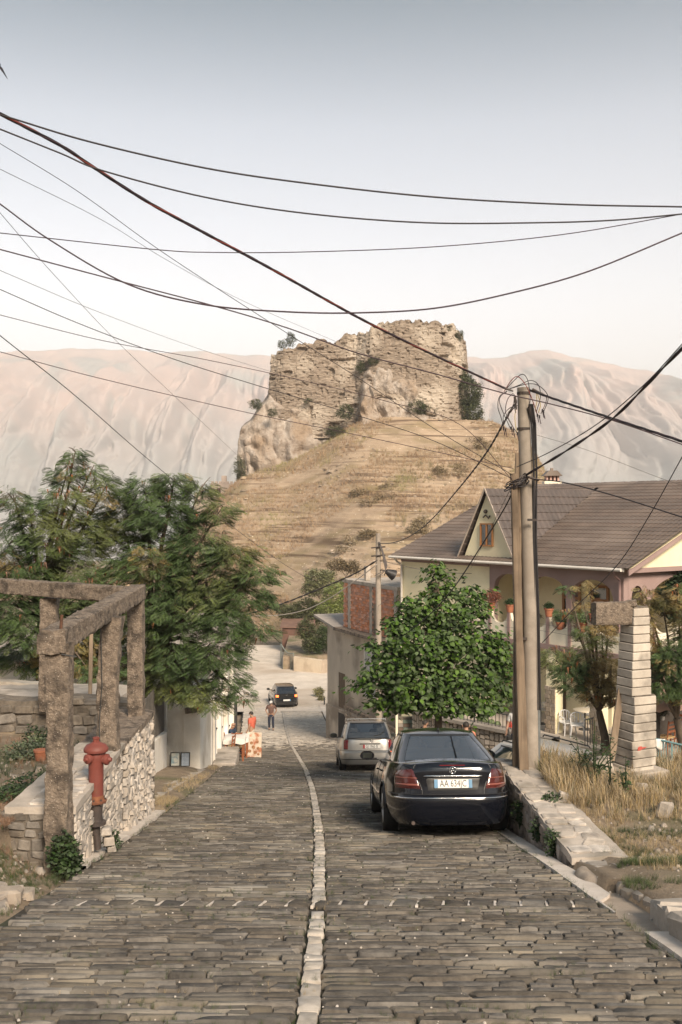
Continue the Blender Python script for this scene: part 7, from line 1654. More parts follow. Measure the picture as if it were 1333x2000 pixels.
    # mirrors
    for sx in (-1, 1):
        mx_ = sx * (W / 2 + .10); my_ = S['mirror']; mz = float(interp(S['sh'], my_)) + .07
        mm = MB().lathe([(.02, .07), (.085, .055), (.10, 0), (.095, -.05)], (0, 0, 0), 16, 'Y'); mm.v = [(v[0] * 1.25 + mx_, v[1] + my_, v[2] * .8 + mz) for v in mm.v]; mo = mm.build('mirror', S.get('mirror_mat', S['paint']), t, world=False, sm=40)
        MB().box((mx_, my_ - .052, mz), (.15, .006, .085), None, .002).build('mirror_glass', mat('mirror_face', (.025, .028, .026), None, 4, .1), mo, world=False)
        MB().box((sx * (W / 2 - .0), my_ + .01, mz - .055), (.12, .06, .03)).build('mirror_arm', m_trim, mo, world=False)
    # surface helpers
    yc0 = -L / 2 + .9
    def hit_rear(x, z, off):
        h = bvh.ray_cast(Vector((x, -L / 2 - 1.5, z)), Vector((0, 1, 0)))
        if h[0] is None: return Vector((x, -L / 2 + .1, z))
        return h[0] + h[1] * off if h[1].y < 0 else h[0] - h[1] * off
    def hit_phi(phi, z, off):
        d = Vector((math.sin(R(phi)), -math.cos(R(phi)), 0)); o = Vector((0, yc0, z)) + d * 3; h = bvh.ray_cast(o, -d)
        if h[0] is None: return o
        n = h[1] if h[1].dot(d) > 0 else -h[1]; return h[0] + n * off
    def hit_side(sx, y, z, off):
        h = bvh.ray_cast(Vector((sx * 3, y, z)), Vector((-sx, 0, 0)))
        if h[0] is None: return Vector((sx * W / 2, y, z))
        n = h[1] if h[1].x * sx > 0 else -h[1]; return h[0] + n * off
    def patch(nm_, c4, hit, off, m, parent=t, nu=16, nv=6, label=None):
        (a, b, c, d) = c4; P_ = []      # corners: lower-left, lower-right, upper-right, upper-left
        for off_, rev in ((off, False),):
            for i in range(nv + 1):
                v = i / nv; row = []
                for j in range(nu + 1):
                    u = j / nu; p = (a[0] * (1 - u) + b[0] * u) * (1 - v) + (d[0] * (1 - u) + c[0] * u) * v; q = (a[1] * (1 - u) + b[1] * u) * (1 - v) + (d[1] * (1 - u) + c[1] * u) * v
                    e = off_ if 0 < i < nv and 0 < j < nu else -.004; row.append(hit(p, q, e))
                P_.append(row)
        return MB().grid(np.array([[tuple(x) for x in r] for r in P_])).build(nm_, m, parent, world=False, sm=60, fix=False, label=label)
    # door seams, handles, rubbing strip on both sides
    for sx in (-1, 1):
        hs = lambda y_, z_, o_, sx=sx: hit_side(sx, y_, z_, o_)
        mb = MB()
        for yy in S['seams']:
            z0_, z1_ = zb + .12, float(interp(S['sh'], yy)) - .03; mb.tube([hs(yy + (.02 if z_ < .5 else 0), z_, .000) for z_ in np.linspace(z0_, z1_, 9)], .005, 4)
        mb.build('door_seam', m_trim, t, world=False, kind='stuff')
        for yy in S['handles']: p = hs(yy, float(interp(S['sh'], yy)) - .13, .015); MB().box(tuple(p), (.03, .17, .028), None, .01).build('door_handle', S.get('handle', S['paint']), t, world=False)
        P_ = [hs(y_, S['strip'], .006) for y_ in np.linspace(S['ax'][0] + S['ra'] + .06, S['ax'][1] - S['ra'] - .06, 12)]; MB().tube(P_, .014, 6).build('rubbing_strip', S.get('strip_mat', m_trim), t, world=False)
        # arch lips
        for yc in S['ax']: MB().tube([hs(yc + (S['ra'] + .012) * math.cos(a_), S['rw'] + (S['ra'] + .012) * math.sin(a_), .002) for a_ in np.linspace(.1, math.pi - .1, 16)], .012, 5).build('arch_lip', S['paint'], t, world=False, sm=True)
    return t, dict(rear=hit_rear, phi=hit_phi, side=hit_side, patch=patch, bvh=bvh, body=body)
def plate(t, hit, x, z, txt, w_=.52, h_=.11, left=None, right=None, tilt=-8):
    p = hit(x, z, .018); pl = MB().box((0, 0, 0), (w_, .008, h_), None, .003).build('number_plate', m_plate, t, world=False); pl.location = p; pl.rotation_euler = (R(tilt), 0, 0)
    for m_, sx in ((left, -1), (right, 1)):
        if m_: o = MB().box((sx * (w_ / 2 - .026), -.0055, 0), (.05, .003, h_ - .004)).build('plate_band', m_, pl, world=False)
    if txt:
        me = text_mesh(txt, h_ * .98, .0008); o = obj('lettering', me, m_ink, pl, world=False); o.rotation_euler = (R(90), 0, 0); o.location = (0, -.0055, 0); o.scale = (.80, 1.12, 1)
    return pl
def ring_mesh(mb, c, r, tr, n=28, axis=(0, 1, 0)): mb.tube([Vector(c) + Vector((r * math.cos(a), 0, r * math.sin(a))) for a in np.linspace(0, 2 * math.pi, n + 1)], tr, 6)

# ---- the black saloon
S1 = dict(L=4.80, W=1.82, zb=.19, n=5.2, ny=4.4, vs=[0, .03, .1, .2, .32, .42, .46, .50, .54, .62, .7, .78, .86, .93, .97, 1.0],
          wv=[(0, .90), (.1, .955), (.3, .995), (.5, 1.0), (.7, .985), (.9, .94), (1, .905)], rv=[(0, .10), (.1, .045), (.3, .01), (.42, .0), (.46, .012), (.50, .055), (.7, .075), (.9, .075), (.97, .09), (1, .11)], fv=[(0, .15), (.3, .0), (.6, .06), (1, .5)],
          sh=[(-2.4, .985), (-2.1, .995), (-1.5, .985), (-.5, .955), (.6, .93), (1.3, .88), (1.9, .78), (2.4, .62)], deck=[(-2.4, 1.005), (-2.2, 1.035), (-1.75, 1.06), (-1, 1.03), (.6, 1.0), (1.1, .985), (1.8, .88), (2.4, .66)],
          ax=(-1.22, 1.62), rw=.325, ra=.375, paint=m_blk, gh=dict(rb=-1.98, rt=-.92, fb=1.12, ft=.22, wb=.79, wt=.555, zt=1.405, roof=1.452, rw0=.10, rx=.84, n=6.5, rd=.035, side=[(-1.55, -1.12), (-1.05, -.22), (-.14, .78)]),
          mirror=.72, seams=[-1.45 + .5, -.18, .92], handles=[-.78, .08], strip=.50, spokes=7, strip_mat=m_blk)
XM, YM = 1.50, 13.38 + 2.4 * math.cos(R(11.3)); ZM = float(roadz(YM)) + .008
t1, q1 = build_car(S1, 'parked_car', 'black saloon car with star emblem parked nearest on the right of the cobbled road', XM - .03, YM, ZM, 1.6, 11.3)
pr, ph = q1['rear'], q1['phi']
for sx in (-1, 1):
    f = (lambda a, z, o, sx=sx: ph(a * sx, z, o))
    q1['patch']('tail_light', [(27.5, .655), (58, .665), (60, .90), (35.5, .955)], f, .010, m_redl2)
    q1['patch']('tail_light_lens', [(28.8, .70), (56, .705), (57, .745), (30.3, .745)], f, .016, mat('pale_lens', (.24, .08, .06), None, 4, .15, coat=.6), nv=3)
    q1['patch']('tail_light_lens', [(30.8, .80), (57, .80), (57.5, .825), (31.8, .825)], f, .016, mat('pale_lens', None), nv=3)
mb = MB(); mb.tube([ph(a, .548, .006) for a in np.linspace(-62, 62, 50)], .013, 6); mb.build('bumper_strip', m_chrome, t1, world=False, sm=True)
mb = MB(); mb.tube([ph(a, .595, .001) for a in np.linspace(-72, 72, 60)], .006, 5); mb.build('bumper_seam', m_trim, t1, world=False)
q1['patch']('plate_recess', [(-.36, .635), (.36, .635), (.40, .825), (-.40, .825)], pr, .004, m_trim)
mb = MB(); mb.tube([pr(x, .838, .014) for x in np.linspace(-.40, .40, 18)], [.006] + [.014] * 16 + [.006], 6); mb.build('chrome_grip', m_chrome, t1, world=False, sm=True)
plate(t1, pr, 0, .735, 'AA 634JC', .52, .115, m_plate_bl, m_plate_bl, -5)
mb = MB(); c = pr(0, .915, .012); ring_mesh(mb, c, .044, .006)
for a in (90, 210, 330): mb.tube([c, c + Vector((.042 * math.cos(R(a)), 0, .042 * math.sin(R(a))))], [.008, .003], 5)
mb.build('star_emblem', m_chrome, t1, world=False, sm=True)
q1['patch']('brake_light', [(-.19, .972), (.19, .972), (.18, .986), (-.18, .986)], pr, .008, m_redl, nv=2)
mb = MB()
for sx in (-1, 1): mb.tube([ph(sx * a, z, .001) for a, z in ((27.0, .60), (27.2, .655), (35, .955), (34, .985))], .005, 5)
mb.build('boot_seam', m_trim, t1, world=False, kind='stuff')
mb = MB(); mb.tube([(0, -.80, 1.435), (0, -.84, 1.50)], [.010, .004], 6); mb.lathe([(.02, 0), (.014, .02)], (0, -.80, 1.432), 8); mb.build('aerial', m_trim, t1, world=False)
for sx in (-1, 1): MB().lathe([(.026, 0), (.028, .06)], (sx * .55, -2.30, .22), 10, 'Y').build('exhaust', m_iron, t1, world=False) if sx < 0 else None
for x in (-.62, -.22, .22, .62): MB().lathe([(.010, -.003), (.010, .002)], tuple(pr(x, .50, .001)), 8, 'Y').build('parking_sensor', m_blk, t1, world=False)
# ---- silver estate
S2 = dict(L=4.15, W=1.66, zb=.20, n=6.5, ny=6.5, vs=[0, .05, .15, .3, .44, .48, .52, .56, .65, .75, .85, .95, 1.0],
          wv=[(0, .93), (.2, .985), (.5, 1.0), (.8, .985), (1, .94)], rv=[(0, .06), (.15, .0), (.44, .0), (.50, .07), (.8, .08), (1, .10)], fv=[(0, .1), (.3, .0), (.6, .06), (1, .45)],
          sh=[(-2.1, .93), (-1, .925), (.5, .90), (1.1, .86), (2.1, .66)], deck=[(-2.1, .94), (-1, .94), (.6, .93), (1.1, .91), (2.1, .70)],
          ax=(-1.15, 1.30), rw=.285, ra=.325, paint=m_slv, gh=dict(rb=-1.98, rt=-1.62, fb=1.05, ft=.35, wb=.745, wt=.60, zt=1.395, roof=1.43, rw0=.06, rx=.88, n=9, rd=.02, tap=.06, side=[(-1.78, -1.05), (-.98, -.22), (-.14, .70)]),
          mirror=.62, seams=[-1.0, -.18, .82], handles=[-.82, .02], strip=.50, spokes=6, mirror_mat=m_trim, seat=m_seat_g)
Y2 = 28.6 + 2.05; t2, q2 = build_car(S2, 'parked_car', 'silver estate car with roof rails parked beyond the black saloon', .72, Y2, float(roadz(Y2)) + .01, 2.2, 11.3)
pr, ph, pa = q2['rear'], q2['phi'], q2['patch']
for sx in (-1, 1):
    f = (lambda a, z, o, sx=sx: ph(a * sx, z, o)); pa('tail_light', [(37, .60), (47, .60), (47, .905), (37, .905)], f, .010, m_redl); pa('tail_light_lens', [(37.5, .61), (46.5, .61), (46.5, .66), (37.5, .66)], f, .015, m_redl2, nv=2)
    mb = MB(); mb.tube([(sx * .56, -1.45, 1.43), (sx * .56, -1.4, 1.475), (sx * .57, .1, 1.475), (sx * .57, .15, 1.43)], .014, 6); mb.build('roof_rail', m_slv, t2, world=False)
mb = MB(); mb.tube([(-.56, -1.35, 1.48), (.56, -1.35, 1.48)], .014, 6); mb.build('roof_rail', m_slv, t2, world=False)
plate(t2, pr, .10, .70, 'GJ 1965 B', .50, .11, m_plate_rd, None, -3)
mb = MB(); mb.tube([pr(x, .775, .012) for x in np.linspace(-.25, .35, 12)], .012, 5); mb.build('tailgate_grip', m_trim, t2, world=False)
def vw(t, c, r):
    mb = MB(); ring_mesh(mb, c, r, r * .12)
    for s in (-1, 1):
        mb.tube([c + Vector((s * r * .45, 0, r * .85)), c + Vector((s * .02 * r, 0, r * .05))], r * .1, 4); mb.tube([c + Vector((s * r * .85, 0, r * .35)), c + Vector((s * r * .42, 0, -r * .8)), c + Vector((0, 0, -r * .05))], r * .1, 4)
    mb.build('round_emblem', m_chrome, t, world=False, sm=True)
vw(t2, pr(.10, .865, .01), .045)
mb = MB(); mb.tube([ph(a, .585, .001) for a in np.linspace(-70, 70, 50)], .006, 5); mb.tube([ph(a, .34, .003) for a in np.linspace(-60, 60, 50)], .012, 5); mb.build('bumper_seam', m_trim, t2, world=False, kind='stuff')
g = S2['gh']; mb = MB(); mb.tube([(.15, -2.02, 1.0), (.35, -1.97, 1.03), (.50, -1.88, 1.16)], .010, 5); mb.build('wiper', m_trim, t2, world=False)
# ---- black hatchback far down the road
S3 = dict(S2); S3.update(L=4.1, W=1.72, paint=m_blk2, gh=dict(S2['gh'], rb=-1.96, rt=-1.45), mirror_mat=m_blk2, seat=m_seat)
Y3 = 67.6 + 1.9; t3, q3 = build_car(S3, 'driving_car', 'black hatchback with lit tail lights driving away down the hill', -4.05, Y3, float(roadz(Y3)) + .02, 11, 2.5)
pr, ph, pa = q3['rear'], q3['phi'], q3['patch']
for sx in (-1, 1): f = (lambda a, z, o, sx=sx: ph(a * sx, z, o)); pa('tail_light', [(35, .70), (48, .70), (48, .86), (34, .86)], f, .010, m_lit)
plate(t3, pr, .0, .52, '', .50, .11, None, m_plate_bl, -3); vw(t3, pr(0, .87, .01), .06)
mb = MB(); mb.tube([(0, -1.45, 1.42), (0, -1.55, 1.70)], .006, 4); mb.build('aerial', m_trim, t3, world=False)
mb = MB(); mb.tube([(0, -2.0, 1.0), (.3, -1.96, 1.05)], .012, 5); mb.build('wiper', m_trim, t3, world=False)
# ---- pale silver car on the side street behind the pole
S4 = dict(S2); S4.update(W=1.72, paint=paint('pale_silver_paint', (.60, .59, .57), .35, .4, .5), mirror_mat=m_trim)
t4, q4 = build_car(S4, 'parked_car', 'pale silver car half hidden behind the utility pole below the terrace', 4.25, 22.6, -6.62, 28, 2)
for sx in (-1, 1): mb = MB(); mb.tube([(sx * .58, -1.45, 1.43), (sx * .58, -1.4, 1.475), (sx * .59, .1, 1.475), (sx * .59, .15, 1.43)], .016, 6); mb.build('roof_rail', m_trim, t4, world=False)
f = q4['phi']
for sx in (-1, 1): q4['patch']('tail_light', [(37, .62), (47, .62), (47, .9), (37, .9)], lambda a, z, o, sx=sx: f(a * sx, z, o), .010, m_redl)

# ================================================================ people
m_skin = mat('skin', (.42, .25, .17), (.36, .21, .14), 20, .6); m_hair = mat('dark_hair', (.03, .024, .02), None, 30, .7)
def skin_mesh(chains, sub=1):
    """chains: lists of (point, radius) ; the first point of later chains is welded to an existing joint when equal"""
    V = []; E = []; Rr = []; key = {}
    for ch in chains:
        prev = None
        for (p, r) in ch:
            k = tuple(round(c, 4) for c in p)
            if k not in key: key[k] = len(V); V.append(p); Rr.append(r)
            i = key[k]
            if prev is not None and prev != i: E.append((prev, i))
            prev = i
    me = bpy.data.meshes.new('sk'); me.from_pydata([tuple(v) for v in V], E, []); o = bpy.data.objects.new('sk', me); scene.collection.objects.link(o)
    md = o.modifiers.new('s', 'SKIN'); md.use_smooth_shade = True
    if not me.skin_vertices: bpy.context.view_layer.objects.active = o; bpy.ops.object.select_all(action='DESELECT')
    try: sv = me.skin_vertices[0].data
    except Exception:
        a = me.attributes.new('skin', 'FLOAT', 'POINT'); sv = me.skin_vertices[0].data
    for i, r in enumerate(Rr): sv[i].radius = (r, r) if not isinstance(r, tuple) else r; sv[i].use_root = (i == 0)
    if sub: s = o.modifiers.new('u', 'SUBSURF'); s.levels = sub; s.render_levels = sub
    dg = bpy.context.evaluated_depsgraph_get(); out = bpy.data.meshes.new_from_object(o.evaluated_get(dg)); bpy.data.objects.remove(o); out.polygons.foreach_set('use_smooth', [True] * len(out.polygons)); return out
def person(label, loc, yaw, J, shirt, trousers, hair='short', sleeves='short', cap=None, shoe=None, seated=False, head_dir=(0, 1), group=None, belly=1.0, scale=1.0):
    t = thing('person', label, 'person', loc, R(yaw), group, scale=scale); V3 = lambda p: Vector(p)
    D = dict(pelvis=(0, 0, .93), spine=(0, .01, 1.12), chest=(0, 0, 1.33), neck=(0, .0, 1.48), head=(0, .03, 1.60), top=(0, .02, 1.70), shL=(-.19, 0, 1.41), shR=(.19, 0, 1.41), elL=(-.25, -.02, 1.12), elR=(.25, -.02, 1.12), wrL=(-.25, .08, .88), wrR=(.25, .08, .88),
             hiL=(-.10, 0, .90), hiR=(.10, 0, .90), knL=(-.11, .02, .50), knR=(.11, .02, .50), anL=(-.12, -.02, .09), anR=(.12, -.02, .09), toL=(-.13, .14, .035), toR=(.13, .14, .035)); D.update(J)
    D = {k: V3(v) for k, v in D.items()}; hd = Vector((head_dir[0], head_dir[1], 0)).normalized(); hs = Vector((-hd.y, hd.x, 0)) * -1
    face = D['head'] + hd * .055 - Vector((0, 0, .03)); nose = D['head'] + hd * .112 + Vector((0, 0, .005))
    ch = [[(D['pelvis'], .13), (D['spine'], .13 * belly), (D['chest'], .15), (D['neck'], .055), (D['head'] - Vector((0, 0, .04)), .072), (D['head'] + Vector((0, 0, .04)), .092), (D['top'] - Vector((0, 0, .02)), .07)], [(D['head'] - Vector((0, 0, .04)), .072), (face - Vector((0, 0, .03)), .05)], [(D['head'] + Vector((0, 0, .04)), .092), (nose, .014)]]
    for s in 'LR':
        sg = -1 if s == 'L' else 1; el, wr = D['el' + s], D['wr' + s]; hdv = (wr - el).normalized(); palm = wr + hdv * .075; side = hdv.cross(Vector((sg, 0, 0))).normalized() if abs(hdv.x) < .9 else Vector((0, 1, 0))
        ch.append([(D['chest'], .15), (D['sh' + s], .065), (el, .042), (wr, .028), (palm, .034)])
        for f in range(4):
            o_ = side * (.028 - .019 * f); L_ = (.075, .085, .08, .062)[f]; k1 = palm + o_ + hdv * .03; k2 = k1 + hdv * L_ * .55 + Vector((-sg * .008, 0, 0)); k3 = k2 + hdv * L_ * .4 + Vector((-sg * .018, 0, 0)); ch.append([(palm, .034), (k1, .010), (k2, .009), (k3, .007)])
        tb = wr + hdv * .03; ch.append([(palm, .034), (tb + side * .045, .011), (tb + side * .06 + hdv * .04, .009)])
        ch.append([(D['pelvis'], .13), (D['hi' + s], .095), (D['kn' + s], .058), (D['an' + s], .04), (D['to' + s], .035)])
    obj('body', skin_mesh(ch, 1), m_skin, t, world=False)
    lo = .04
    sh_ = [[(D['pelvis'] + Vector((0, 0, -.02)), .155), (D['spine'], .155 * belly), (D['chest'], .17), (D['neck'] - Vector((0, 0, .03)), .075)]]
    for s in 'LR':
        e = D['sh' + s].lerp(D['el' + s], .8) if sleeves == 'short' else D['wr' + s]; c = [(D['chest'], .17), (D['sh' + s] + Vector((0, 0, .0)), .085)]; c += [(D['el' + s], .062)] if sleeves != 'short' else []; c += [(e, .062 if sleeves == 'short' else .045)]; sh_.append(c)
    if shirt: obj('shirt', skin_mesh(sh_, 1), shirt, t, world=False)
    tr = [[(D['pelvis'] + Vector((0, 0, .06)), .14), (D['pelvis'], .145)]]
    for s in 'LR': tr.append([(D['pelvis'], .145), (D['hi' + s], .115), (D['kn' + s], .08), (D['an' + s] + Vector((0, 0, .03)), .062)])
    if trousers: obj('trousers', skin_mesh(tr, 1), trousers, t, world=False)
    for s in 'LR':
        a, o_ = D['an' + s], D['to' + s]; d = (o_ - a); d.z = 0; d.normalize(); obj('shoe', skin_mesh([[(Vector((a.x, a.y, a.z - .045)) - d * .04, .045), (Vector((a.x, a.y, a.z - .05)) + d * .06, .045), (Vector((o_.x, o_.y, o_.z + .005)), .038)]], 1), shoe or m_trim, t, world=False)
    hm = MB(); c = D['head'] + Vector((0, 0, .035)) - hd * .012; th_ = np.linspace(0, 2 * math.pi, 20, endpoint=False); P_ = []
    for ph_ in np.linspace(-.35 if hair == 'short' else -.1, 1.5, 8):
        row = []
        for a in th_:
            f = math.cos(a); low = ph_ + (.55 * max(0, f) if ph_ < .5 else 0); e = 1.0; row.append(tuple(c + hd * (.102 * math.cos(low) * f) + hs * (.086 * math.cos(low) * math.sin(a)) + Vector((0, 0, .098 * math.sin(low)))))
        P_.append(row)
    hm.grid(np.array(P_), wrap=True)
    if hair != 'bald': hm.build('hair', m_hair, t, world=False, sm=True)
    if cap:
        cm = MB(); P_ = [[tuple(c + hd * (.112 * math.cos(p_) * math.cos(a)) + hs * (.098 * math.cos(p_) * math.sin(a)) + Vector((0, 0, .03 + .095 * math.sin(p_)))) for a in th_] for p_ in np.linspace(0, 1.5, 6)]; cm.grid(np.array(P_), wrap=True)
        cm.grid(np.array([[tuple(c + hd * (.09 + .10 * u) + hs * v * (.085 - .03 * u) + Vector((0, 0, .03 - .03 * u + dz))) for v in np.linspace(-1, 1, 7)] for dz in (0, .012) for u in (0, .5, 1)])); cm.build('cap', cap, t, world=False, sm=True)
    for sg in (-1, 1):
        p = D['head'] + hd * .088 + hs * sg * .032 + Vector((0, 0, .03)); MB().lathe([(.001, -.008), (.010, -.004), (.010, .004), (.001, .008)], tuple(p), 8).build('eye', m_ink, t, world=False)
        p = D['head'] + hs * sg * .092 + Vector((0, 0, .01)); MB().lathe([(.004, -.03), (.014, -.02), (.016, .012), (.006, .028)], tuple(p), 8).build('ear', m_skin, t, world=False)
    p = D['head'] + hd * .092 + Vector((0, 0, -.05)); MB().box(tuple(p), (.045 if abs(hd.y) > .7 else .012, .012 if abs(hd.y) > .7 else .045, .008)).build('mouth', mat('lips', (.28, .11, .09), None, 9, .6), t, world=False)
    return t
c_coral = mat('coral_shirt', (.62, .145, .09), (.54, .12, .075), 5, .8, .3, 16); c_beige = mat('beige_trousers', (.52, .45, .37), (.44, .38, .31), 5, .85, .3, 16)
c_brown = mat('brown_check_shirt', (.21, .12, .095), (.14, .085, .07), 26, .85, .3, 16); c_denim = mat('dark_denim', (.035, .045, .075), (.025, .03, .05), 12, .85, .3, 20); c_navy = mat('navy_shirt', (.025, .045, .085), None, 5, .85, .3, 16)
c_black = mat('black_shirt', (.028, .022, .022), None, 5, .85, .3, 16); c_pink = mat('salmon_shirt', (.60, .26, .18), (.54, .22, .15), 5, .8, .3, 16); c_white = mat('white_shirt', (.75, .73, .70), None, 5, .8, .3, 16)
def at_g(px, Y, z): return (at(px, 0, Y).x, Y, z)
person('man in a coral shirt and beige trousers standing by the cafe tables', at_g(493, 44.3, zr_(44.3, 0)), 62, dict(elL=(-.27, -.03, 1.13), wrL=(-.28, .08, .89), elR=(.26, .0, 1.13), wrR=(.24, .12, .90), spine=(0, .04, 1.12), head=(-.02, .05, 1.60), toL=(-.13, .15, .035)), c_coral, c_beige, head_dir=(-.3, 1), belly=1.15, shoe=m_seat, scale=1.0)
person('man in white cap, brown shirt and dark jeans walking up the cobbled road', at_g(530, 57.6, zr_(57.6, 0)), 176, dict(elL=(-.32, -.04, 1.16), wrL=(-.20, .06, .95), elR=(.32, -.04, 1.16), wrR=(.20, .06, .95), head=(0, .07, 1.57), top=(0, .07, 1.66), neck=(0, .03, 1.47), knL=(-.12, .10, .50), anL=(-.13, .04, .10), toL=(-.14, .19, .04), anR=(.12, -.10, .09), toR=(.13, .06, .035)), c_brown, c_denim, cap=c_white, belly=1.1)
seat_j = dict(pelvis=(0, -.02, .52), spine=(0, .0, .72), chest=(0, .04, .93), neck=(0, .06, 1.07), head=(0, .10, 1.19), top=(0, .10, 1.29), shL=(-.19, .05, 1.01), shR=(.19, .05, 1.01), elL=(-.25, .16, .80), elR=(.25, .16, .80), wrL=(-.14, .40, .82), wrR=(.16, .40, .82), hiL=(-.10, .05, .50), hiR=(.10, .05, .50), knL=(-.13, .46, .50), knR=(.13, .46, .50), anL=(-.13, .46, .09), anR=(.13, .46, .09), toL=(-.13, .62, .035), toR=(.13, .62, .035))
person('balding man in a navy shirt seated at the farther cafe table', (-4.22, 38.05, zr_(38, .02)), -100, seat_j, c_navy, c_denim, hair='bald', head_dir=(.4, 1))
person('man in a black shirt seated at the cafe tables beside the patterned wall', at_g(826, 33.6, zr_(33.6, .12)), -78, seat_j, c_black, c_beige, head_dir=(.0, 1), group=None)
person('person in a salmon shirt seated with back turned behind the black saloon', at_g(912, 26.6, float(ground(np.array([3.4]), np.array([26.6]))[0]) + .12), 5, seat_j, c_pink, c_denim)
pb_ = at_g(1010, 30.0, float(ground(np.array([5.3]), np.array([30.0]))[0]))
person('person in a white shirt half hidden by the utility pole', pb_, 160, dict(elL=(-.26, 0, 1.14), wrL=(-.28, .12, .92), elR=(.27, .02, 1.13), wrR=(.29, .12, .92)), c_white, c_denim)
bg = thing('shoulder_bag', 'black bag held by the person in the white shirt at the pole', 'bag', (pb_[0] - .25, pb_[1] - .1, pb_[2] + .55)); MB().box((pb_[0] - .27, pb_[1] - .12, pb_[2] + .70), (.16, .30, .32), None, .05).build('pouch', m_trim, bg); MB().tube([(pb_[0] - .27, pb_[1] - .12 + .1 * s, pb_[2] + h) for s, h in ((-1, .85), (-.6, 1.02), (.6, 1.02), (1, .85))], .012, 5).build('strap', m_trim, bg)
for (x, y, z, rz, lb) in [(at_g(822, 33.6, 0)[0] - .02, 33.62, zr_(33.6, .12), 100, 'white plastic chair under the man in black'), (at_g(912, 26.6, 0)[0], 26.55, float(ground(np.array([3.4]), np.array([26.6]))[0]) + .1, 0, 'white plastic chair under the person in salmon'), (at_g(800, 34.6, 0)[0], 34.6, zr_(34.6, .1), 60, 'empty white plastic chair left of the man in black')]:
    c = plastic_chair(lb); c.location = (x, y, z); c.rotation_euler = (0, 0, R(rz))
c = copy_tree(bpy.data.objects['wooden_chair']); c.location = (-4.22, 38.05, zr_(38, .02)); c.rotation_euler = (0, 0, R(-100)); c['label'] = 'rush-seated wooden chair under the man in navy'
pd = slab('cafe_pad', [(1.6, 31.8), (4.6, 25.4), (4.9, 36), (1.9, 36)], lambda t: 0, .1, m_conc_lt, None) if False else None
wt_ = thing('small_table', 'small white table in front of the man in black', 'table', (at(846, 0, 33.8).x, 33.8, zr_(33.8, .1))); MB().box((0, 0, .72), (.6, .6, .03), None, .01).build('table_top', m_plastic, wt_, world=False)
for sx in (-1, 1):
    for sy in (-1, 1): MB().tube([(sx * .25, sy * .25, .71), (sx * .28, sy * .28, 0)], .02, 5).build('leg', m_plastic, wt_, world=False)

# ---- cafe at the right edge: pink awning, blue railing, dark room
cf = thing('cafe_pavilion', 'dark open cafe room under a pink awning at the right edge', 'cafe', (9.2, 27, -6.6))
x0, x1 = at(1262, 0, 27).x, 13.5
MB().box(((x0 + x1) / 2 + .2, 27.3, -7.05), (x1 - x0 + .3, 3.6, .9)).build('floor', m_tiles_floor, cf)
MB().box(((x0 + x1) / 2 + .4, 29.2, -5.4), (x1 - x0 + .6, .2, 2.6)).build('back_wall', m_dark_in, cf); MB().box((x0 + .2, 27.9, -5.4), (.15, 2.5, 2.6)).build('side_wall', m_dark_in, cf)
a, b = at(1262, 1352, 26.5), at(1400, 1362, 26.5); P_ = [[(a.x + (b.x - a.x) * u, 26.3 + 3 * v, a.z - .25 + .6 * v + .03 * math.sin(u * 30)) for u in np.linspace(0, 1, 40)] for v in (0, .2, .5, 1)]; P_ = [[(p[0], p[1] + .0, p[2] - .22) for p in P_[0]]] + P_
MB().grid(np.array(P_)).build('awning', mat('pink_canvas', (.62, .42, .34), (.54, .36, .29), 2, .8, .2, 10), cf, sm=True)
rb_ = thing('blue_railing', 'pale blue iron railing at the cafe at the right edge', 'railing', (9.2, 25.2, -6.6))
a, b = at(1276, 1442, 25.4), at(1345, 1458, 24.6); m_blue = mat('pale_blue_paint', (.22, .38, .40), (.17, .31, .33), 6, .6)
MB().tube([a, b], .028, 6).build('handrail', m_blue, rb_); MB().tube([a - Vector((0, 0, .55)), b - Vector((0, 0, .55))], .02, 5).build('bottom_rail', m_blue, rb_)
for k in range(14): p = a.lerp(b, k / 13); MB().tube([p, p - Vector((0, 0, .66 if k % 6 == 1 else .56))], .03 if k % 6 == 1 else .010, 5).build('baluster', m_blue, rb_)
p = a.lerp(b, .2); P_ = [[(p.x - .12 + .24 * u, p.y - .035 - .01 * math.sin(u * 12), p.z + .03 - v * (.30 - .2 * abs(u - .5))) for u in np.linspace(0, 1, 12)] for v in np.linspace(0, 1, 6)]
o = MB().grid(np.array(P_)).build('white_cloth', m_cloth, sm=True); o.modifiers.new('s', 'SOLIDIFY').thickness = .01; tag(o, 'white cloth hung over the pale blue railing', 'cloth')
for i, (px, Y, lb) in enumerate([(1300, 27.3, 'dark wooden chair with cream back inside the dark cafe'), (1328, 27.9, 'dark wooden chair at the right edge inside the dark cafe')]):
    c = copy_tree(bpy.data.objects['wooden_chair']); c.location = (at(px, 0, Y).x, Y, -6.6); c.rotation_euler = (0, 0, R(40 + 90 * i)); c['label'] = lb; c['group'] = 'wooden chairs inside the cafe'
hp_ = thing('hanging_pot', 'small white hanging pot under the pink awning', 'flower pot', tuple(at(1294, 1402, 26.9))); c_ = at(1294, 1402, 26.9); MB().lathe([(.05, -.06), (.09, .06), (.1, .06)], tuple(c_), 12).build('pot', m_plastic, hp_); MB().tube([c_ + Vector((0, 0, .06)), c_ + Vector((0, 0, .5))], .006, 4).build('cord', m_trim, hp_)
obj('plant', np_mesh('plant', *bush_arrays([((c_.x, c_.y, c_.z + .14), (.16, .16, .1))], 60, .12)), m_weed, hp_, kind='stuff')

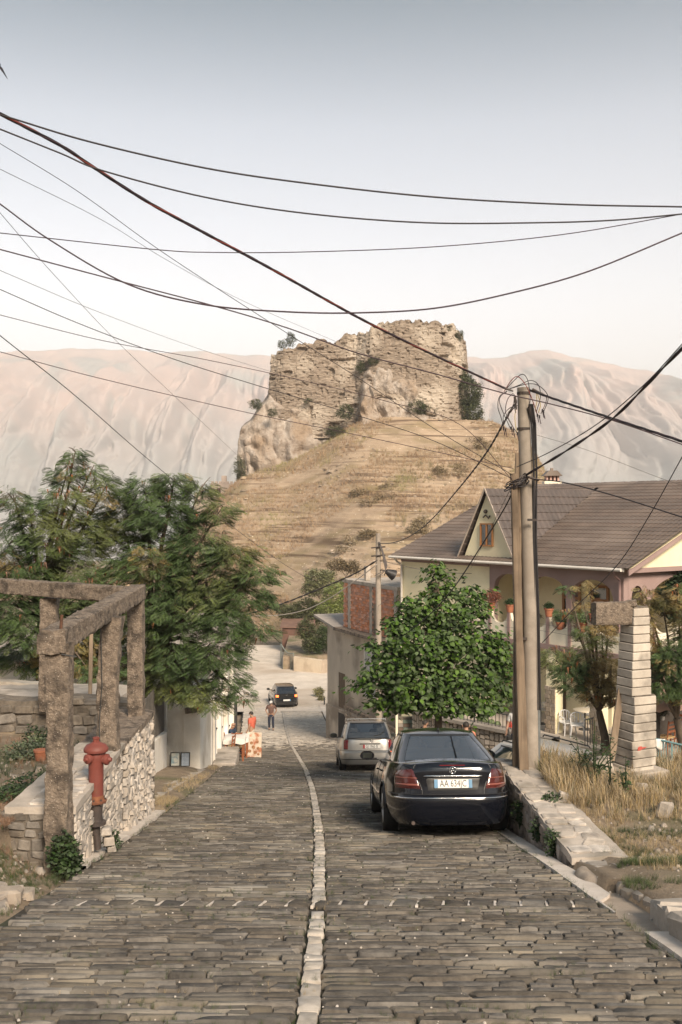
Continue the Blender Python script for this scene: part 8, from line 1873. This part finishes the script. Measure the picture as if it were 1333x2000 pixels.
# ================================================================ wires
def spline(P, n=8):
    P = [Vector(p) for p in P]; out = []
    for i in range(len(P) - 1):
        p0 = P[i - 1] if i else P[i] * 2 - P[i + 1]; p1, p2 = P[i], P[i + 1]; p3 = P[i + 2] if i + 2 < len(P) else P[i + 1] * 2 - P[i]
        for k in range(n): t = k / n; out.append(.5 * ((2 * p1) + (p2 - p0) * t + (2 * p0 - 5 * p1 + 4 * p2 - p3) * t * t + (3 * p1 - p0 - 3 * p2 + p3) * t ** 3))
    return out + [P[-1]]
m_cab = mat('cable_black', (.022, .018, .022), None, 5, .5); m_cabp = mat('cable_plum', (.05, .028, .038), None, 5, .55); m_cabb = mat('cable_grey', (.11, .095, .09), None, 5, .6); m_cabr = mat('cable_red', (.20, .045, .035), None, 5, .5); m_caby = mat('cable_yellow', (.45, .36, .16), None, 5, .5); m_cabw = mat('cable_pale', (.50, .45, .40), None, 5, .6)
def wire(label, px, Y0, Y1, r, m, ext=(0, 0), power=1.0):
    xs_ = [p[0] for p in px]; tot = xs_[-1] - xs_[0]; d = [0]
    for a_, b_ in zip(px, px[1:]): d.append(d[-1] + math.dist(a_, b_))
    # distance varies so that inverse depth is even along the run, as on a straight span
    pts = []
    for (x, y), s in zip(px, d): u = s / d[-1]; Yv = 1 / ((1 - u) / Y0 + u / Y1); pts.append(at(x, y, Yv))
    if ext[0]: pts = [pts[0] + (pts[0] - pts[1]) * ext[0]] + pts
    if ext[1]: pts = pts + [pts[-1] + (pts[-1] - pts[-2]) * ext[1]]
    P_ = spline(pts, 8); o = MB().tube(P_, r, 6).build('overhead_cable', m, sm=True); tag(o, label, 'cable'); return P_
def twist(label, px, Y0, Y1, r, ms, ext=(0, 0), pitch=.5):
    d = [0]
    for a_, b_ in zip(px, px[1:]): d.append(d[-1] + math.dist(a_, b_))
    pts = [at(x, y, 1 / ((1 - s / d[-1]) / Y0 + (s / d[-1]) / Y1)) for (x, y), s in zip(px, d)]
    if ext[0]: pts = [pts[0] + (pts[0] - pts[1]) * ext[0]] + pts
    if ext[1]: pts = pts + [pts[-1] + (pts[-1] - pts[-2]) * ext[1]]
    P_ = spline(pts, 22); t = thing('twisted_cable', label, 'cable', tuple(P_[0])); L_ = 0
    for k, m in enumerate(ms):
        L_ = 0; Q = []
        for i, p in enumerate(P_):
            if i: L_ += (p - P_[i - 1]).length
            dd = (P_[min(i + 1, len(P_) - 1)] - P_[max(i - 1, 0)]).normalized(); s_ = dd.cross(Vector((0, 0, 1))).normalized(); u_ = s_.cross(dd); a = L_ / pitch * 2 * math.pi + k * 2 * math.pi / len(ms); Q.append(p + s_ * math.cos(a) * r * .9 + u_ * math.sin(a) * r * .9)
        MB().tube(Q, r, 5).build('strand', m, t, sm=True)
    return P_
twist('thick twisted bundle running from the upper left down to the top of the utility pole', [(0, 222), (120, 285), (185, 328), (290, 395), (400, 455), (530, 525), (700, 620), (830, 685), (990, 760)], 9, 15.4, .0095, [m_cab, m_cabp, m_cab, m_cabr], (1.5, 0), .9)
wire('highest dark cable sweeping across the sky to the right edge', [(20, 230), (180, 278), (400, 328), (600, 358), (850, 385), (1100, 399), (1333, 404)], 9, 10, .0085, m_cab, (.8, .8))
wire('second highest dark cable sweeping across the sky', [(0, 252), (120, 300), (200, 333), (400, 385), (600, 417), (830, 435), (1050, 435), (1200, 430), (1333, 418)], 9, 10, .0078, m_cab, (.8, .8))
wire('thin plum cable nearly level across the middle of the sky', [(0, 455), (300, 487), (420, 493), (600, 492), (850, 482), (1100, 458), (1333, 418)], 10, 10, .005, m_cabp, (.8, .8))
wire('dark cable sagging deepest above the fortress and rising to the right edge', [(0, 398), (100, 470), (250, 555), (400, 595), (560, 609), (700, 611), (850, 602), (1000, 572), (1150, 530), (1333, 455)], 10, 10, .0085, m_cabp, (.8, .8))
wire('dark cable passing just over the fortress to the pole and on to the right', [(0, 487), (230, 548), (420, 598), (560, 640), (700, 690), (850, 730), (985, 768), (1080, 790), (1200, 822), (1333, 868)], 12, 14.9, .0085, m_cabp, (.8, .8))
wire('thin cable falling steeply across the fortress to the wooden pole', [(0, 280), (150, 372), (300, 480), (420, 560), (560, 650), (700, 738), (850, 838), (1002, 928)], 13, 15.1, .0048, m_cab, (.8, 0))
wire('faint thin cable running from the left edge towards the fortress', [(0, 330), (200, 430), (330, 510), (480, 590), (640, 660)], 13, 30, .004, m_cabb, (.8, 1.5))
wire('thin cable crossing the left mountain and the lower fortress to the wooden pole', [(0, 565), (150, 630), (330, 698), (500, 752), (700, 812), (850, 862), (1000, 935)], 12, 15.1, .0052, m_cab, (.8, 0))
wire('thin cable crossing the left mountain just below the crest', [(0, 615), (200, 665), (400, 702), (600, 745), (760, 785), (900, 830), (1003, 940)], 12, 15.1, .0045, m_cabp, (.8, 0))
wire('faint thin cable running from the left edge across the sky below the middle', [(0, 528), (200, 612), (400, 685), (560, 735)], 14, 30, .0038, m_cabb, (.8, 1.0))
wire('cable descending steeply from the left edge across the left mountain into the hill foot', [(0, 655), (150, 775), (290, 897), (430, 1010), (560, 1105), (640, 1150)], 11, 40, .0055, m_cab, (.8, .3))
wire('lowest thin cable crossing the left mountain', [(0, 687), (200, 740), (480, 805), (700, 850), (1003, 915)], 12, 15.1, .0048, m_cabp, (.8, 0))
wire('thin cable falling steeply at the far left across the mountain', [(0, 415), (100, 530), (230, 668), (350, 782), (470, 895)], 14, 40, .0045, m_cabb, (.8, .2))
twist('thick pair of cables from the wooden pole up to the right edge', [(1028, 928), (1120, 872), (1200, 815), (1270, 745), (1333, 680)], 15.2, 11, .011, [m_cab, m_cabp], (0, 1.0), 1.4)
wire('thin cable from the wooden pole up to the right edge above the thick pair', [(1010, 912), (1080, 880), (1170, 826), (1260, 750), (1333, 672)], 15.1, 11, .0065, m_cab, (0, 1.0))
twist('twisted bundle from the pole top out to the right edge', [(1035, 762), (1080, 778), (1180, 812), (1333, 862)], 15.4, 12, .010, [m_cab, m_cabp, m_cab], (0, .8), .9)
twist('twisted cable dropping from the pole top down left to the second pole', [(1005, 790), (988, 820), (950, 885), (900, 950), (840, 1018), (800, 1048), (768, 1060), (742, 1062)], 15.3, 41.9, .0115, [m_cab, m_cabp], (0, 0), .8)
wire('black drop cable from the wooden pole into the linden tree', [(1005, 945), (990, 985), (935, 1075), (885, 1150), (835, 1205), (790, 1240)], 15.1, 22, .012, m_cab)
wire('thin cable beside the black drop cable towards the yellow house gable', [(1004, 942), (975, 1000), (940, 1070), (920, 1110)], 15.1, 34, .005, m_cab)
wire('black cable from the right edge down across the roof to the balcony', [(1333, 892), (1270, 1005), (1205, 1105), (1120, 1190), (1060, 1255)], 12, 15.3, .0065, m_cab, (.8, 0))
wire('black cable from the wooden pole across the roof to the right edge', [(1040, 936), (1100, 942), (1200, 968), (1333, 1010)], 15.2, 13, .0095, m_cab, (0, .8))
wire('faint thin cable from behind the pole to the right over the roof ridge', [(1050, 850), (1150, 880), (1280, 930), (1333, 948)], 20, 18, .004, m_cabb, (0, .8))
twist('twisted cable from the second pole down to the left over the plaza trees', [(738, 1094), (690, 1122), (620, 1152), (555, 1178), (500, 1195)], 41.9, 50, .022, [m_cab, m_cabb], (0, .5), 1.2)
wire('pale cable from the second pole sagging left over the plaza trees', [(737, 1102), (700, 1130), (650, 1165), (600, 1190), (550, 1201), (500, 1203)], 41.9, 48, .02, m_cabw, (0, .5))
wire('thin cable from the second pole to the yellow house wall', [(742, 1094), (800, 1108), (870, 1118), (985, 1122)], 41.9, 40.5, .012, m_cabb)
wire('thin wire strung low across the brick storey into the linden tree', [(672, 1240), (760, 1170), (800, 1180), (900, 1210), (1000, 1268)], 45, 34, .007, m_cabb)
for k, (y0, y1) in enumerate([(1215, 1238), (1228, 1250)]): wire(['upper', 'lower'][k] + ' thin wire strung along the balcony parapet', [(980, y0 - 4), (1060, y0 + 4), (1160, y1)], 36.5, 34, .006, m_cabb)
# loops, clamps and tails at the top of the concrete pole
def loop(pts, r, m, name='loop_wire'): P_ = spline([at(x, y, PY0 - d) for x, y, d in pts], 7); MB().tube(P_, r, 5).build(name, m, up, sm=True)
LP = [([(986, 763, .1), (1003, 745, .15), (1020, 731, .2), (1031, 742, .25), (1036, 775, .2), (1034, 795, .15)], m_cab), ([(985, 765, .1), (1000, 742, .2), (1012, 736, .25), (1026, 750, .3), (1038, 775, .3), (1050, 810, .2)], m_cabr), ([(990, 762, .1), (1015, 752, .2), (1037, 743, .2), (1052, 752, .1), (1056, 775, .1), (1048, 805, .1)], m_cab),
      ([(1000, 758, .1), (1030, 750, .2), (1050, 752, .1), (1066, 765, .1), (1071, 780, .1), (1062, 805, .1)], m_cab), ([(990, 764, .1), (976, 775, .15), (973, 795, .2), (979, 815, .2), (985, 838, .2)], m_cab), ([(991, 765, .1), (980, 772, .15), (976, 785, .2), (985, 810, .2), (998, 838, .2)], m_cab),
      ([(1003, 768, .1), (992, 780, .15), (988, 805, .2), (1000, 830, .2), (1012, 848, .2)], m_cabp), ([(1010, 795, .1), (998, 800, .15), (992, 812, .2), (1003, 835, .2)], m_cabb), ([(1012, 792, .12), (996, 797, .15), (984, 812, .2), (984, 828, .2)], m_cab), ([(1050, 765, .1), (1060, 768, .1), (1068, 778, .1), (1063, 795, .1), (1057, 808, .1)], m_cabb),
      ([(1048, 768, .1), (1049, 785, .1), (1046, 800, .1), (1052, 812, .1)], m_caby), ([(1050, 768, .1), (1056, 790, .1), (1052, 806, .1)], m_caby), ([(1008, 800, .12), (1006, 815, .14), (1008, 835, .14), (1012, 848, .14)], m_caby), ([(1006, 772, .1), (1004, 790, .13), (1008, 806, .14)], m_cab), ([(1004, 770, .1), (1010, 785, .13), (1002, 800, .14)], m_cab)]
for pts, m in LP: loop(pts, .0065, m)
for (x0_, y0_, x1_, y1_, r) in [(986, 758, 1003, 764, .02), (1040, 760, 1072, 776, .022), (1034, 794, 1037, 812, .025), (1006, 775, 1009, 800, .022)]: MB().tube([at(x0_, y0_, PY0 - .12), at(x1_, y1_, PY0 - .12)], [r, r * .6], 6).build('clamp', m_iron if r > .021 else m_cabb, up)
for (x, y) in [(984, 838), (988, 841), (999, 837), (1003, 841), (1011, 848), (1050, 812), (1054, 815), (1062, 805), (1060, 803)]:
    MB().tube([at(x, y - 4, PY0 - .2), at(x, y + 2, PY0 - .2)], .013, 6).build('connector', m_cab, up); MB().tube([at(x, y, PY0 - .2), at(x + 3, y + 13, PY0 - .2)], .006, 4).build('tail_wire', m_cabp, up)
# coils on the wooden pole
for k in range(9):
    r0 = .10 + .022 * (k % 3); cz = at(0, 935 + 2.0 * k, PY0).z; cx0 = at(1012 - 1.5 * (k % 4), 0, PY0).x; P_ = [(cx0 + (r0 + .08 * (k % 2) * max(0, -math.cos(a))) * math.cos(a), PY0 - .16 + .11 * math.sin(a), cz + .07 * math.cos(a) + .02 * math.sin(3 * a + k)) for a in np.linspace(0, 2 * math.pi, 22)]
    MB().tube(P_, .008, 5).build('cable_coil', m_cab if k % 3 else m_cabb, wp, sm=True)
MB().tube([at(1022, 934, PY0 - .2), at(1034, 932, PY0 - .25), at(1052, 938, PY0 - .2)], .022, 6).build('cable_clamp', m_iron, wp)
mb = MB(); [mb.tube(spline([(p2.x + .02 * k, 41.85, p2.z - .35), (p2.x + .18 + .05 * k, 41.8, p2.z - .9 - .1 * k), (p2.x + .30, 41.7, p2.z - 1.5), (p2.x + .45 - .2 * k, 41.65, p2.z - 1.75)], 6), .018, 4) for k in range(4)]; mb.build('loose_cables', m_cabb, sp, kind='stuff')
for z in (-.95, -.6): MB().tube([(p2.x - .3, 41.85, p2.z + z), (p2.x + .3, 41.85, p2.z + z + .05)], .03, 5).build('bracket', m_iron, sp)

# bird crossing the upper left corner
bd = thing('bird', 'dark bird in flight cut by the left edge at the top', 'bird', tuple(at(-14, 120, 12)))
c = at(-14, 116, 12); bm_ = skin_mesh([[(Vector((-.14, 0, .01)), .012), (Vector((-.07, 0, 0)), .028), (Vector((.0, 0, 0)), .034), (Vector((.07, 0, .012)), .024), (Vector((.10, 0, .018)), .018), (Vector((.125, 0, .015)), .005)]], 1)
o = obj('body', bm_, m_cab, bd, world=False)
for sg in (-1, 1):
    V_b = [(-.05, 0, .01), (.04, 0, .012), (.05, sg * .10, .035 if sg > 0 else -.04), (.02, sg * .24, .02 if sg > 0 else -.16), (-.01, sg * .16, .02 if sg > 0 else -.10), (-.04, sg * .08, .03 if sg > 0 else -.04)]
    MB().prism(V_b, (0, 0, .006)).build('wing', m_cab, bd, world=False)
MB().prism([(-.13, -.012, .01), (-.13, .012, .01), (-.22, .04, .015), (-.19, 0, .012), (-.22, -.04, .015)], (0, 0, .005)).build('tail', m_cab, bd, world=False)
bd.rotation_euler = (R(20), 0, R(78)); bd.scale = (.9,) * 3; bd.location = at(-9, 122, 12)

# ================================================================ the hazy air of the valley
m_haze = bpy.data.materials.new('haze'); m_haze.use_nodes = True; nt = m_haze.node_tree; nt.nodes.clear()
_o = nt.nodes.new('ShaderNodeOutputMaterial'); _v = nt.nodes.new('ShaderNodeVolumePrincipled')
_v.inputs['Color'].default_value = (.985, .985, .99, 1); _v.inputs['Density'].default_value = HAZE; _v.inputs['Anisotropy'].default_value = 0.0
nt.links.new(_v.outputs[0], _o.inputs['Volume'])
MB().box((0, 950, 260), (15000, 14900, 1030)).build('haze', m_haze, kind='stuff')
